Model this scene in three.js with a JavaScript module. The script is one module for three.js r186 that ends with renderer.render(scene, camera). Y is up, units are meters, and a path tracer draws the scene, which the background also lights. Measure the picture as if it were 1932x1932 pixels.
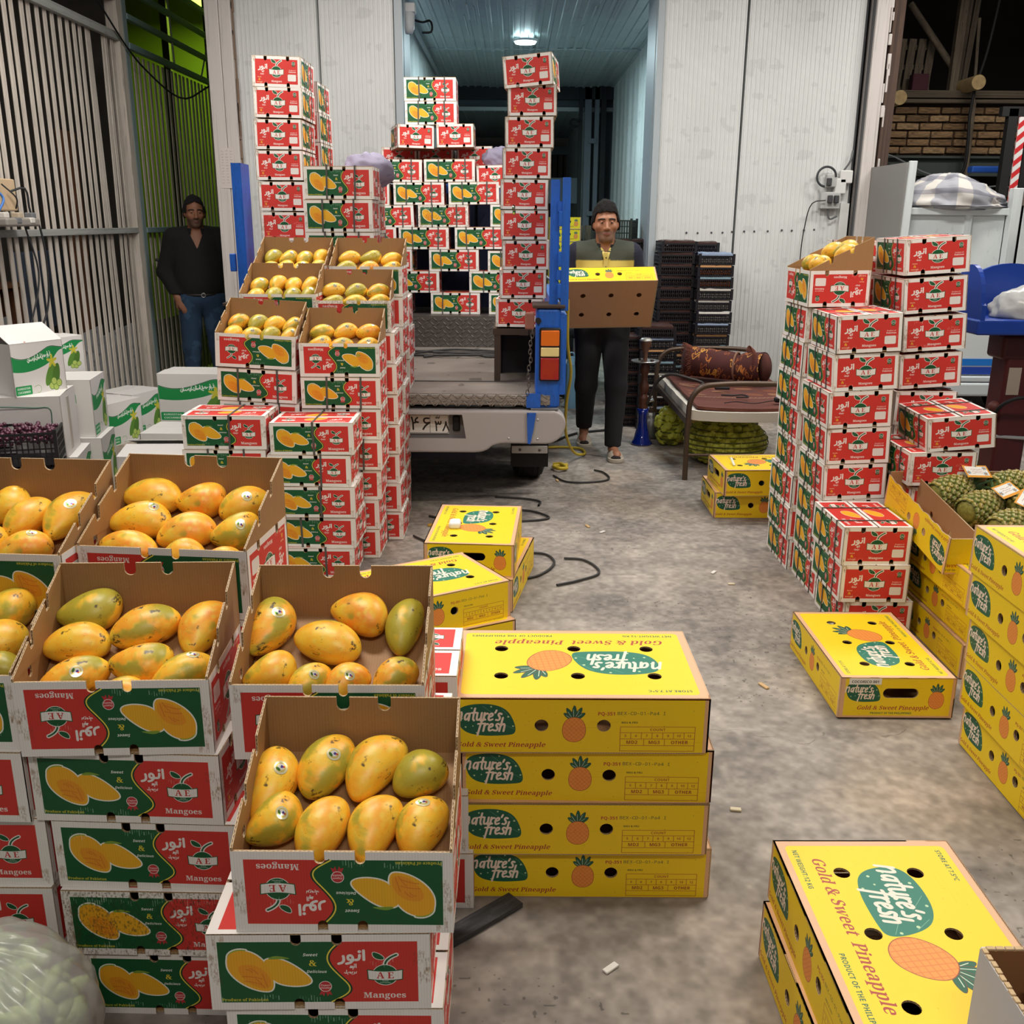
import * as THREE from 'three';
import { RoundedBoxGeometry } from 'three/addons/geometries/RoundedBoxGeometry.js';
import { mergeGeometries, mergeVertices } from 'three/addons/utils/BufferGeometryUtils.js';
import { RectAreaLightUniformsLib } from 'three/addons/lights/RectAreaLightUniformsLib.js';

// ---------------------------------------------------------------- camera, light, exposure
const scene = new THREE.Scene();
const camera = new THREE.PerspectiveCamera(2 * Math.atan(966 / 1850) * 180 / Math.PI, 1, 0.05, 80);
camera.position.set(0, 1.55, 0);
camera.rotation.order = 'YXZ';
camera.rotation.set(-Math.atan(550 / 1850), 0, 0.4 * Math.PI / 180);
const renderer = new THREE.WebGLRenderer({ antialias: true });
renderer.toneMapping = THREE.LinearToneMapping;
renderer.toneMappingExposure = 2.2;
renderer.shadowMap.enabled = true;
RectAreaLightUniformsLib.init();
scene.background = new THREE.Color(0.05, 0.052, 0.055);       // night over the market yard
// [x, y, z, width, depth, intensity, r, g, b] of the strip lamps over the yard and in the loading bay
const LAMPS = [
  [-0.9, 3.5, -2.1, 1.2, 0.3, 19, 1.0, 0.93, 0.84],
  [1.7, 3.5, -2.9, 1.2, 0.3, 19, 1.0, 0.93, 0.84],
  [0.2, 3.5, 0.9, 1.2, 0.3, 16, 1.0, 0.93, 0.84],
  [-2.0, 3.7, -5.0, 1.2, 0.3, 24, 1.0, 0.95, 0.88],
  [1.9, 3.7, -5.9, 1.2, 0.3, 24, 1.0, 0.97, 0.92],
  [-0.6, 3.8, -6.3, 1.2, 0.3, 18, 1.0, 0.97, 0.92],  // unseen lamp, added to brighten the white facade
  [3.9, 3.8, -6.9, 1.2, 0.3, 20, 1.0, 0.95, 0.88],  // unseen lamp, added to brighten the loft and its bricks
  [0.1, 3.24, -10.6, 0.24, 0.24, 130, 0.72, 0.95, 1.0],
];

// ---------------------------------------------------------------- helpers
const PI = Math.PI, V = (x, y, z) => new THREE.Vector3(x, y, z);
function rng(seed) { let s = seed | 0; return () => { s = (s + 0x6d2b79f5) | 0; let t = Math.imul(s ^ (s >>> 15), 1 | s); t = (t + Math.imul(t ^ (t >>> 7), 61 | t)) ^ t; return ((t ^ (t >>> 14)) >>> 0) / 4294967296; }; }
const R = rng(7), rr = (a, b) => a + (b - a) * R();
const taken = {};
function numbered(n) { const k = taken[n] = (taken[n] ?? -1) + 1; return k ? `${n}_${String(k).padStart(3, '0')}` : n; }
function tag(o, label, category, group, kind) { if (label) o.userData.label = label; if (category) o.userData.category = category; if (group) o.userData.group = group; if (kind) o.userData.kind = kind; return o; }
function thing(name, label, category, group) { const o = new THREE.Group(); o.name = numbered(name); scene.add(o); return tag(o, label, category, group); }
function part(parent, name, geo, mat, pos, rot) {
  const m = new THREE.Mesh(geo, mat); m.name = name; m.castShadow = m.receiveShadow = true;
  if (pos) m.position.set(...pos); if (rot) m.rotation.set(...rot);
  parent.add(m); return m;
}
function single(name, geo, mat, label, category, group, pos, rot) { const m = part(scene, numbered(name), geo, mat, pos, rot); return tag(m, label, category, group); }
function struct(name, geo, mat, pos, rot) { const m = part(scene, name, geo, mat, pos, rot); m.userData.kind = 'structure'; return m; }
function structGroup(name) { const o = new THREE.Group(); o.name = name; o.userData.kind = 'structure'; scene.add(o); return o; }
const bx = (w, h, d, x = 0, y = 0, z = 0) => new THREE.BoxGeometry(w, h, d).translate(x, y, z);
const rb = (w, h, d, r = 0.004, x = 0, y = 0, z = 0) => new RoundedBoxGeometry(w, h, d, 2, Math.min(r, w / 2.1, h / 2.1, d / 2.1)).translate(x, y, z);
const cyl = (r0, r1, h, n = 16) => new THREE.CylinderGeometry(r0, r1, h, n);
const lathe = (pts, n = 28) => new THREE.LatheGeometry(pts.map((p) => new THREE.Vector2(...p)), n);
const tube = (pts, r, seg = 40, n = 8) => new THREE.TubeGeometry(new THREE.CatmullRomCurve3(pts.map((p) => V(...p))), seg, r, n);
function merge(list) { return mergeGeometries(list.map((g) => { const q = g.index ? g.toNonIndexed() : g; for (const k of Object.keys(q.attributes)) if (!['position', 'normal', 'uv'].includes(k)) q.deleteAttribute(k); return q; })); }
function bar(a, b, r, n = 10) { const A = V(...a), B = V(...b), d = B.clone().sub(A); const g = cyl(r, r, d.length(), n); g.applyQuaternion(new THREE.Quaternion().setFromUnitVectors(V(0, 1, 0), d.normalize())); const m = A.add(B).multiplyScalar(0.5); return g.translate(m.x, m.y, m.z); }
function beam(a, b, w, h) { const A = V(...a), B = V(...b), d = B.clone().sub(A); const g = bx(w, d.length(), h); g.applyQuaternion(new THREE.Quaternion().setFromUnitVectors(V(0, 1, 0), d.normalize())); const m = A.add(B).multiplyScalar(0.5); return g.translate(m.x, m.y, m.z); }
const ORD = ['topmost', 'second from the top', 'third from the top', 'fourth from the top', 'fifth from the top', 'sixth from the top', 'seventh from the top', 'eighth from the top', 'ninth from the top', 'tenth from the top', 'eleventh from the top', 'twelfth from the top', 'thirteenth from the top', 'fourteenth from the top', 'fifteenth from the top', 'sixteenth from the top'];
const NTH = ['first', 'second', 'third', 'fourth', 'fifth', 'sixth', 'seventh', 'eighth', 'ninth', 'tenth', 'eleventh'];

// ---------------------------------------------------------------- noise and textures
function hash3(x, y, z) { let h = Math.imul(x, 374761393) ^ Math.imul(y, 668265263) ^ Math.imul(z, 1274126177); h = Math.imul(h ^ (h >>> 13), 1274126177); return ((h ^ (h >>> 16)) >>> 0) / 4294967296; }
const sm = (t) => t * t * (3 - 2 * t);
function vn(x, y, z, per = 0) {
  const X = Math.floor(x), Y = Math.floor(y), Z = Math.floor(z), u = sm(x - X), v = sm(y - Y), w = sm(z - Z);
  const q = (a, b, c) => per ? hash3(((a % per) + per) % per, ((b % per) + per) % per, c) : hash3(a, b, c);
  const l = (a, b, t) => a + (b - a) * t;
  return l(l(l(q(X, Y, Z), q(X + 1, Y, Z), u), l(q(X, Y + 1, Z), q(X + 1, Y + 1, Z), u), v), l(l(q(X, Y, Z + 1), q(X + 1, Y, Z + 1), u), l(q(X, Y + 1, Z + 1), q(X + 1, Y + 1, Z + 1), u), v), w);
}
function fbm(x, y, z, o = 4, per = 0) { let s = 0, a = 0.5, f = 1; for (let i = 0; i < o; i++) { s += a * vn(x * f, y * f, z + i * 17.3, per * f); a *= 0.5; f *= 2; } return s / (1 - Math.pow(0.5, o)); }
function canvasTex(w, h, draw) { const c = document.createElement('canvas'); c.width = w; c.height = h; const g = c.getContext('2d'); draw(g, w, h); const t = new THREE.CanvasTexture(c); t.colorSpace = THREE.SRGBColorSpace; t.anisotropy = 8; return t; }
function dataTex(w, h, f, srgb = true) {
  const d = new Uint8Array(w * h * 4);
  for (let j = 0; j < h; j++) for (let i = 0; i < w; i++) { const c = f(i / w, j / h), k = (j * w + i) * 4; d[k] = c[0]; d[k + 1] = c[1]; d[k + 2] = c[2]; d[k + 3] = 255; }
  const t = new THREE.DataTexture(d, w, h); if (srgb) t.colorSpace = THREE.SRGBColorSpace; t.magFilter = THREE.LinearFilter; t.minFilter = THREE.LinearMipmapLinearFilter; t.generateMipmaps = true; t.wrapS = t.wrapT = THREE.RepeatWrapping; t.needsUpdate = true; return t;
}
const mat = (color, roughness = 0.7, o = {}) => new THREE.MeshStandardMaterial({ color, roughness, ...o });
// small neutral grain shared by many plain surfaces, as bump and as slight colour change
const grainBump = dataTex(256, 256, (u, v) => { const n = 255 * fbm(u * 16, v * 16, 3, 4, 16); return [n, n, n]; }, false);
const grime = (r, g, b, amt, seed, f = 8, spots = 0) => dataTex(256, 256, (u, v) => {
  const n = fbm(u * f, v * f, seed, 5, f) - 0.5, s = fbm(u * f * 4, v * f * 4, seed + 5, 3, f * 4); let k = 1 + n * amt; if (s > 0.72) k *= 1 - spots;
  return [Math.min(255, r * k), Math.min(255, g * k), Math.min(255, b * k)];
});
// ---------------------------------------------------------------- pen strokes: lettering that no font here has
function ink(g, paths, x, y, s, lw, color, slant = 0) {
  g.save(); g.translate(x, y); g.transform(s / 100, 0, -slant * s / 100, s / 100, slant * s * 0.6, 0); g.strokeStyle = g.fillStyle = color; g.lineWidth = lw * 100 / s; g.lineCap = g.lineJoin = 'round';
  for (const p of paths) {
    if (p.length === 1) { g.beginPath(); g.arc(p[0][0], p[0][1], lw * 62 / s, 0, 7); g.fill(); continue; }
    g.beginPath(); g.moveTo(...p[0]);
    for (let i = 1; i < p.length - 1; i++) g.quadraticCurveTo(p[i][0], p[i][1], (p[i][0] + p[i + 1][0]) / 2, (p[i][1] + p[i + 1][1]) / 2);
    g.lineTo(...p[p.length - 1]); g.stroke();
  }
  g.restore();
}
const W_ANWAR = [[[124, 8], [124, 62]], [[104, 34], [104, 62], [74, 62]], [[104, 14]], [[78, 62], [62, 62], [48, 60], [48, 38], [62, 34], [72, 46], [70, 66], [58, 80], [40, 84]], [[26, 40], [30, 60], [22, 78], [2, 84]]];
const W_AMBEH = [[[96, 14], [96, 62]], [[80, 34], [80, 62], [62, 62]], [[62, 40], [62, 62], [44, 62], [34, 50], [40, 36], [52, 48], [44, 62], [30, 62]], [[80, 18]], [[62, 80]]];
const W_GRADE = [[[150, 38], [140, 56], [150, 62], [132, 62]], [[124, 44], [126, 62], [114, 78]], [[106, 42], [88, 46], [102, 58], [90, 62], [74, 62], [64, 50], [72, 38], [78, 52], [70, 62]], [[96, 78]], [[48, 46], [48, 62], [30, 62]], [[30, 16], [30, 62], [8, 62], [4, 50]], [[44, 78]]];
const W_CUKE = [[[300, 30], [284, 34], [302, 52], [284, 62], [262, 62], [262, 40]], [[292, 14]], [[262, 78]], [[256, 10], [256, 62]], [[244, 40], [248, 62], [236, 80]], [[226, 50], [216, 40], [212, 62], [196, 62], [206, 36], [186, 42], [180, 62], [168, 62], [168, 8], [166, 62], [154, 62], [152, 76], [172, 84]], [[142, 10], [142, 62]], [[134, 40], [134, 62], [124, 46], [118, 62], [108, 62], [108, 40], [100, 62]], [[104, 20]], [[96, 10], [96, 62]], [[84, 46], [82, 72], [64, 72], [62, 50]], [[72, 36]], [[52, 16], [36, 34], [54, 62], [38, 62]], [[30, 42], [32, 62], [22, 78]], [[18, 36], [4, 54], [20, 62]], [[0, 44], [-4, 62], [-20, 62], [-20, 42], [-30, 62], [-40, 50]], [[-46, 10], [-46, 62]], [[-56, 46], [-58, 72], [-76, 72], [-80, 48]], [[-68, 34]]];
const W_IRAN = [[[120, 10], [120, 62]], [[104, 40], [104, 62], [88, 62]], [[104, 78]], [[84, 44], [86, 62], [74, 78]], [[62, 10], [62, 62]], [[50, 44], [48, 72], [26, 72], [22, 46]], [[36, 34]]];
const DIGIT = { 1: [[[46, 8], [54, 30], [56, 92]]], 4: [[[38, 8], [46, 30], [48, 92]], [[78, 10], [60, 22], [66, 40], [82, 42]], [[68, 42], [48, 48]]], 6: [[[74, 14], [46, 10], [36, 32], [52, 50], [80, 44]], [[78, 46], [52, 62], [34, 92]]], 3: [[[30, 8], [38, 30], [40, 92]], [[34, 14], [44, 36], [56, 30], [58, 12]], [[57, 14], [64, 36], [78, 32], [80, 8]]], 2: [[[30, 8], [38, 30], [40, 92]], [[34, 14], [46, 40], [68, 36], [72, 8]]], 8: [[[24, 92], [44, 50], [50, 10]], [[50, 10], [58, 50], [78, 92]]] };
const BRUSH = { n: [44, [[2, 42], [2, 100]], [[2, 64], [14, 44], [30, 46], [30, 100]]], a: [44, [[32, 50], [12, 42], [2, 72], [12, 99], [28, 84], [32, 46]], [[32, 46], [34, 100]]], t: [30, [[12, 8], [10, 84], [22, 100]], [[-2, 42], [26, 40]]], u: [44, [[2, 42], [2, 86], [14, 100], [30, 82]], [[30, 42], [32, 100]]], r: [27, [[2, 42], [3, 100]], [[3, 64], [12, 44], [24, 48]]], e: [38, [[4, 74], [30, 66], [24, 44], [8, 48], [2, 76], [12, 101], [32, 90]]], q: [12, [[4, 22], [0, 40]]], s: [32, [[28, 50], [14, 40], [6, 56], [24, 76], [20, 99], [0, 94]]], f: [34, [[36, 14], [24, 2], [14, 20], [8, 132]], [[-4, 46], [28, 43]]], h: [42, [[6, -2], [2, 100]], [[2, 66], [14, 44], [30, 48], [30, 100]]] };
function brush(g, word, x, y, s, lw, color, slant, big = 1) {
  let cx = 0;
  [...word].forEach((ch, i) => { const [adv, ...p] = BRUSH[ch], k = i ? 1 : big; ink(g, p.map((a) => a.map(([u, v]) => [u * k, (v - 100) * k + 100])), x + cx * s / 100, y, s, lw, color, slant); cx += adv * k + 3; });
}
const text = (g, s, x, y, font, color, align = 'center', rot = 0) => { g.save(); g.translate(x, y); g.rotate(rot); g.font = font; g.fillStyle = color; g.textAlign = align; g.textBaseline = 'middle'; g.fillText(s, 0, 0); g.restore(); };
function blob(g, fill, stroke, lw, pts) { g.beginPath(); const n = pts.length; g.moveTo((pts[0][0] + pts[n - 1][0]) / 2, (pts[0][1] + pts[n - 1][1]) / 2); for (let i = 0; i < n; i++) { const a = pts[i], b = pts[(i + 1) % n]; g.quadraticCurveTo(a[0], a[1], (a[0] + b[0]) / 2, (a[1] + b[1]) / 2); } g.closePath(); if (stroke) { g.strokeStyle = stroke; g.lineWidth = lw; g.lineJoin = 'round'; g.stroke(); } if (fill) { g.fillStyle = fill; g.fill(); } }
const move = (pts, x, y, s) => pts.map(([a, b]) => [x + a * s, y + b * s]);

// ---------------------------------------------------------------- mango carton print
const RED = '#d0342c', GRN = '#07562c', WHT = '#efebe5', YEL = '#f2b21c', KRAFT = '#a27a4e';
const PM1 = [[0, 30], [8, 4], [44, -8], [84, 8], [112, 44], [128, 96], [124, 132], [100, 136], [62, 124], [24, 96], [2, 62]];
const PM2 = [[100, 30], [128, 20], [164, 30], [206, 62], [236, 96], [226, 112], [190, 118], [150, 112], [124, 96], [108, 62]];
function mangoArt(g, x, y, s) {
  const leaf = [[2, 30], [4, 6], [30, -10], [64, -6], [36, 2], [14, 20]];
  for (const p of [PM2, PM1, leaf]) blob(g, null, '#f4f1e6', 9 * s, move(p, x, y, s));
  blob(g, '#8fae3c', null, 0, move(leaf, x, y, s));
  blob(g, '#f0b322', null, 0, move(PM2, x, y, s)); blob(g, '#7fa035', null, 0, move([[110, 26], [130, 12], [160, 16], [182, 24], [150, 24]], x, y, s));
  blob(g, '#f1ae20', null, 0, move(PM1, x, y, s));
  blob(g, '#ee9b1f', null, 0, move([[24, 50], [60, 40], [100, 56], [122, 96], [116, 126], [84, 124], [44, 96]], x, y, s));
  g.strokeStyle = '#d9751c'; g.lineWidth = 2.2 * s; g.lineCap = 'round';
  for (const [a, b, c, d] of [[40, 84, 96, 92], [44, 100, 92, 112], [62, 56, 84, 74], [70, 70, 52, 60], [96, 74, 108, 118], [78, 92, 100, 122]]) { g.beginPath(); g.moveTo(x + a * s, y + b * s); g.quadraticCurveTo(x + (a + c) / 2 * s, y + ((b + d) / 2 - 6) * s, x + c * s, y + d * s); g.stroke(); }
}
function logoAE(g, x, y, s) {            // leaf sprig over a green ball crossed by a white banner
  const lw = 7 * s;
  const leaf = [[-6, -54], [-40, -62], [-48, -92], [-22, -84], [-2, -66]];
  for (const [w, c] of [[lw * 2.6, WHT], [lw, GRN]]) { g.strokeStyle = c; g.lineWidth = w; g.lineCap = 'round'; g.beginPath(); g.moveTo(x, y - 26 * s); g.quadraticCurveTo(x - 2 * s, y - 58 * s, x + 44 * s, y - 78 * s); g.stroke(); }
  blob(g, GRN, WHT, 6 * s, move(leaf, x, y, s));
  g.fillStyle = GRN; g.strokeStyle = WHT; g.lineWidth = 6 * s; g.beginPath(); g.ellipse(x, y + 14 * s, 46 * s, 45 * s, 0, 0, 7); g.stroke(); g.fill();
  g.fillStyle = WHT; g.strokeStyle = GRN; g.lineWidth = 3.5 * s; g.beginPath(); g.moveTo(x - 66 * s, y - 10 * s); g.quadraticCurveTo(x, y + 4 * s, x + 66 * s, y - 10 * s); g.lineTo(x + 64 * s, y + 34 * s); g.quadraticCurveTo(x, y + 46 * s, x - 64 * s, y + 34 * s); g.closePath(); g.fill(); g.stroke();
  text(g, 'A E', x, y + 17 * s, `bold ${40 * s}px serif`, '#c32b26');
  text(g, 'Anwar', x, y + 42 * s, `${7.5 * s}px serif`, '#dfe8dc'); text(g, 'Enterprises', x, y + 50 * s, `${7.5 * s}px serif`, '#dfe8dc');
}
function ribbon(g, x, y, s, c, flip) {
  g.fillStyle = c; for (const a of [-0.35, 0.35]) { g.save(); g.translate(x, y); g.rotate(a); g.beginPath(); g.moveTo(-8 * s, 10 * s); g.lineTo(-9 * s, 44 * s); g.lineTo(0, 36 * s); g.lineTo(9 * s, 44 * s); g.lineTo(8 * s, 10 * s); g.fill(); g.restore(); }
  g.strokeStyle = WHT; g.lineWidth = 2.5 * s; g.beginPath(); g.arc(x, y, 22 * s, 0, 7); g.fill(); g.stroke();
  text(g, 'Export', x, y - 5 * s, `italic bold ${10 * s}px serif`, '#f0e4dd'); text(g, 'Quality', x, y + 7 * s, `italic bold ${10 * s}px serif`, '#f0e4dd');
}
function longFace(g, X, Y, w, h) {
  g.save(); g.beginPath(); g.rect(X, Y, w, h); g.clip(); g.fillStyle = WHT; g.fillRect(X, Y, w, h);
  const m = 0.048 * w, x0 = X + m, y0 = Y + h * 0.1, x1 = X + w - m * 1.2, y1 = Y + h * 0.9;
  g.fillStyle = GRN; g.fillRect(x0, y0, x1 - x0, y1 - y0);
  const cx = X + w * 0.56, curve = (o) => { g.moveTo(cx + 40 + o, y0); g.bezierCurveTo(cx - 60 + o, y0 + h * 0.2, cx + o - 20, y0 + h * 0.3, cx + 50 + o, y0 + h * 0.5); g.bezierCurveTo(cx + 110 + o, y0 + h * 0.66, cx + 60 + o, y1 - h * 0.1, cx - 10 + o, y1); };
  g.fillStyle = RED; g.beginPath(); curve(0); g.lineTo(x1, y1); g.lineTo(x1, y0); g.closePath(); g.fill();
  g.strokeStyle = '#06361d'; g.lineWidth = 12; g.beginPath(); curve(3); g.stroke(); g.strokeStyle = '#f0d94a'; g.lineWidth = 7; g.beginPath(); curve(-3); g.stroke();
  mangoArt(g, X + w * 0.085, Y + h * 0.23, w / 620);
  text(g, 'Sweet', X + w * 0.46, Y + h * 0.27, `italic bold ${h * 0.055}px sans-serif`, WHT); text(g, '&', X + w * 0.47, Y + h * 0.38, `bold ${h * 0.11}px serif`, '#f0d23a'); text(g, 'Delicious', X + w * 0.485, Y + h * 0.49, `italic bold ${h * 0.05}px sans-serif`, WHT);
  ribbon(g, X + w * 0.522, Y + h * 0.69, w / 780, '#bf2f33');
  text(g, 'Produce of Pakistan', X + w * 0.155, Y + h * 0.865, `bold ${h * 0.05}px serif`, '#dcc733');
  ink(g, W_ANWAR, X + w * 0.585, Y + h * 0.2, h * 0.225, h * 0.032, WHT); ink(g, W_AMBEH, X + w * 0.625, Y + h * 0.38, h * 0.1, h * 0.012, WHT); ink(g, W_GRADE, X + w * 0.61, Y + h * 0.46, h * 0.09, h * 0.01, WHT);
  logoAE(g, X + w * 0.795, Y + h * 0.5, w / 830); text(g, 'Mangoes', X + w * 0.79, Y + h * 0.81, `bold ${h * 0.105}px serif`, WHT);
  g.restore();
}
function shortFace(g, X, Y, w, h) {
  g.fillStyle = WHT; g.fillRect(X, Y, w, h); g.fillStyle = RED; g.fillRect(X + w * 0.065, Y + h * 0.1, w * 0.87, h * 0.8);
  ink(g, W_ANWAR, X + w * 0.13, Y + h * 0.25, h * 0.25, h * 0.036, WHT); ink(g, W_AMBEH, X + w * 0.185, Y + h * 0.45, h * 0.11, h * 0.013, WHT); ink(g, W_GRADE, X + w * 0.17, Y + h * 0.54, h * 0.085, h * 0.01, WHT);
  text(g, 'Sweet', X + w * 0.15, Y + h * 0.68, `bold ${h * 0.045}px serif`, '#f3d9a4'); text(g, '&', X + w * 0.15, Y + h * 0.76, `bold ${h * 0.1}px serif`, '#f2c32c'); text(g, 'Delicious', X + w * 0.15, Y + h * 0.845, `bold ${h * 0.045}px serif`, '#f3d9a4');
  logoAE(g, X + w * 0.5, Y + h * 0.45, w / 440); text(g, 'Mangoes', X + w * 0.5, Y + h * 0.815, `bold ${h * 0.085}px serif`, WHT);
  ribbon(g, X + w * 0.85, Y + h * 0.22, w / 680, GRN); text(g, 'Product of', X + w * 0.825, Y + h * 0.44, `bold ${h * 0.045}px serif`, '#f0d2cc'); text(g, 'Pakistan', X + w * 0.825, Y + h * 0.5, `bold ${h * 0.06}px serif`, WHT);
  g.fillStyle = '#eae6e0'; g.beginPath(); g.roundRect(X + w * 0.73, Y + h * 0.58, w * 0.17, h * 0.22, 14); g.fill();
}
function topFlap(g, X, Y, w, h) {
  g.fillStyle = WHT; g.fillRect(X, Y, w, h); g.fillStyle = RED; g.fillRect(X + w * 0.05, Y + h * 0.12, w * 0.9, h * 0.8);
  logoAE(g, X + w * 0.2, Y + h * 0.52, w / 800); g.save(); g.beginPath(); g.rect(X, Y, w, h); g.clip();
  blob(g, '#f1ae20', '#f4f1e6', 8, move(PM1.map(([a, b]) => [b * 1.5, 100 - a]), X + w * 0.4, Y + h * 0.25, 1.25)); g.restore();
  ink(g, W_ANWAR, X + w * 0.7, Y + h * 0.3, h * 0.3, h * 0.04, WHT); text(g, 'Mangoes', X + w * 0.79, Y + h * 0.75, `bold ${h * 0.14}px serif`, WHT);
}
const AT = { w: 2048, h: 1024, long: [0, 0, 1008, 420], short: [1024, 0, 734, 420], flap: [0, 440, 1008, 361], kraft: [1040, 450, 980, 440], edge: [0, 830, 1008, 26], white: [20, 890, 960, 110] };
function kraftFill(g, X, Y, w, h, rnd, c = KRAFT) {
  g.fillStyle = c; g.fillRect(X, Y, w, h);
  for (let i = 0; i < w; i += 9) { g.fillStyle = `rgba(70,42,16,${0.03 + rnd() * 0.05})`; g.fillRect(X + i, Y, 4, h); }
  for (let i = 0; i < w * h / 90; i++) { g.fillStyle = rnd() < 0.5 ? 'rgba(70,45,20,.12)' : 'rgba(235,205,160,.1)'; g.fillRect(X + rnd() * w, Y + rnd() * h, 1 + rnd() * 6, 1); }
}
function edgeStrip(g, [X, Y, w, h], rnd) { g.fillStyle = '#5b3d22'; g.fillRect(X, Y, w, h); g.fillStyle = '#cfb48c'; g.fillRect(X, Y, w, 6); g.fillRect(X, Y + h - 6, w, 6); g.strokeStyle = '#c6a87c'; g.lineWidth = 4; g.beginPath(); for (let i = 0; i <= w; i += 3) g.lineTo(X + i, Y + h / 2 + Math.sin(i * 0.26 + rnd() * 0.3) * h * 0.3); g.stroke(); }
function mangoAtlas(seed, wear) {
  return canvasTex(AT.w, AT.h, (g) => {
    const rnd = rng(seed); g.fillStyle = WHT; g.fillRect(0, 0, AT.w, AT.h);
    longFace(g, ...AT.long); shortFace(g, ...AT.short); topFlap(g, ...AT.flap); kraftFill(g, ...AT.kraft, rnd); edgeStrip(g, AT.edge, rnd);
    for (const k of ['long', 'short']) {                              // fluting shows through the print, scuffs bare the white liner
      const [X, Y, w, h] = AT[k];
      for (let i = 0; i < w; i += 13) { g.fillStyle = `rgba(40,20,0,${0.02 + rnd() * 0.03})`; g.fillRect(X + i, Y, 5, h); }
      for (let c = 0; c < 2 + wear * 5; c++) { const cx = X + rnd() * w, cy = Y + (rnd() < 0.6 ? (rnd() < 0.5 ? h * 0.12 : h * 0.82) : rnd() * h); for (let i = 0; i < 5 + rnd() * 8; i++) { g.fillStyle = `rgba(236,230,218,${0.2 + rnd() * 0.45})`; g.fillRect(cx + i * 13 - 40, cy + rnd() * 26 - 13, 2 + rnd() * 3, 8 + rnd() * 34); } }
      for (let c = 0; c < 2 + wear * 5; c++) { const cx = X + (rnd() < 0.5 ? rnd() * 60 : w - rnd() * 60), cy = Y + rnd() * h; for (let i = 0; i < 40; i++) { g.fillStyle = `rgba(104,66,30,${0.05 + rnd() * 0.14})`; g.fillRect(cx + rnd() * 50 - 25, cy + rnd() * 70 - 35, 3 + rnd() * 6, 6 + rnd() * 26); } }
      if (wear > 1.5) for (let i = 0; i < 2400; i++) { const b = Math.pow(rnd(), 1.2); g.fillStyle = rnd() < 0.75 ? `rgba(52,46,30,${0.1 + rnd() * 0.25})` : `rgba(104,90,60,${0.1 + rnd() * 0.25})`; g.fillRect(X + rnd() * w, Y + b * h, 2 + rnd() * 9, 2 + rnd() * 20); }
    }
  });
}
// ---------------------------------------------------------------- pineapple carton print (a plain fruit stands where the carton has its cartoon)
const PY = '#f2cf10', PG = '#175c43', PR = '#a63a2b', PK = '#dcae86';
function fruit(g, x, y, s, rot) {
  g.save(); g.translate(x, y); g.rotate(rot);
  for (const [a, l, o] of [[-0.95, 62, -14], [-0.5, 84, -8], [0, 92, 0], [0.45, 86, 8], [0.95, 64, 14]]) { g.save(); g.translate(o * s, -62 * s); g.rotate(a); blob(g, PG, '#7a3a26', 3 * s, [[-10 * s, 8 * s], [-15 * s, -l * 0.5 * s], [0, -l * s], [14 * s, -l * 0.5 * s], [10 * s, 8 * s]]); g.strokeStyle = '#dfe6cf'; g.lineWidth = 2.4 * s; g.beginPath(); g.moveTo(-4 * s, -8 * s); g.lineTo(-5 * s, -l * 0.6 * s); g.stroke(); g.restore(); }
  const body = move([[-34, -66], [34, -66], [66, -10], [62, 58], [24, 92], [-24, 92], [-62, 58], [-66, -10]], 0, 0, s);
  blob(g, '#ec9440', '#9a4526', 5 * s, body); g.save(); blob(g, null, null, 0, body); g.clip(); g.strokeStyle = '#d97a33'; g.lineWidth = 2.6 * s;
  for (let i = -6; i < 7; i++) for (const k of [-1, 1]) { g.beginPath(); g.moveTo((i * 26 - 90 * k) * s, -90 * s); g.lineTo((i * 26 + 90 * k) * s, 100 * s); g.stroke(); }
  g.restore(); g.restore();
}
function oval(g, x, y, w, c, rot = 0) {              // green leaf-shaped badge with the brush lettering
  g.save(); g.translate(x, y); g.rotate(rot);
  blob(g, c, null, 0, move([[-50, -6], [-44, -24], [-16, -31], [18, -29], [40, -14], [52, 26], [30, 30], [-12, 31], [-40, 22]], 0, 0, w / 100));
  g.fillStyle = '#b9d2a6'; for (const [a, b, r] of [[-24, -22, 1.6], [8, -25, 1.6], [-40, -2, 1.4], [-34, 14, 1.6], [-16, 25, 1.4], [36, -6, 1.8], [44, 12, 1.6], [-22, 12, 1.2]]) { g.beginPath(); g.arc(a * w / 100, b * w / 100, r * w / 100, 0, 7); g.fill(); }
  g.strokeStyle = '#8fb79a'; g.lineWidth = w * 0.004; for (const [a, b, c2, d] of [[-6, -26, 14, -10], [20, 4, 46, 18], [26, -20, 40, -4]]) { g.beginPath(); g.moveTo(a * w / 100, b * w / 100); g.lineTo(c2 * w / 100, d * w / 100); g.stroke(); }
  brush(g, 'natureqs', -w * 0.49, -w * 0.235, w * 0.25, w * 0.036, '#f1dccb', 0.2, 1.15); brush(g, 'fresh', -w * 0.13, -w * 0.035, w * 0.25, w * 0.036, '#f1dccb', 0.2);
  g.restore();
}
const PT = { w: 2048, h: 1280, top: [0, 0, 1240, 808], long: [0, 820, 1240, 302], short: [1260, 820, 770, 288], kraft: [1260, 0, 780, 780], edge: [0, 1240, 1240, 26] };
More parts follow.
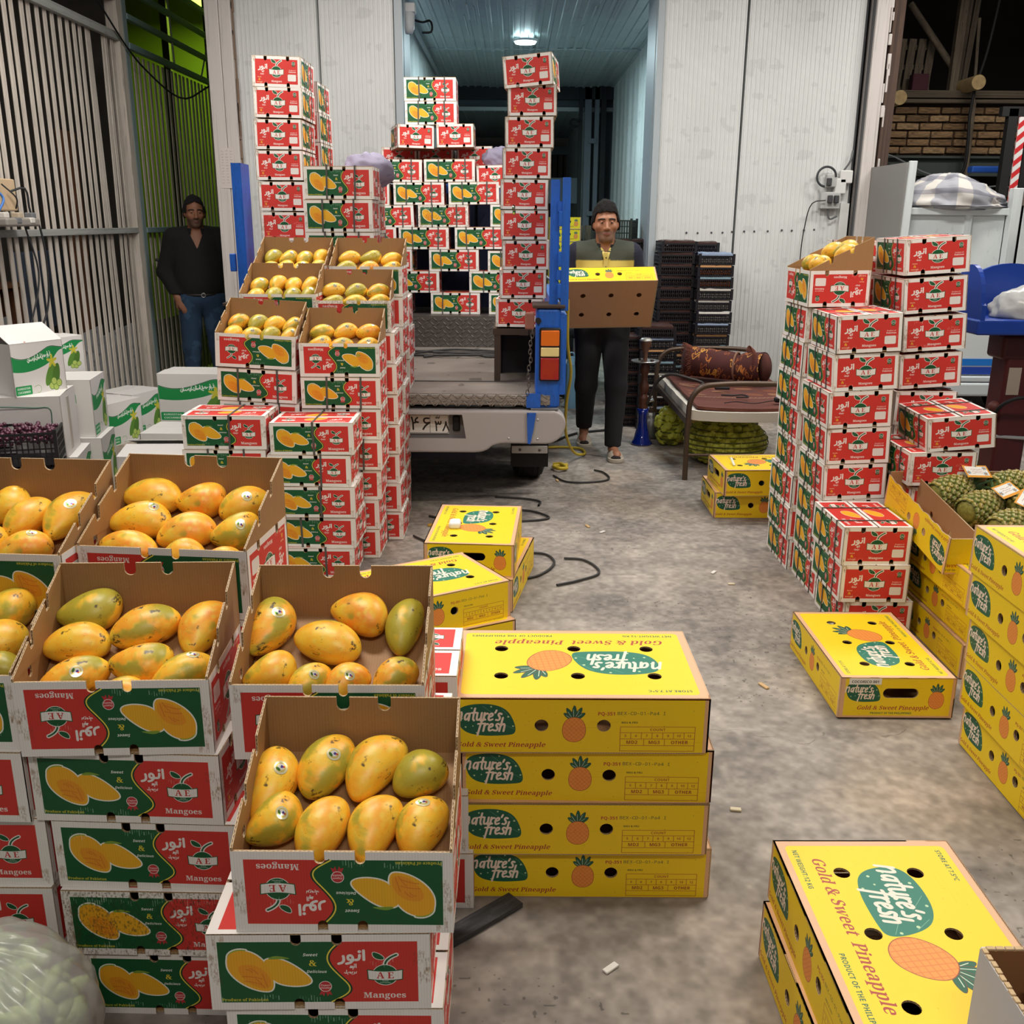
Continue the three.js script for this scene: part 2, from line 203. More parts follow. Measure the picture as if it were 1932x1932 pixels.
const pineTex = canvasTex(PT.w, PT.h, (g) => {
  const rnd = rng(31); g.fillStyle = PK; g.fillRect(0, 0, PT.w, PT.h); kraftFill(g, ...PT.kraft, rnd, '#b98a5e'); edgeStrip(g, PT.edge, rnd);
  let [X, Y, w, h] = PT.top; g.fillStyle = PY; g.beginPath(); g.roundRect(X + w * 0.035, Y + h * 0.05, w * 0.93, h * 0.9, 26); g.fill();
  fruit(g, X + w * 0.62, Y + h * 0.5, 1.6, 0.62); oval(g, X + w * 0.335, Y + h * 0.49, w * 0.37, '#1c7560');
  text(g, 'STORE AT 7.5°C', X + w * 0.06, Y + h * 0.1, 'bold 30px sans-serif', PG, 'left'); text(g, 'NET WEIGHT:12 KG', X + w * 0.06, Y + h * 0.905, 'bold 30px sans-serif', PG, 'left'); text(g, 'PRODUCT OF THE PHILIPPINES', X + w * 0.94, Y + h * 0.905, 'bold 30px sans-serif', PG, 'right');
  text(g, 'Gold & Sweet  Pineapple', X + w * 0.47, Y + h * 0.8, 'italic bold 74px serif', PR);
  [X, Y, w, h] = PT.long; g.fillStyle = PY; g.fillRect(X + w * 0.022, Y, w * 0.956, h);
  oval(g, X + w * 0.135, Y + h * 0.4, w * 0.235, PG); text(g, 'Gold & Sweet Pineapple', X + w * 0.19, Y + h * 0.86, 'italic bold 36px serif', PR);
  fruit(g, X + w * 0.475, Y + h * 0.54, 0.86, 0); text(g, 'PQ-351', X + w * 0.6, Y + h * 0.28, 'bold 26px sans-serif', '#b0402e'); text(g, 'BEX-CD-01-Pa4 I', X + w * 0.735, Y + h * 0.27, '26px monospace', '#4c4a3a');
  text(g, 'MD2 & FRU', X + w * 0.69, Y + h * 0.44, 'bold 15px sans-serif', '#3c3a2c');
  g.strokeStyle = g.fillStyle = '#b3672a'; g.lineWidth = 3; const tx = X + w * 0.655, ty = Y + h * 0.52, tw = w * 0.29, th = h * 0.45;
  for (let i = 0; i < 5; i++) { const y = ty + th * [0, 0.24, 0.5, 0.77, 1][i]; g.beginPath(); g.moveTo(tx, y); g.lineTo(tx + tw, y); g.stroke(); }
  for (const x of [0, 1]) { g.beginPath(); g.moveTo(tx + tw * x, ty); g.lineTo(tx + tw * x, ty + th); g.stroke(); }
  for (let i = 1; i < 7; i++) { g.beginPath(); g.moveTo(tx + tw * i / 7, ty + th * 0.24); g.lineTo(tx + tw * i / 7, ty + th * 0.5); g.stroke(); } for (const x of [0.32, 0.6]) { g.beginPath(); g.moveTo(tx + tw * x, ty + th * 0.5); g.lineTo(tx + tw * x, ty + th * 0.77); g.stroke(); }
  text(g, 'COUNT', tx + tw / 2, ty + th * 0.12, 'bold 22px sans-serif', '#b3672a'); ['5', '6', '7', '8', '9', '10', '12'].forEach((s, i) => text(g, s, tx + tw * (i + 0.5) / 7, ty + th * 0.37, 'bold 19px sans-serif', '#a8602a')); ['MD2', 'MG3', 'OTHER'].forEach((s, i) => text(g, s, tx + tw * [0.16, 0.46, 0.8][i], ty + th * 0.64, 'bold 26px sans-serif', '#9c4426'));
  [X, Y, w, h] = PT.short; g.fillStyle = PY; g.fillRect(X + w * 0.045, Y, w * 0.92, h * 0.95);
  oval(g, X + w * 0.205, Y + h * 0.35, w * 0.31, PG); text(g, 'Gold & Sweet Pineapple', X + w * 0.47, Y + h * 0.75, 'italic bold 40px serif', PR); text(g, 'PRODUCT OF THE PHILIPPINES', X + w * 0.46, Y + h * 0.885, 'bold 19px sans-serif', PG); fruit(g, X + w * 0.84, Y + h * 0.52, 0.78, 0);
  for (const k of ['top', 'long', 'short']) { const [a, b, c, d] = PT[k]; for (let i = 0; i < 46; i++) { g.fillStyle = `rgba(110,78,10,${0.03 + rnd() * 0.07})`; g.fillRect(a + rnd() * c, b + rnd() * d, 12 + rnd() * 120, 1 + rnd() * 2); } for (let i = 0; i < 70; i++) { g.fillStyle = `rgba(60,40,10,${0.08 + rnd() * 0.2})`; g.fillRect(a + rnd() * c, b + rnd() * d, 2 + rnd() * 4, 2 + rnd() * 3); } }
});
// ---------------------------------------------------------------- flat board with notches or holes, print on its outer (+z) face
function boardGeo(shape, t, A, rect, fw, fh, flip = 0, curve = 5) {
  const g = new THREE.ExtrudeGeometry(shape, { depth: t, bevelEnabled: false, curveSegments: curve }), p = g.attributes.position, n = g.attributes.normal, uv = g.attributes.uv;
  const put = (i, r, x, y) => uv.setXY(i, (r[0] + x * r[2]) / A.w, 1 - (r[1] + (1 - y) * r[3]) / A.h);
  for (let i = 0; i < p.count; i++) {
    let x = p.getX(i), y = p.getY(i); const nz = n.getZ(i);
    if (nz > 0.5 && rect) { let a = THREE.MathUtils.clamp(x / fw + 0.5, 0.001, 0.999), b = THREE.MathUtils.clamp(y / fh, 0.001, 0.999); if (flip) { a = 1 - a; b = 1 - b; } put(i, rect, a, b); }
    else if (Math.abs(nz) > 0.5) put(i, A.kraft, THREE.MathUtils.clamp(x / 0.62 + 0.5, 0, 1), THREE.MathUtils.clamp(y / 0.4 + 0.02, 0, 1));
    else put(i, A.edge, THREE.MathUtils.clamp((Math.abs(n.getX(i)) > 0.7 ? y : x) / 0.6 + 0.5, 0, 1), p.getZ(i) / t);
  }
  return g;
}
function notched(w, h, top, bot, nw = 0.0085, nd = 0.022) {           // wall outline, y from 0 up, with round-ended notches cut in at the rims
  const s = new THREE.Shape(); s.moveTo(-w / 2, 0);
  for (const x of bot) { s.lineTo(x - nw, 0); s.lineTo(x - nw, nd - nw); s.absarc(x, nd - nw, nw, PI, 0, true); s.lineTo(x + nw, 0); }
  s.lineTo(w / 2, 0); s.lineTo(w / 2, h);
  for (const x of [...top].reverse()) { s.lineTo(x + nw, h); s.lineTo(x + nw, h - nd + nw); s.absarc(x, h - nd + nw, nw, 0, PI, true); s.lineTo(x - nw, h); }
  s.lineTo(-w / 2, h); s.closePath(); return s;
}
const rectShape = (w, h, holes = []) => { const s = new THREE.Shape(); s.moveTo(-w / 2, 0); s.lineTo(w / 2, 0); s.lineTo(w / 2, h); s.lineTo(-w / 2, h); s.closePath(); for (const [x, y, r, l] of holes) { const q = new THREE.Path(); if (l) { q.moveTo(x - l, y - r); q.lineTo(x + l, y - r); q.absarc(x + l, y, r, -PI / 2, PI / 2, false); q.lineTo(x - l, y + r); q.absarc(x - l, y, r, PI / 2, PI * 1.5, false); } else q.absarc(x, y, r, 0, PI * 2, true); s.holes.push(q); } return s; };
const ML = 0.36, MW = 0.262, MH = 0.15, T = 0.004;
const LT = [-0.036, 0.03], ST = [-0.058, 0.062];
function ring(long, short) {           // four walls round a centre, made from two outlines
  return [long().translate(0, 0, MW / 2 - T), long().translate(0, 0, MW / 2 - T).rotateY(PI), short().translate(0, 0, ML / 2 - T).rotateY(PI / 2), short().translate(0, 0, ML / 2 - T).rotateY(-PI / 2)];
}
const floorBoard = (w, d, y, A) => boardGeo(rectShape(w, d), 0.003, A, null, w, d).translate(0, -d / 2, 0).rotateX(-PI / 2).translate(0, y, 0);
const closedBody = merge([...ring(() => boardGeo(notched(ML, MH, LT, LT), T, AT, AT.long, ML, MH), () => boardGeo(notched(MW - 0.0005, MH, ST, ST), T, AT, AT.short, MW, MH)), floorBoard(ML - 0.01, MW - 0.01, 0.001, AT), floorBoard(ML - 0.012, MW - 0.012, MH * 0.55, AT)]);
const flipBody = merge([...ring(() => boardGeo(notched(ML, MH, LT, LT), T, AT, AT.long, ML, MH, 1), () => boardGeo(notched(MW - 0.0005, MH, ST, ST), T, AT, AT.short, MW, MH, 1)), floorBoard(ML - 0.01, MW - 0.01, 0.001, AT)]);
const flapGeo = boardGeo(rectShape(ML - 0.002, MW / 2 - 0.003), 0.003, AT, AT.flap, ML, MW / 2).rotateX(-PI / 2);   // hinge at z = 0, reaches to -z
const strapLoop = merge([bx(0.009, 0.0012, MW + 0.006, 0, MH + 0.0045, 0), bx(0.009, 0.0012, MW + 0.006, 0, -0.0005, 0), bx(0.009, MH + 0.005, 0.0012, 0, MH / 2 + 0.002, MW / 2 + 0.0028), bx(0.009, MH + 0.005, 0.0012, 0, MH / 2 + 0.002, -MW / 2 - 0.0028)]);
const mangoMats = [mangoAtlas(11, 0.2), mangoAtlas(12, 0.8), mangoAtlas(13, 2)].map((map) => new THREE.MeshStandardMaterial({ map, roughness: 0.58 }));
const strapMat = mat('#55524d', 0.42), pineMat = new THREE.MeshStandardMaterial({ map: pineTex, roughness: 0.5 });
function mangoCarton(label, group, look = 0, straps = [-0.075, 0.09]) {
  const t = thing('mango_carton', label, 'carton', group); t.rotation.order = 'YXZ';
  const body = part(t, 'body', closedBody, mangoMats[look]);
  for (const s of [1, -1]) { const f = part(t, 'flap', flapGeo, mangoMats[look], [0, MH - 0.0015, s * MW / 2], [s > 0 ? rr(0, 0.012) : -rr(0, 0.012), s > 0 ? 0 : PI, 0]); f.rotation.order = 'YXZ'; if (s < 0) f.rotation.x = rr(0, 0.012); }
  for (const x of straps) part(t, 'strap', strapLoop, strapMat, [x + rr(-0.012, 0.012), 0, 0], [0, 0, rr(-0.03, 0.03)]);
  return t;
}
// sets a carton so that the middle of its front top edge comes to (x, yTop, zFront); face 'L' shows the long side, 'S' the short side
function setCarton(t, face, x, yTop, zFront, rz = 0, ry = 0, h = MH, D = face === 'L' ? MW : ML, H = MH, rx = 0) {
  const sy = h / H, q = new THREE.Quaternion().setFromEuler(new THREE.Euler(rx, ry, rz, 'YXZ'));
  t.position.copy(V(x, yTop, zFront).sub(V(0, H * sy, D / 2).applyQuaternion(q)));
  t.quaternion.copy(q.multiply(new THREE.Quaternion().setFromEuler(new THREE.Euler(0, face === 'S' ? (R() < 0.99 ? -PI / 2 : PI / 2) : face === 'B' ? PI : 0, 0))));
  t.scale.y = sy; return t;
}
// pineapple carton: telescoping lid over a kraft tray
const QL = 0.574, QW = 0.374, QH = 0.14;
const lidHolesL = [[-0.087, QH * 0.5, 0.0155], [0.052, QH * 0.5, 0.0155]], lidHolesS = [[0.01, QH * 0.62, 0.017, 0.04]];
const topHoles = []; for (const i of [-1, 0, 1]) for (const j of [-1, 1]) topHoles.push([i * 0.178, QW / 2 + j * 0.075, 0.0165]);
const pineRing = (w, d, h, hl, hs, pr) => [0, 1].flatMap((k) => [boardGeo(rectShape(w, h, hl), T, PT, pr ? PT.long : null, w, h, 0, 8).translate(0, 0, d / 2 - T).rotateY(k * PI), boardGeo(rectShape(d, h, hs), T, PT, pr ? PT.short : null, d, h, 0, 8).translate(0, 0, w / 2 - T).rotateY(PI / 2 + k * PI)]);
const pineLid = merge([...pineRing(QL, QW, QH, lidHolesL, lidHolesS, true), boardGeo(rectShape(QL, QW, topHoles), T, PT, PT.top, QL, QW, 0, 8).translate(0, -QW / 2, 0).rotateX(-PI / 2).rotateY(PI).translate(0, QH - T, 0)]).translate(0, 0.004, 0);
const trayBack = boardGeo(rectShape(QL - 0.012, QW - 0.012, topHoles), 0.003, PT, null, QL, QW, 0, 8).translate(0, -QW / 2, 0).rotateX(-PI / 2);
const pineTray = merge([...pineRing(QL - 0.014, QW - 0.014, QH - 0.02, lidHolesL, lidHolesS, false), trayBack.clone().translate(0, 0.001, 0)]);
function pineCarton(label, group, x, y, z, ry = 0) {
  const t = thing('pineapple_carton', label, 'carton', group); t.rotation.order = 'YXZ';
  part(t, 'lid', pineLid, pineMat); part(t, 'tray', pineTray, pineMat);
  t.position.set(x, y, z); t.rotation.y = ry; return t;
}
// ---------------------------------------------------------------- mangoes
function mangoSurface(shape, dx, dy, dz) {          // unit direction -> point on a mango one long, one wide
  const [taper, bend, belly] = shape, f = 1 + taper * dx - 0.05 * dx * dx;
  return V(dx * 0.5, dy * 0.5 * f + belly * 0.04 * (1 - dx * dx) , dz * 0.5 * f + bend * (dx * dx - 0.35));
}
const SHAPES = [[0.13, 0.1, 0.2], [0.2, 0.16, 0], [0.06, 0.06, 0.3], [0.24, -0.12, 0.1]];
const mangoGeos = SHAPES.map((sh) => {
  const g = new THREE.SphereGeometry(1, 36, 24).rotateZ(PI / 2), p = g.attributes.position;
  for (let i = 0; i < p.count; i++) { const q = mangoSurface(sh, p.getX(i), p.getY(i), p.getZ(i)); p.setXYZ(i, q.x, q.y, q.z); }
  const m = mergeVertices(g, 1e-5); m.computeVertexNormals(); return m;
});
function stickerGeo(sh, az, el) {                   // round label lying on the skin
  const c = V(Math.sin(az) * Math.cos(el), Math.sin(el), Math.cos(az) * Math.cos(el)), a = V(1, 0, 0).cross(c).normalize(), b = c.clone().cross(a), pos = [], uv = [], idx = [], N = 18;
  const add = (r, t) => { const d = c.clone().addScaledVector(a, r * Math.cos(t)).addScaledVector(b, r * 0.62 * Math.sin(t)).normalize(), q = mangoSurface(sh, d.x, d.y, d.z), k = 1.008; pos.push(q.x * k, q.y * k + 0.002, q.z * k); uv.push(0.5 + 0.5 * Math.cos(t) * (r > 0 ? 1 : 0) * (r / 0.3), 0.5 + 0.5 * Math.sin(t) * (r / 0.3)); };
  add(0, 0); for (const r of [0.15, 0.3]) for (let i = 0; i < N; i++) add(r, i / N * 2 * PI);
  for (let i = 0; i < N; i++) { const j = (i + 1) % N; idx.push(0, 1 + i, 1 + j, 1 + i, 1 + N + i, 1 + N + j, 1 + i, 1 + N + j, 1 + j); }
  const g = new THREE.BufferGeometry(); g.setAttribute('position', new THREE.Float32BufferAttribute(pos, 3)); g.setAttribute('uv', new THREE.Float32BufferAttribute(uv, 2)); g.setIndex(idx); g.computeVertexNormals(); return g;
}
const stickerGeos = SHAPES.map((s, i) => [stickerGeo(s, PI / 2 - 1.35 + i * 0.1, 1.15), stickerGeo(s, PI / 2 + 0.4, 1.05 - i * 0.06)]);
function skin(seed, green, blot, warm) {
  const cl = (x) => Math.max(0, Math.min(255, x)), mixc = (a, b, t) => [a[0] + (b[0] - a[0]) * t, a[1] + (b[1] - a[1]) * t, a[2] + (b[2] - a[2]) * t];
  return dataTex(512, 256, (u, v) => {
    const th = v * PI, ph = u * 2 * PI, x = Math.sin(th) * Math.cos(ph), y = Math.cos(th), z = Math.sin(th) * Math.sin(ph);
    let c = mixc([244, 192, 48], [240, 168 - 12 * warm, 40], sm(THREE.MathUtils.clamp(fbm(x * 2 + seed, y * 2, z * 2, 4) * 2.2 - 0.6, 0, 1)));
    c = mixc(c, [234, 200, 80], THREE.MathUtils.clamp(fbm(x * 5 + 9, y * 5 + seed, z * 5, 3) * 2 - 0.9, 0, 0.7));
    const gp = sm(THREE.MathUtils.clamp((fbm(x * 1.5 + seed * 3, y * 1.5 + 4, z * 1.5, 5) - 0.62 + green * 0.22) * 6, 0, 1)); c = mixc(c, [150, 150, 48], gp * 0.75);
    const bl = THREE.MathUtils.clamp((fbm(x * 3.4 + seed, y * 3.4 + 40, z * 3.4, 5) - 0.72 + blot * 0.1) * 14, 0, 1) * sm(THREE.MathUtils.clamp(fbm(x * 14, y * 14 + seed, z * 14, 3) * 4 - 1.5, 0, 1)); c = mixc(c, [60, 44, 18], bl * 0.85);
    const sp = vn(x * 26 + seed, y * 26, z * 26); if (sp > 0.86) c = mixc(c, [120, 74, 20], (sp - 0.86) * 4);
    return [cl(c[0]), cl(c[1]), cl(c[2])];
  });
}
const SKINS = [skin(1, 0.1, 0.2, 0.5), skin(2, 0.75, 0.4, 0), skin(3, 0.3, 0.9, 0.6), skin(4, 0, 0, 1.6), skin(5, 1.15, 0.5, 0), skin(6, 0.35, 0.3, 0.2)].map((map) => new THREE.MeshPhysicalMaterial({ map, roughness: 0.42, clearcoat: 0.12, clearcoatRoughness: 0.35, bumpMap: grainBump, bumpScale: 0.0006 }));
const TONE = ['yellow', 'yellow-green', 'blemished yellow', 'deep orange', 'greenish', 'golden yellow'];
const stickerMat = new THREE.MeshStandardMaterial({ roughness: 0.22, metalness: 0.6, map: canvasTex(64, 64, (g) => { g.fillStyle = '#e8d27a'; g.fillRect(0, 0, 64, 64); g.strokeStyle = '#f6efc8'; g.lineWidth = 8; g.beginPath(); g.arc(32, 32, 27, 0, 7); g.stroke(); g.fillStyle = '#f4f0e6'; g.beginPath(); g.arc(32, 30, 15, 0, 7); g.fill(); g.fillStyle = '#4f7a34'; g.beginPath(); g.ellipse(22, 42, 12, 6, 0.5, 0, 7); g.fill(); g.fillStyle = '#5a4a9c'; g.fillRect(30, 22, 10, 12); g.fillStyle = '#c74a34'; g.beginPath(); g.arc(44, 26, 5, 0, 7); g.fill(); }) });
// ---------------------------------------------------------------- open display carton: upturned tray, raised flaps, sloping bed of mangoes
const RISE = 0.135, SLOPE = Math.atan2(0.13, 0.25);
const sideFlap = (s) => { const p = new THREE.Shape(), X = (q) => s * (q - MW / 2), Y = (q) => 0.006 + (RISE - 0.006) * q / MW, a = MW * 0.3, b = MW * 0.62; p.moveTo(X(0), 0); p.lineTo(X(0), Y(0)); for (const q of [a, b]) { p.lineTo(X(q), Y(q)); p.lineTo(X(q + 0.004), Y(q) - 0.018); p.lineTo(X(q + 0.018), Y(q) - 0.014); p.lineTo(X(q + 0.02), Y(q + 0.02) + 0.004); } p.lineTo(X(MW), RISE); p.lineTo(X(MW), 0); p.closePath(); return boardGeo(p, 0.004, AT, null, 1, 1); };
const rightFlap = sideFlap(1).translate(0, 0, ML / 2 - T - 0.001).rotateY(PI / 2), leftFlap = sideFlap(-1).translate(0, 0, ML / 2 - T - 0.001).rotateY(-PI / 2);
const backFlap = boardGeo(notched(ML - 0.004, RISE, [-0.036, 0.04], [], 0.012, 0.026), 0.004, AT, null, 1, 1);
const slopeBed = boardGeo(rectShape(ML - 0.012, 0.279), 0.003, AT, null, 1, 1).rotateX(-PI / 2).rotateX(SLOPE).translate(0, 0.045, MW / 2 - 0.012);
const looseEdge = boardGeo((() => { const s = new THREE.Shape(); s.moveTo(-0.12, 0); s.lineTo(0.09, 0); s.lineTo(0.085, 0.02); s.lineTo(-0.1, 0.03); s.closePath(); return s; })(), 0.003, AT, null, 1, 1);
let mangoCount = 0;
function openCarton(label, where, group, x, yTop, zf, ry, fruits, o = {}) {
  const t = thing('mango_display_carton', label, 'carton', group); t.rotation.order = 'YXZ';
  part(t, 'body', flipBody, mangoMats[o.look ?? 0]); part(t, 'tray', slopeBed, mangoMats[0]);
  part(t, 'flap', rightFlap, mangoMats[0], [0, MH, 0]); part(t, 'flap', leftFlap, mangoMats[0], [0, MH, 0]); part(t, 'flap', backFlap, mangoMats[0], [0, MH, -MW / 2 + 0.001]);
  setCarton(t, o.face ?? 'L', x, yTop, zf, o.rz ?? 0, ry * PI / 180, o.h ?? MH);
  if (o.sx) t.scale.x = o.sx; t.updateMatrixWorld(true);
  const rows = {}; for (const f of fruits) (rows[f[5]] ??= []).push(f); for (const r of Object.values(rows)) r.sort((a, b) => a[0] - b[0]);
  for (const f of fruits) {
    const [u, v, ang, len, wid, row, tone, st] = f, L = THREE.MathUtils.clamp(len, 0.1, 0.142), W = THREE.MathUtils.clamp(wid, 0.07, 0.09), k = mangoCount++;
    const si = (k * 7 + 3) % 4, vv = Math.min(v, 0.258);
    const n = V(0, Math.cos(SLOPE), Math.sin(SLOPE)), e = V(0, Math.sin(SLOPE), -Math.cos(SLOPE)), lx = V(1, 0, 0).multiplyScalar(Math.cos(ang)).addScaledVector(e, Math.sin(ang)), lz = lx.clone().cross(n);
    const P = V(u, 0.045, MW / 2 - 0.012).addScaledVector(e, vv).addScaledVector(n, 0.034 + (o.lift ?? 0)), tn = ['yellow', 'yellow-green', 'blemished yellow', 'deep orange', 'greenish', 'golden yellow'].indexOf(TONE[tone]);
    const i = rows[row].indexOf(f), name = `${TONE[tone]} mango, ${NTH[i]} in the ${row} row of ${where}`;
    const m = thing('mango', name, 'mango', `mangoes in ${where}`);
    part(m, 'skin', mangoGeos[si], SKINS[tn]); if (st) part(m, 'sticker', stickerGeos[si][st - 1], stickerMat);
    const M = new THREE.Matrix4().makeBasis(lx.multiplyScalar(L), n.multiplyScalar(0.074), lz.multiplyScalar(W)).setPosition(P); M.premultiply(new THREE.Matrix4().makeTranslation(0, 0, 0)).premultiply(t.matrixWorld);
    M.decompose(m.position, m.quaternion, m.scale);
  }
  return t;
}
// regular rows of mangoes for the smaller cartons further off: [columns in the back row, columns in the front row]
function rowsOf(seed, nb, nf, ang0 = 1.0, third = 0) {
  const q = rng(seed), out = [], W = 0.33;
  for (const [row, n, v] of [['back', nb, 0.225], ['front', nf, 0.12]]) for (let i = 0; i < n; i++) out.push([(i + 0.5) / n * W - W / 2 + (q() - 0.5) * 0.012, v + (q() - 0.5) * 0.02, n > 3 ? ang0 + (q() - 0.5) * 0.7 : 0.35 + (q() - 0.5) * 0.5, n > 3 ? 0.112 : 0.118, 0.076, row, Math.floor(q() * 6), q() < 0.7 ? 1 + Math.floor(q() * 2) : 0]);
  for (let i = 0; i < third; i++) out.push([(i + 0.5) / third * W - W / 2, 0.045, 0.3, 0.11, 0.07, 'nearest', Math.floor(q() * 6), 0]);
  return out;
}
// ---------------------------------------------------------------- stacks of closed mango cartons
// rows from the top down: [x, yTop, zFront, rz, ry, look, straps]; every carton is a thing with its own label
function stack(where, face, rows, o = {}) {
  const G = `mango cartons in ${where}`;
  rows.forEach((r, i) => {
    const [x, y, z, rz = 0, ry = 0, look = (i * 5 + where.length) % 7 === 3 ? 1 : 0, straps = 2] = r, end = (r[7] ?? face) === 'S';
    const n = rows.length, pos = n === 1 ? 'single' : i === n - 1 && n > 2 ? 'lowest' : ORD[i];
    const t = mangoCarton(`${end ? 'red-ended carton' : 'green mango carton'}, ${pos} in ${where}`, G, look, straps === 2 ? [-0.075, 0.09] : straps === 1 ? [rr(-0.06, 0.1)] : []);
    setCarton(t, r[7] ?? face, x, y, z, rz, ry * PI / 180, o.h ?? MH, undefined, MH + 0.002, o.rx ?? 0);
  });
}
const down = (n, x, y, z, p, o = {}) => Array.from({ length: n }, (_, i) => [x + rr(-0.008, 0.008) + (o.dx ?? 0) * i, y - p * i, z + rr(-0.006, 0.006), o.rz ?? 0, rr(-1.5, 1.5) + (o.ry ?? 0), undefined, o.straps]);
// near left pile
const d3 = (a, rows, tones, st) => a.map((f, i) => [...f, rows[i], tones[i], st[i]]);
openCarton('open mango carton standing lowest and nearest, beside the tall pineapple carton stack', 'the nearest open carton', 'open mango display cartons', -0.264, 0.6, -1.32, 0, d3([[-0.152, 0.193, 1.43, 0.144, 0.083], [-0.061, 0.229, 1.129, 0.131, 0.099], [0.026, 0.227, 1.008, 0.139, 0.09], [0.109, 0.213, 0.506, 0.104, 0.082], [-0.135, 0.124, 0.832, 0.108, 0.079], [-0.05, 0.11, 1.202, 0.123, 0.084], [0.039, 0.11, 1.257, 0.128, 0.084], [0.12, 0.115, 1.142, 0.115, 0.084]], ['back', 'back', 'back', 'back', 'front', 'front', 'front', 'front'], [5, 1, 5, 4, 1, 0, 0, 5], [1, 1, 0, 0, 1, 0, 0, 2]), { look: 1, sx: 0.972 });
stack("the nearest mango stack", 'L', [[-0.308, 0.45, -1.317, 0, 1, 1, 0], [-0.288, 0.3, -1.322, 0, 0, 0, 0], [-0.3, 0.15, -1.325, 0, 0, 0, 0]]);
openCarton('open mango carton with eight mottled mangoes, behind the nearest one', "the open carton behind the nearest", 'open mango display cartons', -0.33, 0.75, -1.594, 0.5, d3([[-0.149, 0.223, 1.345, 0.141, 0.095], [-0.025, 0.185, -0.307, 0.16, 0.1], [0.031, 0.262, -0.417, 0.124, 0.09], [0.125, 0.225, 1.406, 0.135, 0.074], [-0.127, 0.11, 0.581, 0.108, 0.079], [-0.048, 0.085, 0.9, 0.1, 0.07], [0.022, 0.085, 0.8, 0.1, 0.07], [0.115, 0.1, 0.759, 0.1, 0.07]], ['back', 'back', 'back', 'back', 'front', 'front', 'front', 'front'], [2, 5, 3, 4, 0, 1, 3, 2], [1, 0, 0, 0, 0, 1, 1, 0]), { sx: 0.972 });
stack('the stack hidden behind the nearest open carton', 'L', down(4, -0.31, 0.6, -1.6, 0.15));
openCarton('open mango carton with large blotched mangoes, left of the nearest one', 'the open carton of blotched mangoes', 'open mango display cartons', -0.722, 0.75, -1.604, 2.6, d3([[-0.115, 0.258, 0.367, 0.131, 0.09], [0.008, 0.215, 0.428, 0.142, 0.09], [0.124, 0.21, 1.23, 0.135, 0.09], [-0.117, 0.175, 0.101, 0.132, 0.085], [0.02, 0.125, 0.098, 0.126, 0.085], [-0.1, 0.09, 0.523, 0.14, 0.08], [0.105, 0.095, 0.573, 0.138, 0.073], [0.006, 0.05, 0.094, 0.1, 0.07]], ['back', 'back', 'back', 'middle', 'middle', 'front', 'front', 'front'], [4, 2, 3, 5, 2, 2, 1, 0], [0, 0, 0, 0, 0, 1, 2, 0]), { look: 1, sx: 0.972 });
stack('the left stack beside the clear bag', 'L', [[-0.72, 0.6, -1.614, 0, -2, 1, 0], [-0.695, 0.45, -1.616, 0, -2, 0, 0], [-0.692, 0.3, -1.61, 0, -1, 2, 0], [-0.671, 0.15, -1.617, 0, -1, 1, 0]]);
openCarton('open mango carton cut off by the picture edge, beside the blotched mangoes', 'the open carton at the picture edge', 'open mango display cartons', -1.088, 0.75, -1.623, 0, d3([[0.07, 0.25, 0.256, 0.11, 0.09], [0.09, 0.167, 0.795, 0.1, 0.09], [0.109, 0.093, 0.242, 0.1, 0.072]], ['back', 'middle', 'front'], [1, 5, 4], [0, 0, 0]));
stack('the half-seen stack behind the clear bag', 'L', [[-1.088, 0.6, -1.616, 0, -1, 0, 0], [-1.07, 0.45, -1.628, 0, 0, 0, 0], [-1.071, 0.3, -1.62, 0, 0, 0, 0], [-1.07, 0.15, -1.62, 0, 0, 0, 0]]);
openCarton('open mango carton with nine plump mangoes in the third row', 'the open carton in the third row', 'open mango display cartons', -0.72, 0.9, -1.905, -5.2, d3([[-0.115, 0.258, -0.076, 0.14, 0.09], [0.0, 0.25, 0.312, 0.114, 0.085], [0.103, 0.24, 0.585, 0.117, 0.085], [-0.115, 0.18, 0.047, 0.142, 0.09], [0.0, 0.15, 0.361, 0.129, 0.09], [0.11, 0.155, 0.574, 0.114, 0.085], [-0.11, 0.095, -0.171, 0.137, 0.079], [0.015, 0.075, 0.437, 0.1, 0.074], [0.11, 0.06, 0.05, 0.1, 0.07]], ['back', 'back', 'back', 'middle', 'middle', 'middle', 'front', 'front', 'front'], [0, 3, 0, 5, 3, 1, 3, 0, 3], [0, 0, 1, 2, 0, 1, 0, 0, 0]));
stack("the stack under the third-row carton", 'L', down(5, -0.72, 0.75, -1.91, 0.15, { ry: -4 }));
openCarton('open mango carton left in the third row, half out of the picture', "the third row's left carton", 'open mango display cartons', -1.085, 0.9, -1.868, -3, d3([[-0.04, 0.24, 1.0, 0.104, 0.085], [0.02, 0.205, 1.1, 0.122, 0.08], [0.105, 0.215, 1.2, 0.142, 0.09], [0.05, 0.11, 0.439, 0.12, 0.08], [-0.05, 0.13, 0.032, 0.11, 0.08]], ['back', 'back', 'back', 'front', 'front'], [5, 0, 0, 3, 5], [0, 0, 1, 2, 0]));
stack('the left stack of the third row', 'L', down(5, -1.085, 0.75, -1.87, 0.15, { ry: -2 }));
stack("the low stack left of the pineapples", 'L', down(4, -0.305, 0.6, -1.945, 0.15, { dx: 0.012 }));
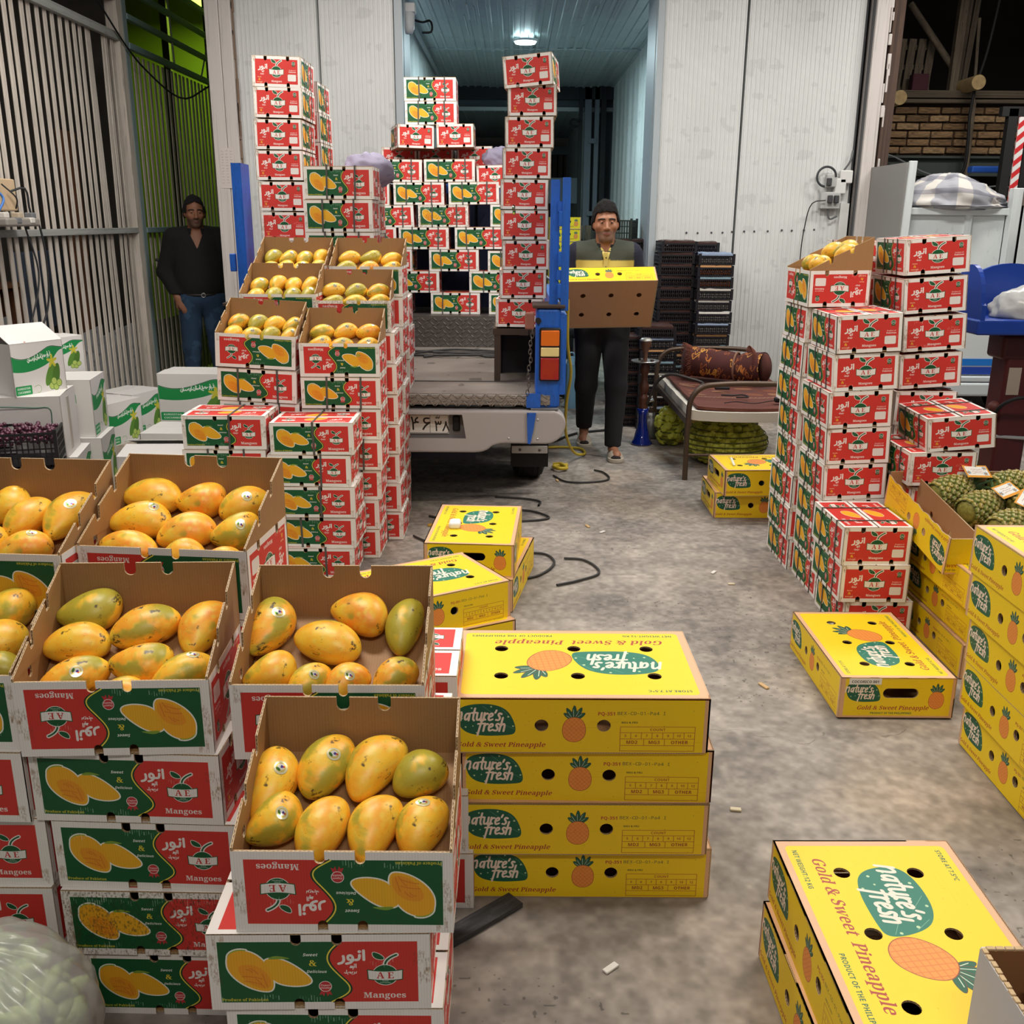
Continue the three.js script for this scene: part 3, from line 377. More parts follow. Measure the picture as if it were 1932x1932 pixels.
// middle left pile, stepped up towards the truck
stack("the stepped pile's left front stack", 'L', [[-1.245, 0.738, -4.15, 0, 0, 1, 1], ...down(4, -1.255, 0.59, -4.15, 0.1475)], { h: 0.1465 });
stack("the stepped pile's right front stack", 'L', [[-0.869, 0.71, -4.15, 0.006, 0, 0, 1], [-0.885, 0.568, -4.15, -0.008, 1, 0, 1], [-0.872, 0.426, -4.15, 0, 0, 0, 1], [-0.875, 0.284, -4.16, 0, -2, 0, 1], [-0.885, 0.142, -4.15, 0, 0, 1, 1]], { h: 0.141 });
openCarton('lower left open mango carton of the stepped pile', "the pile's lower left carton", 'open mango display cartons', -1.156, 1.052, -4.43, 0, rowsOf(21, 4, 4), { rz: -0.05 });
stack("the stepped pile's second left stack", 'L', down(6, -1.155, 0.897, -4.43, 0.1493, { rz: -0.045 }), { h: 0.1475 });
openCarton('lower right open mango carton of the stepped pile', "the pile's lower right carton", 'open mango display cartons', -0.783, 1.016, -4.43, 0, rowsOf(22, 3, 3, 1, 2), {});
stack("the stepped pile's second right stack", 'L', down(6, -0.784, 0.864, -4.43, 0.144, { dx: -0.004 }), { h: 0.1425 });
openCarton('middle left open mango carton of the stepped pile', "the pile's middle left carton", 'open mango display cartons', -1.112, 1.211, -4.71, 0, rowsOf(23, 4, 4), { h: 0.146 });
stack("the stepped pile's third left stack", 'L', down(7, -1.112, 1.062, -4.71, 0.1515));
openCarton('middle right open mango carton with scraped green front', "the pile's middle right carton", 'open mango display cartons', -0.76, 1.183, -4.71, 3, rowsOf(24, 3, 3), { look: 2, h: 0.146 });
stack("the stepped pile's third right stack", 'L', down(7, -0.752, 1.035, -4.71, 0.1478, { dx: 0.004 }), { h: 0.1463 });
openCarton('upper left open mango carton of the stepped pile', "the pile's upper left carton", 'open mango display cartons', -1.114, 1.328, -5.0, 0, rowsOf(25, 4, 4), { h: 0.146 });
stack("the stepped pile's fourth left stack", 'L', down(8, -1.114, 1.18, -5.0, 0.1475), { h: 0.146 });
openCarton('upper right open mango carton of the stepped pile', "the pile's upper right carton", 'open mango display cartons', -0.735, 1.327, -5.0, 0, rowsOf(26, 3, 3), { h: 0.146 });
stack("the stepped pile's fourth right stack", 'L', down(8, -0.74, 1.18, -5.0, 0.1475, { dx: 0.001 }), { h: 0.146 });
// right tower beside the bed
stack('the tall tower next to the bed', 'S', [[1.408, 1.204, -3.93, 0.06, -1, 0, 2], [1.412, 1.052, -3.935, 0.058, 0, 0, 2], [1.405, 0.9, -3.93, 0.05, 1, 0, 2], [1.412, 0.749, -3.93, 0.045, -1, 0, 2], [1.414, 0.598, -3.93, 0.04, 0, 0, 2], [1.42, 0.448, -3.925, 0.02, 0, 0, 2], [1.425, 0.298, -3.93, 0, 0, 0, 2], [1.43, 0.149, -3.93, 0, 0, 1, 2]], { h: 0.1485 });
stack("the three-high stack before the tall tower", 'S', [[1.385, 0.45, -3.53, 0, 1, 0, 2], [1.39, 0.3, -3.525, 0, 0, 0, 2], [1.42, 0.15, -3.53, 0, 0, 0, 2]]);
openCarton('open mango carton turned end-on, on top of the right tower', 'the open carton on the right tower', 'open mango display cartons', 1.385, 1.356, -4.27, 0, [[-0.1, 0.23, 0.5, 0.13, 0.085, 'back', 5, 2], [0.02, 0.25, 0.5, 0.13, 0.085, 'back', 1, 0], [0.11, 0.22, 0.6, 0.12, 0.08, 'back', 5, 0], [-0.09, 0.12, 0.4, 0.12, 0.08, 'front', 1, 0], [0.04, 0.12, 0.4, 0.125, 0.08, 'front', 5, 1]], { face: 'S', rz: 0.018, lift: 0.045 });
stack('the tower behind the tall tower', 'S', down(8, 1.4, 1.2, -4.3, 0.15));
stack('the far right tower facing the aisle', 'S', [[1.723, 1.496, -4.13, 0.075, -1, 0, 2], [1.732, 1.34, -4.13, 0.075, 0, 0, 2], [1.75, 1.184, -4.13, 0.072, 0, 1, 2], [1.752, 1.028, -4.13, 0.07, 0, 0, 2], ...down(6, 1.755, 0.868, -4.13, 0.144)], { h: 0.1435 });
stack('the leaning stack behind the open pineapple tray', 'S', [[1.75, 0.83, -3.77, 0.1, -3, 0, 2], [1.7, 0.685, -3.77, 0.02, 0, 1, 2], ...down(4, 1.72, 0.54, -3.775, 0.135)], { h: 0.133 });
stack('the tower glimpsed behind the open carton', 'S', down(10, 1.66, 1.47, -4.56, 0.147), { h: 0.145 });
// ---------------------------------------------------------------- truck load
stack('the left tower on the truck', 'S', [[-1.28, 2.386, -5.72, -0.03, 0, 0, 2], [-1.282, 2.232, -5.72, -0.018, 0, 0, 2], [-1.292, 2.07, -5.72, -0.006, 0, 0, 2], [-1.295, 1.91, -5.72, 0, 0, 0, 2], [-1.289, 1.748, -5.72, 0, 0, 0, 2], [-1.286, 1.587, -5.72, 0, 0, 1, 2], ...down(5, -1.286, 1.43, -5.72, 0.155)], { h: 0.1545 });
stack("the tower behind the left truck tower", 'S', down(10, -1.265, 2.31, -6.11, 0.165), { h: 0.163 });
stack("the green-fronted column on the truck", 'L', [[-0.918, 1.816, -5.4, 0, 0, 0, 2], [-0.927, 1.65, -5.4, 0.008, 0, 0, 2], [-0.924, 1.485, -5.4, 0, 0, 0, 2], [-0.93, 1.32, -5.4, 0, 0, 0, 2]], { h: 0.164 });
stack("the truck's tail-edge stack", 'L', down(3, -0.742, 1.154, -5.34, 0.165, { dx: 0.004 }), { h: 0.163 });
stack("the truck's left tail-edge stack", 'L', down(3, -1.12, 1.154, -5.4, 0.165), { h: 0.163 });
stack('the right tower on the truck', 'S', [[0.06, 2.385, -5.6, 0.085, -8, 0, 2], [0.092, 2.243, -5.62, 0.015, 0, 0, 2], [0.079, 2.083, -5.62, 0.012, 0, 0, 2], [0.067, 1.925, -5.62, 0.004, 0, 0, 2], [0.056, 1.765, -5.62, -0.006, 0, 0, 2], [0.058, 1.605, -5.62, 0, 0, 0, 2], [0.066, 1.445, -5.62, 0.004, 0, 0, 2], [0.052, 1.288, -5.62, 0.01, 0, 0, 2], [0.03, 1.128, -5.62, 0, -4, 0, 2]], { h: 0.1555 });
// the heaped load against the cab: courses from the top down, each [x, yTop, rz, face, zFront]
const HEAP = [
  [[-0.59, 2.497, 0.006, 'L']], [[-0.586, 2.343, 0.004, 'L']],
  [[-0.69, 2.187, -0.012, 'S', -7.33, 14], [-0.42, 2.196, 0.018, 'S']],
  [[-0.848, 2.06, -0.008, 'S', -7.66], [-0.58, 2.06, -0.01, 'S', -7.66], [-0.295, 2.07, 0.02, 'S', -7.66]],
  [[-0.835, 1.961, -0.01, 'L'], [-0.461, 1.964, 0.012, 'L'], [-0.14, 1.925, 0.03, 'S']],
  [[-1.02, 1.797, -0.01, 'S'], [-0.681, 1.807, 0.006, 'L'], [-0.29, 1.812, 0.02, 'L']],
  [[-0.903, 1.648, 0.03, 'L'], [-0.509, 1.655, 0.01, 'L'], [0.01, 1.66, 0, 'L']],
  [[-1.03, 1.5, 0, 'L'], [-0.651, 1.5, 0.004, 'L'], [-0.247, 1.503, 0.01, 'L']],
  [[-0.868, 1.345, 0, 'S'], [-0.435, 1.346, 0.004, 'L'], [-0.008, 1.34, 0.003, 'L']],
  [[-0.724, 1.192, 0.003, 'L'], [-0.144, 1.195, 0.003, 'L'], [-1.1, 1.192, 0, 'L']],
  [[-0.427, 1.04, 0, 'L'], [-0.93, 1.04, 0, 'L'], [0.0, 1.04, 0, 'L']]];
HEAP.forEach((row, i) => row.forEach(([x, y, rz, face, z = -7.35, ry = 0], j) => {
  const t = mangoCarton(`${face === 'S' ? 'red-ended carton' : 'green mango carton'}, ${NTH[j]} from left in the heap\'s ${i ? NTH[i] : 'top'} course from the top`, 'mango cartons heaped against the cab', (i * 3 + j) % 6 === 4 ? 1 : i === 6 && j === 1 ? 2 : 0, [-0.085, 0.1]);
  setCarton(t, face, x, y, z, rz, ry * PI / 180, 0.1535, undefined, MH + 0.002);
}));
// ---------------------------------------------------------------- the pickup truck
const blue = mat('#ffffff', 0.42, { map: grime(24, 92, 190, 0.22, 3, 6, 0.25) }), darkBlue = mat('#141c3c', 0.6), steel = mat('#6e6a66', 0.42, { metalness: 0.75, bumpMap: grainBump, bumpScale: 0.002 }), rust = mat('#4a3b31', 0.75, { metalness: 0.3 }), bumperGrey = mat('#a8a3a2', 0.48), black = mat('#0c0c0d', 0.7), chromish = mat('#c9c9c9', 0.3, { metalness: 0.8 });
const deckMat = new THREE.MeshStandardMaterial({ roughness: 0.55, metalness: 0.35, map: grime(142, 134, 126, 0.55, 9, 5, 0.3), bumpMap: grainBump, bumpScale: 0.003 });
const truck = thing('pickup_truck', 'blue pickup truck backed into the loading bay with a steel-lined bed of mango cartons', 'truck');
{
  const XL = -1.44, XR = 0.2, W = XR - XL, cx = (XL + XR) / 2, DY = 0.66, ZR = -5.2, ZF = -7.2;
  part(truck, 'bed_floor', bx(W, 0.04, 2.55, cx, DY - 0.02, ZR - 1.29), deckMat);
  part(truck, 'bed_seam', bx(W - 0.1, 0.006, 0.018, cx, DY + 0.002, -5.62), steel);
  // raised checker-plate step at the front of the bed, and the checker lip along the tail
  const step = part(truck, 'bed_step', bx(W, 0.225, 0.75, cx, DY + 0.1125, ZF - 0.375), steel);
  const tread = (list, y0, y1, x0, x1, z, p) => { for (let j = 0; y0 + j * p < y1; j++) for (let i = 0; x0 + i * p * 1.5 < x1; i++) { const s = (i + j) % 2 ? 1 : -1; list.push(new THREE.SphereGeometry(1, 6, 4).scale(0.021, 0.0048, 0.0042).rotateZ(-0.75 * s - 0.02).translate(x0 + i * p * 1.5 + (j % 2) * p * 0.75, y0 + j * p, z)); } return list; };
  part(step, 'tread_pattern', merge(tread([], DY + 0.02, DY + 0.222, XL + 0.02, XR - 0.02, ZF + 0.001, 0.03)), steel).userData.kind = 'stuff';
  const lip = part(truck, 'tail_lip', rb(W, 0.055, 0.03, 0.006, cx, DY - 0.03, ZR), deckMat);
  part(lip, 'tread_pattern', merge(tread([], DY - 0.05, DY - 0.008, XL + 0.02, XR - 0.02, ZR + 0.015, 0.02)), deckMat).userData.kind = 'stuff';
  part(truck, 'side_wall', bx(0.05, 0.42, 2.6, XR + 0.055, DY + 0.21, ZR - 1.3), blue); part(truck, 'side_wall', bx(0.05, 0.42, 2.6, XL - 0.03, DY + 0.21, ZR - 1.3), blue);
  const guard = part(truck, 'cab_guard', merge([bx(W, 1.1, 0.04, cx, 1.2, -8.08), ...[0, 1, 2, 3, 4].map((i) => bx(0.05, 1.1, 0.03, XL + 0.1 + i * 0.36, 1.2, -8.05)), beam([-0.6, 0.95, -8.04], [-0.2, 1.6, -8.04], 0.04, 0.03), bx(W, 0.08, 0.06, cx, 1.42, -8.04)]), darkBlue);
  part(truck, 'cab', merge([rb(1.62, 0.9, 1.5, 0.1, cx, 1.05, -8.85), rb(1.4, 0.42, 1.15, 0.12, cx, 1.62, -8.8)]), blue);
  // rear pillars with the lamps
  for (const s of [1, -1]) {
    const x = s > 0 ? 0.185 : -1.425;
    const pil = part(truck, 'rear_pillar', rb(0.13, 0.53, 0.22, 0.02, x, DY + 0.19, ZR - 0.1), blue);
    part(pil, 'pillar_cap', rb(0.17, 0.018, 0.24, 0.006, x, DY + 0.462, ZR - 0.1), rust);
    const lamp = part(truck, 'tail_lamp', rb(0.112, 0.28, 0.03, 0.012, x + 0.008 * s, DY + 0.215, ZR + 0.02), black);
    for (const [h, y, c] of [[0.085, 0.302, '#e2701c'], [0.052, 0.23, '#e6d394'], [0.12, 0.142, '#a01424']]) part(lamp, 'lens', rb(0.096, h - 0.004, 0.018, 0.006, x + 0.008 * s, DY + y, ZR + 0.034), new THREE.MeshPhysicalMaterial({ color: c, roughness: 0.18, clearcoat: 0.6 }));
    part(truck, 'corner_bracket', bx(0.075, 0.075, 0.012, x - 0.075 * s, DY - 0.03, ZR + 0.022), blue);
    part(truck, 'pillar_bolt', cyl(0.016, 0.016, 0.02, 10).rotateX(PI / 2), black, [x - 0.055 * s, DY + 0.39, ZR + 0.015]);
  }
  // tall stake gates swung open at both rear corners
  const gateR = part(truck, 'stake_gate', merge([bx(0.046, 0.64, 0.035, 0.21, 1.43, ZR - 0.05), bx(0.04, 0.66, 0.035, 0.266, 1.43, ZR - 0.02), bx(0.03, 0.05, 0.03, 0.238, 1.62, ZR - 0.03), bx(0.03, 0.05, 0.03, 0.238, 1.28, ZR - 0.03), bx(0.02, 0.64, 0.3, 0.222, 1.43, ZR - 0.22)]), blue);
  for (const y of [1.56, 1.36, 1.2]) part(gateR, 'hinge', rb(0.02, 0.075, 0.03, 0.005, 0.238, y, ZR - 0.015), blue);
  const gateL = part(truck, 'stake_gate', merge([bx(0.05, 0.72, 0.05, -1.412, 1.46, ZR - 0.08), bx(0.02, 0.72, 0.14, -1.4, 1.46, ZR - 0.16)]), blue); part(gateL, 'hinge', rb(0.03, 0.09, 0.03, 0.005, -1.462, 1.33, ZR - 0.07), blue);
  // bumper: grey shell with a stepped lower edge, recessed plate pocket
  const s = new THREE.Shape(); s.moveTo(-1.5, 0.565); s.lineTo(0.22, 0.565); s.quadraticCurveTo(0.275, 0.55, 0.27, 0.5); s.quadraticCurveTo(0.26, 0.42, 0.18, 0.41); s.lineTo(-0.05, 0.412); s.quadraticCurveTo(-0.11, 0.405, -0.13, 0.385); s.quadraticCurveTo(-0.15, 0.36, -0.22, 0.36); s.lineTo(-1.1, 0.36); s.lineTo(-1.2, 0.41); s.lineTo(-1.5, 0.41); s.closePath();
  const pocket = new THREE.Path(); pocket.moveTo(-0.86, 0.555); pocket.lineTo(-0.27, 0.555); pocket.lineTo(-0.25, 0.425); pocket.lineTo(-0.88, 0.425); pocket.closePath(); s.holes.push(pocket);
  const bp = part(truck, 'bumper', new THREE.ExtrudeGeometry(s, { depth: 0.1, bevelEnabled: true, bevelSize: 0.014, bevelThickness: 0.014, bevelSegments: 3, curveSegments: 8 }).translate(0, 0, ZR - 0.075), bumperGrey);
  part(bp, 'plate_pocket', bx(0.7, 0.17, 0.02, -0.565, 0.49, ZR - 0.045), mat('#6d6866', 0.6));
  part(bp, 'corner_tread', rb(0.15, 0.012, 0.1, 0.005, 0.17, 0.585, ZR - 0.02), mat('#6f7076', 0.6)); for (const [x, y] of [[0.135, 0.53], [0.135, 0.425], [-0.02, 0.428]]) part(bp, 'screw', new THREE.SphereGeometry(0.007, 8, 6).scale(1, 1, 0.5), chromish, [x, y, ZR + 0.04]);
  part(bp, 'lower_valance', bx(0.95, 0.09, 0.5, -0.68, 0.325, ZR - 0.35), mat('#191f38', 0.7));
  const plateMat = mat('#fff', 0.4, { map: canvasTex(1024, 216, (g) => {
    g.fillStyle = '#d8d6d0'; g.fillRect(0, 0, 1024, 216); g.strokeStyle = '#3a3a3a'; g.lineWidth = 6; g.beginPath(); g.roundRect(6, 6, 1012, 204, 16); g.stroke(); g.fillStyle = '#1d3a8c'; g.fillRect(10, 10, 66, 196);
    let x = 420; for (const d of [1, 4, 6]) { ink(g, DIGIT[d], x, 22, 158, 19, '#101010'); x += 132; } g.fillStyle = '#4a4a4a'; g.fillRect(812, 8, 5, 200); ink(g, W_IRAN, 866, 12, 44, 6, '#222'); x = 836; for (const d of [3, 8]) { ink(g, DIGIT[d], x, 68, 124, 15, '#101010'); x += 92; } for (const d of [0, 1]) ink(g, DIGIT[d ? 2 : 1], 110 + d * 110, 22, 158, 19, '#101010');
  }) });
  part(bp, 'number_plate', bx(0.5, 0.105, 0.006, -0.595, 0.49, ZR - 0.03), plateMat); part(bp, 'plate_lamp', rb(0.04, 0.085, 0.02, 0.01, -0.305, 0.495, ZR - 0.03), black);
  // wheels, mud flap with its pale strip, chassis
  for (const x of [0.1, -1.3]) { const tyre = part(truck, 'wheel', lathe([[0.12, -0.1], [0.26, -0.1], [0.3, -0.085], [0.315, -0.06], [0.315, 0.06], [0.3, 0.085], [0.26, 0.1], [0.12, 0.1]], 36).rotateZ(PI / 2), mat('#101010', 0.85), [x, 0.315, -6.05]); part(tyre, 'tread_pattern', merge([-0.06, -0.03, 0, 0.03, 0.06].map((d) => new THREE.TorusGeometry(0.3165, 0.0035, 5, 36).rotateY(PI / 2).translate(d, 0, 0))), mat('#050505', 0.9)); part(tyre, 'hub', cyl(0.14, 0.14, 0.14, 24).rotateZ(PI / 2), mat('#55565a', 0.5)); }
  const fl = part(truck, 'mud_flap', bx(0.22, 0.3, 0.012, 0.1, 0.31, -5.62), mat('#0e0d0d', 0.75)); part(fl, 'flap_strip', rb(0.21, 0.045, 0.012, 0.004, 0.1, 0.265, -5.608), mat('#b9b7b4', 0.45)); for (const d of [-0.055, 0.06]) part(fl, 'rivet', new THREE.SphereGeometry(0.008, 8, 6), steel, [0.1 + d, 0.265, -5.6]);
  part(truck, 'chassis', merge([bx(0.08, 0.12, 3.4, -0.15, 0.52, -7.1), bx(0.08, 0.12, 3.4, -1.05, 0.52, -7.1), bar([-1.3, 0.33, -6.05], [0.1, 0.33, -6.05], 0.05), rb(0.3, 0.3, 0.3, 0.1, -0.6, 0.35, -6.05)]), black);
  part(truck, 'front_wheel', lathe([[0.12, -0.09], [0.28, -0.09], [0.31, -0.06], [0.31, 0.06], [0.28, 0.09], [0.12, 0.09]], 28).rotateZ(PI / 2), mat('#101010', 0.85), [0.1, 0.31, -8.9]); part(truck, 'front_wheel', lathe([[0.12, -0.09], [0.28, -0.09], [0.31, -0.06], [0.31, 0.06], [0.28, 0.09], [0.12, 0.09]], 28).rotateZ(PI / 2), mat('#101010', 0.85), [-1.3, 0.31, -8.9]);
  // chain from the pillar to the tail corner, with its hooks
  const ch = new THREE.Group(); ch.name = 'chain'; truck.add(ch); for (let i = 0; i < 17; i++) { const l = part(ch, 'link', new THREE.TorusGeometry(0.011, 0.003, 5, 12).scale(0.75, 1.35, 1), steel, [0.098 - i * 0.0012 + 0.004 * Math.sin(i), 1.02 - i * 0.0215, ZR + 0.035]); if (i % 2) l.rotation.y = PI / 2; }
  part(truck, 'tied_rag', rb(0.05, 0.09, 0.03, 0.012, 0.085, 1.05, ZR + 0.03), mat('#8a5a4e', 0.9)); const rag = new THREE.Shape(); rag.moveTo(0, 0); rag.lineTo(0.05, 0); rag.lineTo(0.035, -0.1); rag.lineTo(0.02, -0.17); rag.lineTo(0.006, -0.165); rag.closePath();
  part(truck, 'latch_plate', new THREE.ExtrudeGeometry(rag, { depth: 0.008, bevelEnabled: false }).translate(0.075, 0.57, ZR + 0.05), blue);
}
const stand = thing('steel_stand', 'dark steel stand on the truck bed carrying the right carton tower', 'stand');
part(stand, 'top', merge([bx(0.29, 0.035, 0.36, 0.03, 0.945, -5.8), bx(0.05, 0.035, 0.02, 0.06, 0.945, -5.61)]), rust); for (const [x, z] of [[-0.09, -5.64], [0.15, -5.64], [-0.09, -5.96], [0.15, -5.96]]) part(stand, 'leg', bx(0.035, 0.268, 0.035, x, 0.794, z), rust); part(stand, 'panel', bx(0.26, 0.26, 0.01, 0.03, 0.79, -5.98), mat('#1c1b20', 0.7));
// ---------------------------------------------------------------- floor
const floorTex = dataTex(2048, 2048, (u, v) => {
  const big = fbm(u * 5, v * 5, 1, 4, 5), mid = fbm(u * 20, v * 20, 4, 5, 20), fine = fbm(u * 180, v * 180, 8, 2, 180), warp = fbm(u * 9, v * 9, 21, 3, 9);
  const sub = fbm(u * 64, v * 64, 13, 4, 64); let k = 0.86 + (big - 0.5) * 0.22 + (mid - 0.5) * 0.3 + (sub - 0.5) * 0.26 + (fine - 0.5) * 0.3, warm = THREE.MathUtils.clamp((fbm(u * 7, v * 7, 33, 4, 7) - 0.45) * 2.4, 0, 1);
  const stain = sm(THREE.MathUtils.clamp((fbm(u * 11, v * 11, 51, 5, 11) - 0.56) * 7, 0, 1)) * sm(THREE.MathUtils.clamp(sub * 4 - 1.5, 0, 1)); k *= 1 - 0.22 * stain;
  const cr = Math.abs(fbm(u * 4, v * 4, 71, 6, 4) - 0.5); if (cr < 0.0009 && big > 0.53 && fine > 0.45) k *= 0.8;
  const spot = vn(u * 400, v * 400, 5, 400); if (spot > 0.9 && warp > 0.5) k *= 0.72;
  return [Math.min(255, 164 * k + 10 * warm), Math.min(255, 155 * k + 2 * warm), Math.min(255, 146 * k - 9 * warm)];
});
const floorBump = dataTex(1024, 1024, (u, v) => { const n = 255 * (0.6 * fbm(u * 20, v * 20, 4, 5, 20) + 0.4 * fbm(u * 120, v * 120, 9, 2, 120)); return [n, n, n]; }, false);
function floorUV(g, s) { const p = g.attributes.position, uv = g.attributes.uv; for (let i = 0; i < p.count; i++) uv.setXY(i, p.getX(i) / s, p.getZ(i) / s); return g; }
struct('floor', floorUV(bx(34, 0.3, 40, 0, -0.15, -12), 4.2), new THREE.MeshStandardMaterial({ map: floorTex, bumpMap: floorBump, bumpScale: 0.005, roughness: 0.72 }));
// ---------------------------------------------------------------- white ribbed facade and loading bay
const wallWhite = new THREE.MeshStandardMaterial({ roughness: 0.36, map: grime(214, 216, 214, 0.07, 12, 3, 0.05) }), trimWhite = new THREE.MeshStandardMaterial({ roughness: 0.5, map: grime(206, 199, 194, 0.09, 14, 4, 0.12) }), seamDark = mat('#5a5c5e', 0.8), bayWhite = new THREE.MeshStandardMaterial({ roughness: 0.42, map: grime(204, 210, 208, 0.1, 15, 3, 0.1) });
function ribbed(w, h, pitch = 0.034, depth = 0.004, waves = 0.0022) {  // upright ribs; the sheet is slightly wavy
  const n = Math.round(w / pitch), s = new THREE.Shape(); s.moveTo(-w / 2, -0.05);
  for (let i = 0; i <= n; i++) { const x = -w / 2 + i * w / n, dz = waves * Math.sin(x * 5.1 + 1) + waves * 0.8 * Math.sin(x * 13); s.lineTo(Math.max(-w / 2, x - pitch * 0.3), dz); if (i < n) { s.lineTo(x + pitch * 0.26, dz); s.lineTo(x + pitch * 0.34, depth + dz); s.lineTo(x + pitch * 0.6, depth + dz); s.lineTo(x + pitch * 0.68, dz); } }
  s.lineTo(w / 2, -0.05); s.closePath();
  return new THREE.ExtrudeGeometry(s, { depth: h, bevelEnabled: false }).rotateX(-PI / 2).rotateX(0).scale(1, 1, -1);
}
function ribPanel(parent, w, h, x, y, z, ry, m = wallWhite, o = {}) {
  const g = ribbed(w, h, o.pitch, o.depth, o.waves); const p = g.attributes.position, idx = []; for (let i = 0; i < p.count; i += 3) { for (const a of ['position', 'normal', 'uv']) { const A = g.attributes[a]; for (let k = 0; k < A.itemSize; k++) { const t = A.array[(i + 1) * A.itemSize + k]; A.array[(i + 1) * A.itemSize + k] = A.array[(i + 2) * A.itemSize + k]; A.array[(i + 2) * A.itemSize + k] = t; } } } g.computeVertexNormals();
  return part(parent, 'panel', g, m, [x, y, z], o.rot ?? [0, ry, 0]);
}
const FZ = -8.3, FH = 4.4;
const wallL = structGroup('wall_left');
for (const [x0, x1] of [[-2.16, -1.52], [-1.51, -0.93]]) ribPanel(wallL, x1 - x0, FH, (x0 + x1) / 2, 0, FZ, 0);
part(wallL, 'backing', bx(1.3, FH, 0.1, -1.54, FH / 2, FZ - 0.1), seamDark);
part(wallL, 'corner_trim', merge([bx(0.06, FH, 0.12, -0.9, FH / 2, FZ - 0.03), bx(0.02, FH, 0.5, -0.88, FH / 2, FZ - 0.3)]), mat('#a9b3b8', 0.45));
const postL = structGroup('pillar_left'); part(postL, 'column', merge([rb(0.105, 4.6, 0.2, 0.006, -2.305, 2.3, FZ + 0.02), rb(0.088, 4.6, 0.19, 0.006, -2.206, 2.3, FZ + 0.02)]), trimWhite); part(postL, 'sealant', merge([bx(0.012, 4.5, 0.02, -2.158, 2.25, FZ + 0.06), ...Array.from({ length: 14 }, () => rb(0.02, rr(0.06, 0.3), 0.015, 0.006, -2.156 + rr(-0.006, 0.008), rr(1, 3.3), FZ + 0.075))]), mat('#7a6656', 0.85));
const scrawl = canvasTex(256, 512, (g) => { g.fillStyle = '#cfc6c0'; g.fillRect(0, 0, 256, 512); const q = rng(5); g.strokeStyle = 'rgba(110,100,98,.75)'; g.lineWidth = 3; for (let j = 0; j < 12; j++) for (let i = 0; i < 3; i++) { let x = 20 + i * 80, y = 40 + j * 36 + q() * 8; g.beginPath(); g.moveTo(x, y); for (let k = 0; k < 6; k++) { x += 3 + q() * 9; g.lineTo(x, y + (q() - 0.5) * 18); } g.stroke(); } });
part(postL, 'pencil_notes', bx(0.11, 0.3, 0.002, -2.26, 1.93, FZ + 0.122), mat('#fff', 0.6, { map: scrawl }));
single('paper_note', bx(0.062, 0.105, 0.002, -2.198, 1.63, FZ + 0.117), mat('#fff', 0.7, { map: canvasTex(128, 200, (g) => { g.fillStyle = '#d9c24e'; g.fillRect(0, 0, 128, 200); const q = rng(8); g.lineWidth = 5; for (const [y, c] of [[30, '#7c6a20'], [80, '#7e2f22'], [130, '#8b7a2c'], [170, '#8b7a2c']]) { g.strokeStyle = c; g.beginPath(); let x = 14; g.moveTo(x, y); while (x < 112) { x += 5 + q() * 9; g.lineTo(x, y + (q() - 0.5) * 20); } g.stroke(); } }) }), 'small yellow paper note stuck on the white pillar by the gate', 'note');
const wallR = structGroup('wall_right');
for (const [x0, x1] of [[1.14, 1.79], [1.8, 2.7]]) ribPanel(wallR, x1 - x0, FH, (x0 + x1) / 2, 0, FZ, 0);
part(wallR, 'backing', bx(1.6, FH, 0.1, 1.92, FH / 2, FZ - 0.1), seamDark);
for (let i = 0; i < 12; i++) part(wallR, 'screw', new THREE.SphereGeometry(0.0085, 8, 6).scale(1, 1, 0.7), mat('#55565a', 0.4, { metalness: 0.6 }), [1.42 + i * 0.092 + rr(-0.02, 0.02), 1.462 + i * 0.003 + rr(-0.004, 0.004), FZ + 0.008]);
part(wallR, 'corner_trim', merge([bx(0.05, FH, 0.12, 1.12, FH / 2, FZ - 0.03), bx(0.02, FH, 0.5, 1.1, FH / 2, FZ - 0.3)]), mat('#aab4b8', 0.45));
const postR = structGroup('pillar_right'); part(postR, 'column', merge([rb(0.085, 4.6, 0.16, 0.006, 2.78, 2.3, FZ + 0.02), rb(0.03, 4.6, 0.12, 0.006, 2.838, 2.3, FZ + 0.01)]), trimWhite); part(postR, 'joint', bx(0.01, 4.6, 0.04, 2.732, 2.3, FZ + 0.05), seamDark);
const woodDark = new THREE.MeshStandardMaterial({ roughness: 0.8, map: grime(74, 56, 46, 0.7, 17, 6, 0.3) });
part(postR, 'timber', beam([2.94, 4.4, FZ], [2.89, 0, FZ], 0.085, 0.12), woodDark); part(postR, 'sealant', merge(Array.from({ length: 16 }, () => rb(rr(0.012, 0.03), rr(0.05, 0.28), 0.02, 0.006, 2.872 + rr(-0.012, 0.02), rr(1.7, 3.3), FZ + 0.055))), trimWhite);
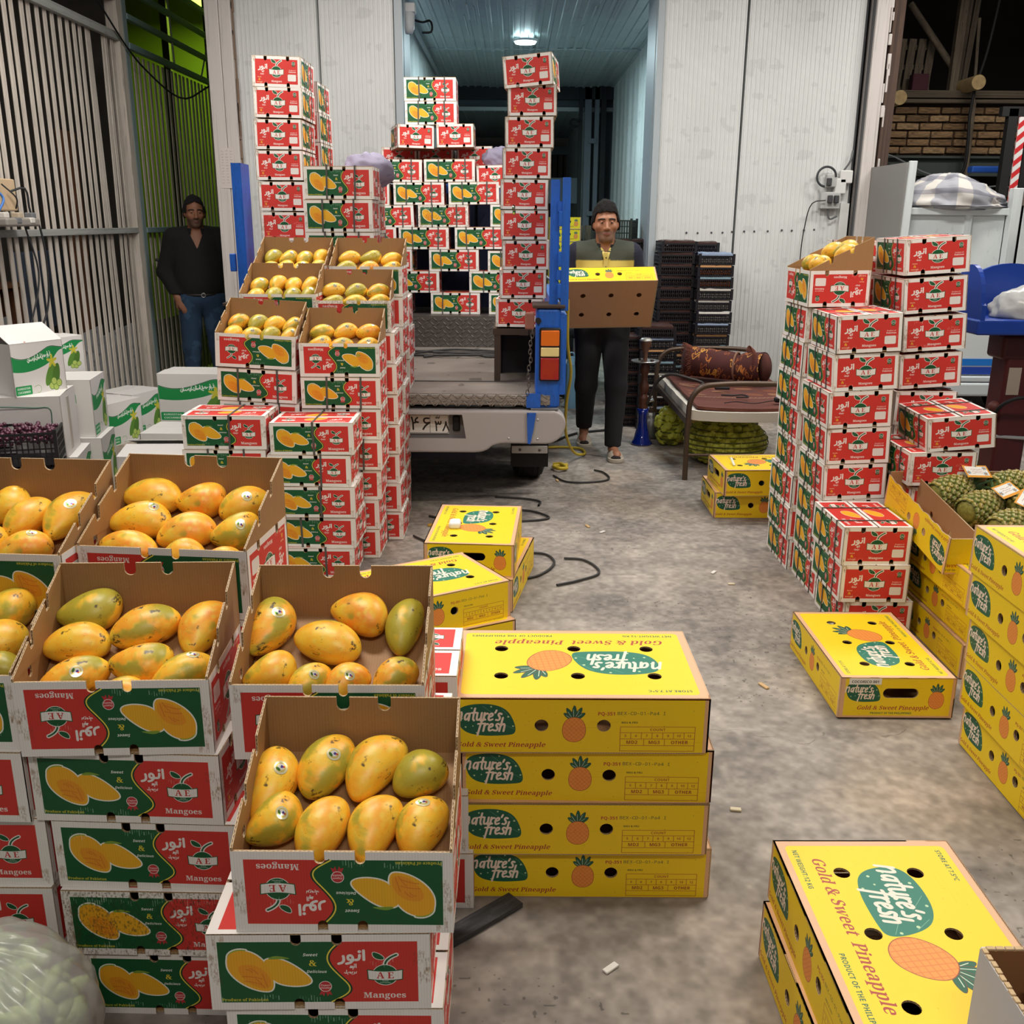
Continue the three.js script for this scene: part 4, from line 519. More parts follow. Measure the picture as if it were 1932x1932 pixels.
// bay: side walls, ribbed ceiling with ragged seams, far frame and inner room
const BL = -0.98, BR = 1.34, BH = 3.3, BZ = -14.4;
const bayL = structGroup('wall_bay_left'); ribPanel(bayL, -BZ + FZ - 0.4, BH + 0.2, BL, 0, (FZ - 0.4 + BZ) / 2, PI / 2, bayWhite, { pitch: 0.06, depth: 0.002, waves: 0.004 });
const bayR = structGroup('wall_bay_right'); ribPanel(bayR, -BZ + FZ - 0.4, BH + 0.2, BR, 0, (FZ - 0.4 + BZ) / 2, -PI / 2, bayWhite, { pitch: 0.06, depth: 0.002, waves: 0.004 });
const ceil = structGroup('ceiling'); const ceilMat = new THREE.MeshStandardMaterial({ roughness: 0.34, metalness: 0.1, map: grime(170, 184, 184, 0.14, 19, 3, 0.1) });
for (const [z0, z1, dy] of [[-8.2, -11.4, 0], [-11.36, -14.5, -0.012]]) { for (let i = 0; i < 2; i++) ribPanel(ceil, 1.19, z0 - z1, BL + 0.6 + i * 1.16, BH + dy + i * 0.006, z1, 0, ceilMat, { pitch: 0.1, depth: 0.012, waves: 0.006, rot: [PI / 2, 0, 0] }); }
part(ceil, 'slab', bx(2.7, 0.12, 6.6, 0.18, BH + 0.13, -11.4), seamDark);
part(ceil, 'sealant', merge([...Array.from({ length: 30 }, (_, i) => rb(rr(0.03, 0.09), 0.012, rr(0.015, 0.03), 0.004, -0.8 + i * 0.07, BH - 0.008, -11.37 + rr(-0.03, 0.03))), ...Array.from({ length: 12 }, () => rb(rr(0.008, 0.016), 0.012, rr(0.4, 1.1), 0.004, 0.18 + (R() < 0.5 ? -1 : 1) * rr(0.45, 0.8), BH - 0.01, rr(-10.8, -8.6)))]), mat('#b4bfbe', 0.5));
const lintel = structGroup('lintel'); part(lintel, 'beam', bx(2.4, 0.16, 0.14, 0.18, BH - 0.09, BZ), mat('#23272a', 0.6)); part(lintel, 'post', merge([bx(0.09, BH, 0.1, 1.0, BH / 2, BZ + 0.02), bx(0.06, BH, 0.1, 1.12, BH / 2, BZ + 0.02), bx(0.1, 0.06, 0.1, 1.06, 2.6, BZ + 0.06), bx(0.1, 0.06, 0.1, 1.06, 1.65, BZ + 0.06)]), mat('#6d7880', 0.5)); part(lintel, 'dark_post', merge([bx(0.07, BH, 0.08, 1.21, BH / 2, BZ + 0.05), bx(0.05, BH, 0.08, 0.9, BH / 2, BZ + 0.05)]), mat('#15181a', 0.6));
part(lintel, 'hook', tube([[0.9, 2.85, BZ + 0.1], [0.78, 2.87, BZ + 0.1], [0.76, 2.8, BZ + 0.1], [0.88, 2.78, BZ + 0.1]], 0.014, 20, 6), mat('#15181a', 0.6));
const inner = structGroup('wall_inner_room'); part(inner, 'ceiling_sheet', bx(2.6, 0.05, 4.6, 0.1, 3.02, BZ - 2.4), ceilMat); for (let i = 0; i < 16; i++) part(inner, 'ceiling_rib', bx(0.012, 0.014, 4.5, -1.0 + i * 0.145, 2.992, BZ - 2.4), ceilMat);
part(inner, 'header', bx(2.8, 0.5, 0.1, 0.1, 3.28, BZ - 0.25), mat('#6d7880', 0.7)); part(inner, 'jamb', bx(0.4, 3.4, 0.1, 1.25, 1.7, BZ - 0.3), mat('#5d6a70', 0.7)); part(inner, 'far_beam', bx(2.6, 0.14, 0.2, 0.1, 2.76, BZ - 4.4), mat('#6f7d80', 0.6)); part(inner, 'cross_beam', bx(1.1, 0.36, 0.16, 0.42, 1.98, BZ - 1.0), mat('#7d8a92', 0.5)); part(inner, 'side_wall', bx(0.1, 3.2, 4.6, 1.02, 1.6, BZ - 2.5), bayWhite); part(inner, 'side_wall', bx(0.1, 3.2, 4.6, -1.1, 1.6, BZ - 2.5), bayWhite);
for (let i = 0; i < 20; i++) part(inner, 'grille_bar', bx(0.03, 2.7, 0.03, -1.0 + i * 0.105, 1.35, BZ - 4.5), mat('#241d1a', 0.8)); part(inner, 'back_wall', bx(2.8, 3.3, 0.1, 0, 1.65, BZ - 5.0), mat('#57534d', 0.9));
// pipes, meter and box on the bay's right jamb
const pipes = thing('conduit_pipe', 'white upright conduit pipes with a small meter on the right jamb of the loading bay', 'pipe');
part(pipes, 'pipe', bar([1.17, 0, -8.95], [1.17, 3.25, -8.95], 0.014), mat('#b9bfc2', 0.5)); part(pipes, 'pipe', bar([1.22, 0, -8.95], [1.22, 3.25, -8.95], 0.022), mat('#a5aaac', 0.5)); part(pipes, 'meter', merge([cyl(0.05, 0.05, 0.11, 18).rotateZ(PI / 2).translate(1.15, 2.12, -8.8), cyl(0.062, 0.062, 0.03, 18).rotateZ(PI / 2).translate(1.21, 2.12, -8.8)]), mat('#a3a6a4', 0.35, { metalness: 0.5 })); part(pipes, 'cable', tube([[1.2, 2.08, -8.8], [1.22, 2.0, -8.78], [1.19, 1.9, -8.76], [1.22, 1.8, -8.78], [1.2, 1.6, -8.8]], 0.005, 24, 6), mat('#77797a', 0.6));
single('breaker_box', rb(0.08, 0.3, 0.16, 0.008, 1.18, 1.65, -8.6), mat('#c2c4c2', 0.5), 'pale metal breaker box on the right jamb of the bay below the meter', 'box'); single('mirror_strip', merge([bx(0.02, 0.3, 0.08, 1.16, 1.32, -8.62)]), mat('#c9c79a', 0.15, { metalness: 0.4 }), 'narrow yellowish mirror strip leaning below the breaker box', 'mirror');
const pipeL = thing('ceiling_conduit', 'grey conduit pipe along the left ceiling edge with a coil of black cable', 'pipe'); part(pipeL, 'pipe', bar([BL + 0.05, BH - 0.06, -8.7], [BL + 0.05, BH - 0.06, -13], 0.022), mat('#9aa3a5', 0.5)); part(pipeL, 'coil', merge([0, 1, 2].map((i) => new THREE.TorusGeometry(0.055 + i * 0.004, 0.008, 6, 20).rotateY(0.3 * i).translate(BL + 0.08, BH - 0.2, -9.0)).concat([tube([[BL + 0.02, BH, -8.8], [BL + 0.06, BH - 0.12, -8.9], [BL + 0.2, BH - 0.17, -9.0], [BL + 0.27, BH - 0.16, -9], [BL + 0.28, BH - 0.24, -9], [BL + 0.2, BH - 0.25, -9]], 0.009, 30, 6)])), black);
const cam1 = thing('security_camera', 'white security camera under the ceiling at the left bay corner', 'camera'); part(cam1, 'mount', rb(0.13, 0.07, 0.13, 0.01, -0.86, 3.16, -8.62), mat('#c6c9c9', 0.5)); part(cam1, 'dome', lathe([[0.0, -0.16], [0.03, -0.155], [0.045, -0.12], [0.05, 0], [0, 0]], 20), mat('#b8bcbd', 0.4), [-0.85, 3.13, -8.6]);
// ---------------------------------------------------------------- gate along the left: separate bars, rails, sheet along the foot
const gateMat = new THREE.MeshStandardMaterial({ roughness: 0.62, map: grime(202, 192, 180, 0.32, 23, 5, 0.25) }), gateGrey = new THREE.MeshStandardMaterial({ roughness: 0.6, map: grime(150, 152, 148, 0.2, 24, 5, 0.2) });
const gate = thing('steel_gate', 'white painted steel bar gate along the left with two leaves and a bent bar', 'gate'), GX = -3.2;
const barGeo = rb(0.01, 2.86, 0.052, 0.003, 0, 1.46, 0), barRot = rb(0.01, 2.8, 0.048, 0.003, 0, 1.43, 0);
for (let i = 0; i < 24; i++) { const m = part(gate, 'bar', barGeo, gateMat, [GX + rr(-0.004, 0.004), 0.03, -5.86 - i * 0.1135], [rr(-0.004, 0.004), 0, rr(-0.003, 0.003)]); if (i === 21) { m.rotation.x = -0.028; } if (i === 20) m.rotation.x = 0.018; }
for (let i = 0; i < 22; i++) part(gate, 'bar', barRot, gateMat, [GX + rr(-0.004, 0.004), 0.03, -8.84 - i * 0.118], [rr(-0.004, 0.004), 0, 0]);
for (const [y, z0, z1, h] of [[1.45, -5.7, -8.56, 0.045], [2.93, -5.7, -8.56, 0.06], [3.22, -5.7, -8.56, 0.05], [3.45, -5.7, -8.56, 0.05], [1.45, -8.76, -11.5, 0.045], [2.9, -8.76, -11.5, 0.05], [3.12, -8.76, -11.5, 0.045], [3.34, -8.76, -11.5, 0.045], [3.56, -8.76, -11.5, 0.045], [3.8, -8.76, -11.5, 0.045]]) part(gate, 'rail', rb(0.045, h, z0 - z1, 0.005, GX + 0.03, y, (z0 + z1) / 2), z0 < -8.7 ? mat('#7d9498', 0.55) : gateGrey);
part(gate, 'post', rb(0.1, 4.3, 0.11, 0.006, GX, 2.15, -8.6), gateMat); part(gate, 'post', rb(0.09, 4.3, 0.09, 0.006, GX, 2.15, -8.72), mat('#87999c', 0.55)); part(gate, 'brace', merge([bar([GX + 0.04, 2.9, -9.9], [GX + 0.04, 3.9, -9.8], 0.008, 6), bar([GX + 0.04, 2.9, -10.7], [GX + 0.04, 3.5, -11.2], 0.008, 6)]), gateGrey);
const sheet1 = new THREE.Shape(); sheet1.moveTo(0, 0); let sx = 0; for (const h of [0.9, 0.86, 0.52, 0.55, 0.5, 0.66, 0.6, 0.62]) { sheet1.lineTo(sx, h); sx += 0.36; sheet1.lineTo(sx, h + 0.03); } sheet1.lineTo(sx, 0); sheet1.closePath();
part(gate, 'foot_sheet', new THREE.ExtrudeGeometry(sheet1, { depth: 0.004, bevelEnabled: false }).rotateY(PI / 2).translate(GX - 0.06, 0.05, -5.7), new THREE.MeshStandardMaterial({ roughness: 0.5, metalness: 0.2, map: grime(150, 152, 154, 0.4, 27, 7, 0.3) })); part(gate, 'foot_sheet', bx(0.004, 0.6, 2.7, GX - 0.06, 0.35, -10.1), gateGrey);
part(gate, 'latch', merge([bar([GX + 0.05, 1.2, -8.9], [GX + 0.14, 1.17, -8.9], 0.014), bar([GX + 0.13, 1.17, -8.9], [GX + 0.12, 0.95, -8.92], 0.005, 6)]), mat('#2d2d2f', 0.6));
single('hanging_cable', tube([[-3.15, 3.4, -7.6], [-3.12, 3.1, -8.1], [-3.1, 2.75, -8.9], [-2.9, 2.55, -9.2], [-2.6, 2.62, -9.0]], 0.008, 40, 6), black, 'black cable sagging across the top of the steel gate', 'cable');
// room behind the gate: dark, with brown boards and a far end wall with the green light put into its colour
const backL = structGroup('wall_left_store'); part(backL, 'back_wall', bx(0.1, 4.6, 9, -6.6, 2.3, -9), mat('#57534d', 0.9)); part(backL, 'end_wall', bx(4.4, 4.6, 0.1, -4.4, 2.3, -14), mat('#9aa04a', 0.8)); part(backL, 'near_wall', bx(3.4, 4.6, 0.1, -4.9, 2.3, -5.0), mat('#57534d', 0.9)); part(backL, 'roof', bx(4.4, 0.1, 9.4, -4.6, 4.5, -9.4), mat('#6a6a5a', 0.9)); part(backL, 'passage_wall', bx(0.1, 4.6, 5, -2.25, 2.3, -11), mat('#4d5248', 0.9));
part(backL, 'partition', bx(3.2, 4.6, 0.08, -4.95, 2.3, -9.1), mat('#57534d', 0.9)); for (let i = 0; i < 5; i++) part(backL, 'roof_joist', bx(3.6, 0.14, 0.1, -4.6, 4.36, -9.6 - i * 0.9), mat('#5d5648', 0.9)); for (let i = 0; i < 5; i++) part(backL, 'frame_post', bx(0.08, 4.4, 0.08, -5.6 + i * 0.5, 2.2, -12.6), mat('#5d5648', 0.9));  // first sheet is added to hide the green light behind the near leaf
const shelfWood = new THREE.MeshStandardMaterial({ roughness: 0.85, map: grime(104, 66, 38, 0.6, 29, 6, 0.2) });
const shelf = thing('wooden_shelf', 'brown wooden shelf unit standing in the dark behind the gate bars', 'shelf'); part(shelf, 'side_board', bx(0.35, 1.1, 0.03, -3.75, 0.55, -6.1), shelfWood); part(shelf, 'side_board', bx(0.35, 1.1, 0.03, -3.75, 0.55, -7.3), shelfWood); part(shelf, 'back_board', bx(0.02, 1.1, 1.2, -3.92, 0.55, -6.7), shelfWood); for (const y of [0.12, 0.6, 1.08]) part(shelf, 'shelf_board', bx(0.35, 0.03, 1.2, -3.75, y, -6.7), shelfWood);
const boards = thing('leaning_board', 'rusty brown board leaning behind the bent gate bars', 'board'); part(boards, 'plank', bx(0.03, 0.95, 0.3, -3.5, 1.72, -8.15), shelfWood, [0, 0, 0], [0, 0, 0]);  part(boards, 'plank', bx(0.03, 1.25, 0.28, -3.5, 0.62, -8.15), shelfWood);
const sheetBlue = single('plastic_sheet', rb(0.05, 0.6, 0.9, 0.02, -3.7, 1.0, -7.9), mat('#4a5666', 0.6), 'grey-blue plastic sheet hanging behind the gate above the foot sheet', 'sheet');
const tubeLamp = (name, label, x, y, z, w, d, col, pow, glow, vert) => { const t = thing(name, label, 'lamp'); const m = new THREE.MeshStandardMaterial({ color: '#ffffff', emissive: col, emissiveIntensity: glow }); part(t, 'lamp_tube', bx(w, 0.03, d, x, y, z), m).castShadow = false; part(t, 'housing', bx(w + 0.04, 0.04, d + 0.04, x, y + 0.04, z), mat('#c9c9c9', 0.5)); const l = new THREE.RectAreaLight(col, pow, w, d); l.position.set(x, y - 0.025, z); l.rotation.set(-PI / 2, 0, 0); scene.add(l); return t; };
tubeLamp('green_lamp', 'green-yellow tube lamp under the roof behind the gate', -3.4, 4.0, -12.9, 0.9, 0.2, '#c8ff5a', 26, 1.4);
// ---------------------------------------------------------------- lamps of the yard and the bay
LAMPS.forEach(([x, y, z, w, d, pow, r, g, b], i) => {
  const col = new THREE.Color().setRGB(r, g, b);
  if (i === LAMPS.length - 1) { const t = thing('ceiling_lamp', 'small round white LED lamp on the bay ceiling', 'lamp'); part(t, 'lamp_disc', cyl(0.11, 0.1, 0.03, 28), new THREE.MeshStandardMaterial({ color: '#ffffff', emissive: col, emissiveIntensity: 4 }), [x, y - 0.0, z]).castShadow = false; part(t, 'rim', new THREE.TorusGeometry(0.115, 0.012, 8, 32).rotateX(PI / 2), mat('#d8dcdc', 0.4), [x, y + 0.012, z]); part(t, 'wire', new THREE.TorusGeometry(0.03, 0.004, 6, 16), mat('#3b4042', 0.6), [x + 0.06, y + 0.05, z]); }
  else { const t = thing('strip_lamp', `strip lamp hung ${['over the near mango piles', 'over the right aisle', 'behind the camera', 'over the white cartons by the gate', 'over the hookah and the bed', 'over the truck load, added to brighten the facade', 'over the white truck, added to brighten the loft'][i]}`, 'lamp', null); part(t, 'lamp_tube', bx(w, 0.03, d, x, y, z), new THREE.MeshStandardMaterial({ color: '#ffffff', emissive: col, emissiveIntensity: 4 })).castShadow = false; part(t, 'housing', bx(w + 0.04, 0.05, d + 0.04, x, y + 0.045, z), mat('#d0d0d0', 0.5)); }
  const l = new THREE.RectAreaLight(col, pow, w, d); l.position.set(x, y - 0.03, z); l.rotation.set(-PI / 2, 0, 0); scene.add(l);
});
// ---------------------------------------------------------------- pineapple cartons
const PGRP = 'yellow pineapple cartons';
[[0.155, 0.402, -2.145, 0.005, 'topmost'], [0.176, 0.268, -2.16, -0.012, 'second from the top'], [0.17, 0.134, -2.148, 0.006, 'third from the top'], [0.188, 0, -2.17, 0, 'lowest']].forEach(([x, y, z, r, w]) => pineCarton(`yellow pineapple carton, ${w} in the tall stack beside the nearest open mangoes`, PGRP, x, y, z, r).scale.setY(0.955));
pineCarton('yellow pineapple carton with a paper scrap on top, in the aisle behind the others', PGRP, -0.158, 0.14, -4.08, PI / 2 - 0.06); pineCarton('yellow pineapple carton under the one with the paper scrap', PGRP, -0.13, 0, -4.07, PI / 2 - 0.17);
pineCarton('yellow pineapple carton turned askew across the aisle behind the mangoes', PGRP, -0.345, 0.14, -3.385, 0.55); pineCarton('lower yellow pineapple carton under the askew one', PGRP, -0.325, 0, -3.37, 0.5);
single('paper_scrap', rb(0.05, 0.03, 0.075, 0.012, -0.245, 0.297, -4.03), mat('#e8e6e2', 0.8), 'crumpled white paper scrap lying on a pineapple carton in the aisle', 'paper', null, null, [0, 0, 0]);
pineCarton('upper yellow pineapple carton by the front leg of the bed', PGRP, 1.41, 0.14, -5.26, 0.05); pineCarton('lower yellow pineapple carton by the front leg of the bed', PGRP, 1.385, 0, -5.31, 0);
single('folded_note', bx(0.012, 0.004, 0.09), mat('#d9dcc8', 0.7), 'small folded paper slip on the carton by the bed leg', 'paper', null, [1.2, 0.3, -5.2], [0.25, 0, 0]);
const solo = pineCarton('yellow pineapple carton lying alone on the floor with a white stock sticker', PGRP, 1.25, 0, -3.158, -PI / 2); solo.rotation.z = 0.012;
part(solo, 'sticker', bx(0.104, 0.021, 0.001, 0, 0, 0), mat('#fff', 0.5, { map: canvasTex(256, 52, (g) => { g.fillStyle = '#e9e7e2'; g.fillRect(0, 0, 256, 52); text(g, 'COCORICO 001', 128, 28, 'bold 31px sans-serif', '#33322e'); }) }), [QL / 2 + 0.001, QH - 0.008, 0.108], [0, PI / 2, 0]);
pineCarton('upper yellow pineapple carton at the right front corner of the floor', PGRP, 0.752, 0.14, -1.525, PI / 2 + 0.01); pineCarton('lower yellow pineapple carton at the right front corner of the floor', PGRP, 0.742, 0, -1.51, PI / 2 + 0.02);
[[1.545, 0.56], [1.552, 0.42], [1.565, 0.28], [1.565, 0.14], [1.58, 0]].forEach(([x, y], i) => pineCarton(`yellow pineapple carton, ${i === 4 ? 'lowest' : ORD[i]} in the stack at the right edge`, PGRP, x, y, -2.46 + i * 0.006, PI / 2));
[[1.765, 0.262], [1.79, 0.131], [1.775, 0]].forEach(([x, y], i) => { const c = pineCarton(`yellow pineapple carton, ${['topmost', 'middle', 'lowest'][i]} in the stack under the open pineapple tray`, PGRP, x, y, -3.455, PI / 2); c.scale.y = 0.9; });
for (let i = 0; i < 11; i++) pineCarton(`yellow pineapple carton, ${i === 10 ? 'lowest' : ORD[i]} in the distant stack inside the bay`, PGRP, 0.62, 0.145 * (10 - i), -12.6, PI / 2);
pineCarton('yellow pineapple carton standing under the back of the bed', PGRP, 1.32, 0, -7.3, PI / 2);
// open tray of pineapples: turned-out lid wall, kraft inner wall, fruit and tags
const tray = thing('pineapple_tray', 'open yellow carton of pineapples with an upside-down printed side, on the right stack', 'carton');
{
  tray.position.set(1.53, 0.395, -3.57); tray.rotation.order = 'YXZ'; tray.rotation.set(0.15, 0.03, 0);
  const wall = boardGeo((() => { const s = new THREE.Shape(), n = 24; s.moveTo(-QL / 2, 0); s.lineTo(QL / 2, 0); for (let i = n; i >= 0; i--) s.lineTo(-QL / 2 + QL * i / n, QH + 0.004 * Math.sin(i * 1.7) + (i === 0 || i === n ? 0.004 : 0)); s.closePath(); for (const [x, y, r] of lidHolesL) { const q = new THREE.Path(); q.absarc(-x, y, r, 0, 2 * PI, true); s.holes.push(q); } return s; })(), T, PT, PT.long, QL, QH, 1);
  part(tray, 'printed_wall', wall, pineMat, [0, 0, 0], [0, -PI / 2, 0]);
  part(tray, 'end_wall', boardGeo(rectShape(0.55, QH + 0.02), T, PT, null, 0.6, QH), pineMat, [0.275, 0, -QL / 2 + 0.006]); part(tray, 'end_wall', boardGeo(rectShape(0.1, QH), T, PT, PT.short, 0.4, QH), pineMat, [0.05, 0, QL / 2 - 0.006]);
  part(tray, 'inner_wall', boardGeo(rectShape(QL - 0.01, QH + 0.012, [[-0.08, 0.06, 0.0155], [0.09, 0.06, 0.0155]]), T, PT, null, QL, QH), pineMat, [0.1, 0, 0], [0, -PI / 2, 0]);
  part(tray, 'bottom', bx(0.55, 0.006, QL - 0.01, 0.275, 0.004, 0), mat('#a87c50', 0.8)); part(tray, 'far_wall', boardGeo(rectShape(QL - 0.01, QH + 0.03), T, PT, null, QL, QH), pineMat, [0.55, 0, 0], [0, -PI / 2, 0]); part(tray, 'front_wall', boardGeo(rectShape(0.44, QH), T, PT, null, QL, QH), pineMat, [0.33, 0, QL / 2 - 0.01]);
}
const pineSkin = new THREE.MeshStandardMaterial({ roughness: 0.62, map: dataTex(256, 256, (u, v) => { const a = fbm(u * 30, v * 30, 3, 3, 30); return [112 + 60 * a, 108 + 56 * a, 40 + 40 * a]; }) }), eyeMat = new THREE.MeshStandardMaterial({ roughness: 0.6, vertexColors: true, side: THREE.DoubleSide }), leafGreen = mat('#5d7a4e', 0.55, { side: THREE.DoubleSide });
function bladeGeo(len, w, lift, bend) { const p = [], idx = [], n = 7; for (let i = 0; i <= n; i++) { const t = i / n, ww = w * (1 - t) * (0.6 + 0.8 * Math.min(1, t * 3)) / 1.2, y = len * t * Math.cos(lift + bend * t), x = len * t * Math.sin(lift + bend * t); p.push(x, y, -ww, x + 0.004, y, 0, x, y, ww); if (i < n) { const a = i * 3; idx.push(a, a + 1, a + 3, a + 1, a + 4, a + 3, a + 1, a + 2, a + 4, a + 2, a + 5, a + 4); } } const g = new THREE.BufferGeometry(); g.setAttribute('position', new THREE.Float32BufferAttribute(p, 3)); g.setAttribute('uv', new THREE.Float32BufferAttribute(new Float32Array(p.length / 3 * 2), 2)); g.setIndex(idx); g.computeVertexNormals(); return g; }
const pineCore = lathe([[0, -0.085], [0.03, -0.083], [0.05, -0.068], [0.06, -0.03], [0.061, 0.01], [0.055, 0.05], [0.04, 0.078], [0, 0.086]], 30);
const pineEyes = (() => { const pos = [], col = [], q = rng(19), K = (h) => { const c = new THREE.Color(h); return [c.r, c.g, c.b]; }, dark = K('#4d5a26'), mid = [K('#8f8a3c'), K('#a8943c'), K('#7f8a3a')], pale = K('#c9b98a');
  for (let j = 0; j < 9; j++) { const y = -0.07 + j * 0.0172, rad = 0.061 * Math.sqrt(Math.max(0.2, 1 - Math.pow(y / 0.1, 2) * 0.85)), n = 13; for (let i = 0; i < n; i++) { const a = (i + (j % 2) / 2) / n * 2 * PI, m = mid[Math.floor(q() * 3)], P = (r, t, o) => { const dy = r * Math.sin(t) * 0.92, da = r * Math.cos(t) / rad, R2 = rad + o; return [R2 * Math.cos(a + da), y + dy, R2 * Math.sin(a + da)]; };
    for (let k = 0; k < 6; k++) { const t0 = k / 6 * 2 * PI, t1 = (k + 1) / 6 * 2 * PI, A = P(0.0155, t0, 0), B = P(0.0155, t1, 0), C = P(0.0105, t0, 0.0065), D = P(0.0105, t1, 0.0065), E = P(0.0035, t0, 0.0075), F = P(0.0035, t1, 0.0075), Z = P(0.0015, t0, 0.0125); for (const [tri, cs] of [[[A, C, B], [dark, m, dark]], [[B, C, D], [dark, m, m]], [[C, E, D], [m, pale, m]], [[D, E, F], [m, pale, pale]], [[E, Z, F], [pale, dark, pale]]]) { for (const v of tri) pos.push(...v); for (const c of cs) col.push(...c); } } } }
  const g = new THREE.BufferGeometry(); g.setAttribute('position', new THREE.Float32BufferAttribute(pos, 3)); g.setAttribute('color', new THREE.Float32BufferAttribute(col, 3)); g.setAttribute('uv', new THREE.Float32BufferAttribute(new Float32Array(pos.length / 3 * 2), 2)); g.computeVertexNormals(); return g; })();
const crown = (() => { const q = rng(61), l = []; for (let i = 0; i < 26; i++) l.push(bladeGeo(0.07 + q() * 0.09, 0.011, 0.05 + i * 0.03, 0.3 + q() * 0.5).rotateY(i * 2.4).translate(0, 0.075, 0)); return merge(l); })();
[[1.74, 0.53, -3.76, 1.2, 0.35, 0], [1.985, 0.545, -3.78, 1.25, 0.2, 1], [1.8, 0.5, -3.63, 1.25, 0.5, 2], [1.99, 0.51, -3.62, 1.2, 0.1, 3], [1.86, 0.465, -3.5, 1.25, 0.45, 4], [1.99, 0.46, -3.42, 1.2, 0.3, 5]].forEach(([x, y, z, a, b, i]) => {
  const t = thing('pineapple', `ripe pineapple lying ${['at the far left corner', 'in the far right corner', 'at the left in the second row', 'at the right in the second row', 'at the left in the nearest row', 'at the right in the nearest row'][i]} of the open tray`, 'pineapple', 'pineapples in the open tray');
  part(t, 'fruit', pineCore, pineSkin); part(t, 'eyes', pineEyes, eyeMat).userData.kind = 'stuff'; part(t, 'crown', crown, leafGreen); t.position.set(x, y, z); t.rotation.order = 'YZX'; t.rotation.set(0, b, -a - 0.25);
});
const tagTex = canvasTex(256, 160, (g) => { g.fillStyle = '#e9a13a'; g.fillRect(0, 0, 256, 160); g.fillStyle = '#f1eee6'; g.fillRect(16, 16, 224, 118); const q = rng(3); for (const [x, y] of [[36, 96], [216, 40], [206, 110]]) { g.fillStyle = '#3f7fa0'; for (let i = 0; i < 7; i++) { g.save(); g.translate(x, y); g.rotate(i * 0.9); g.beginPath(); g.ellipse(0, -12, 4, 14, 0, 0, 7); g.fill(); g.restore(); } g.fillStyle = '#e08d2c'; g.beginPath(); g.arc(x, y, 9, 0, 7); g.fill(); } g.strokeStyle = '#9a4a3a'; g.lineWidth = 3; for (const y of [56, 78, 100]) { g.beginPath(); let x = 70; g.moveTo(x, y); while (x < 180) { x += 5 + q() * 6; g.lineTo(x, y + (q() - 0.5) * 12); } g.stroke(); } });
[[1.83, 0.615, -3.75, 0.1, 'behind the first pineapple'], [1.89, 0.575, -3.62, 0.5, 'across the middle of the tray'], [1.93, 0.56, -3.54, 0.9, 'tilted over another tag'], [1.99, 0.53, -3.47, 0.3, 'nearest the right edge'], [1.98, 0.5, -3.36, -0.1, 'lowest in the tray']].forEach(([x, y, z, r, w]) => single('fruit_tag', bx(0.105, 0.0015, 0.066), mat('#fff', 0.35, { map: tagTex }), `white and orange paper tag on the pineapples, ${w}`, 'tag', 'paper tags on the pineapples', [x, y, z], [0.55, r, -0.12]));
// white carton at the lower right corner
const wTex = canvasTex(512, 512, (g) => { g.fillStyle = '#c9c8c8'; g.fillRect(0, 0, 512, 512); const q = rng(6); for (let i = 0; i < 300; i++) { g.fillStyle = `rgba(90,90,95,${q() * 0.06})`; g.fillRect(q() * 512, q() * 512, 2 + q() * 20, 1 + q() * 2); } text(g, 'ananas', 250, 150, 'bold 84px sans-serif', '#2c2a30', 'center', PI); g.strokeStyle = '#2c2a30'; g.lineWidth = 22; g.beginPath(); g.arc(330, 360, 74, 0.4, 5.4); g.stroke(); text(g, 'SPEC', 180, 470, 'bold 70px sans-serif', '#2c2a30', 'center', PI); });
const AW = { w: 512, h: 512, kraft: [0, 0, 512, 512], edge: [0, 0, 512, 20] };
const wc = thing('white_carton', 'open white carton with dark lettering and kraft inside at the lower right corner', 'carton');
{ const k = mat('#8f6239', 0.8), wm = mat('#fff', 0.6, { map: wTex }); const X = 0.715, Z = -1.235, h = 0.5; part(wc, 'side_wall', bx(0.005, h, 0.42, X, h / 2, Z + 0.21), [wm, wm, wm, wm, wm, wm][0]); part(wc, 'side_lining', bx(0.003, h - 0.002, 0.41, X + 0.0045, h / 2, Z + 0.21), k); part(wc, 'back_wall', bx(0.44, h, 0.005, X + 0.22, h / 2, Z), wm); part(wc, 'back_lining', bx(0.43, h - 0.002, 0.003, X + 0.22, h / 2, Z + 0.0045), k); part(wc, 'far_wall', bx(0.005, h, 0.42, X + 0.44, h / 2, Z + 0.21), k); part(wc, 'bottom', bx(0.43, 0.005, 0.42, X + 0.22, 0.01, Z + 0.21), k); part(wc, 'front_wall', bx(0.44, h, 0.005, X + 0.22, h / 2, Z + 0.42), wm); part(wc, 'inner_flap', bx(0.36, 0.005, 0.16), k, [X + 0.24, h - 0.06, Z + 0.11], [0.25, 0, 0]);
  const ed = []; for (let i = 0; i < 30; i++) ed.push(rb(0.0075, 0.004, 0.011, 0.001, X + 0.002 + rr(-0.0006, 0.0006), h + 0.001, Z + 0.008 + i * 0.0138), rb(0.012, 0.004, 0.0075, 0.001, X + 0.012 + i * 0.0142, h + 0.001, Z + 0.002)); part(wc, 'torn_rim', merge(ed), mat('#c9ad84', 0.9)).userData.kind = 'stuff'; }
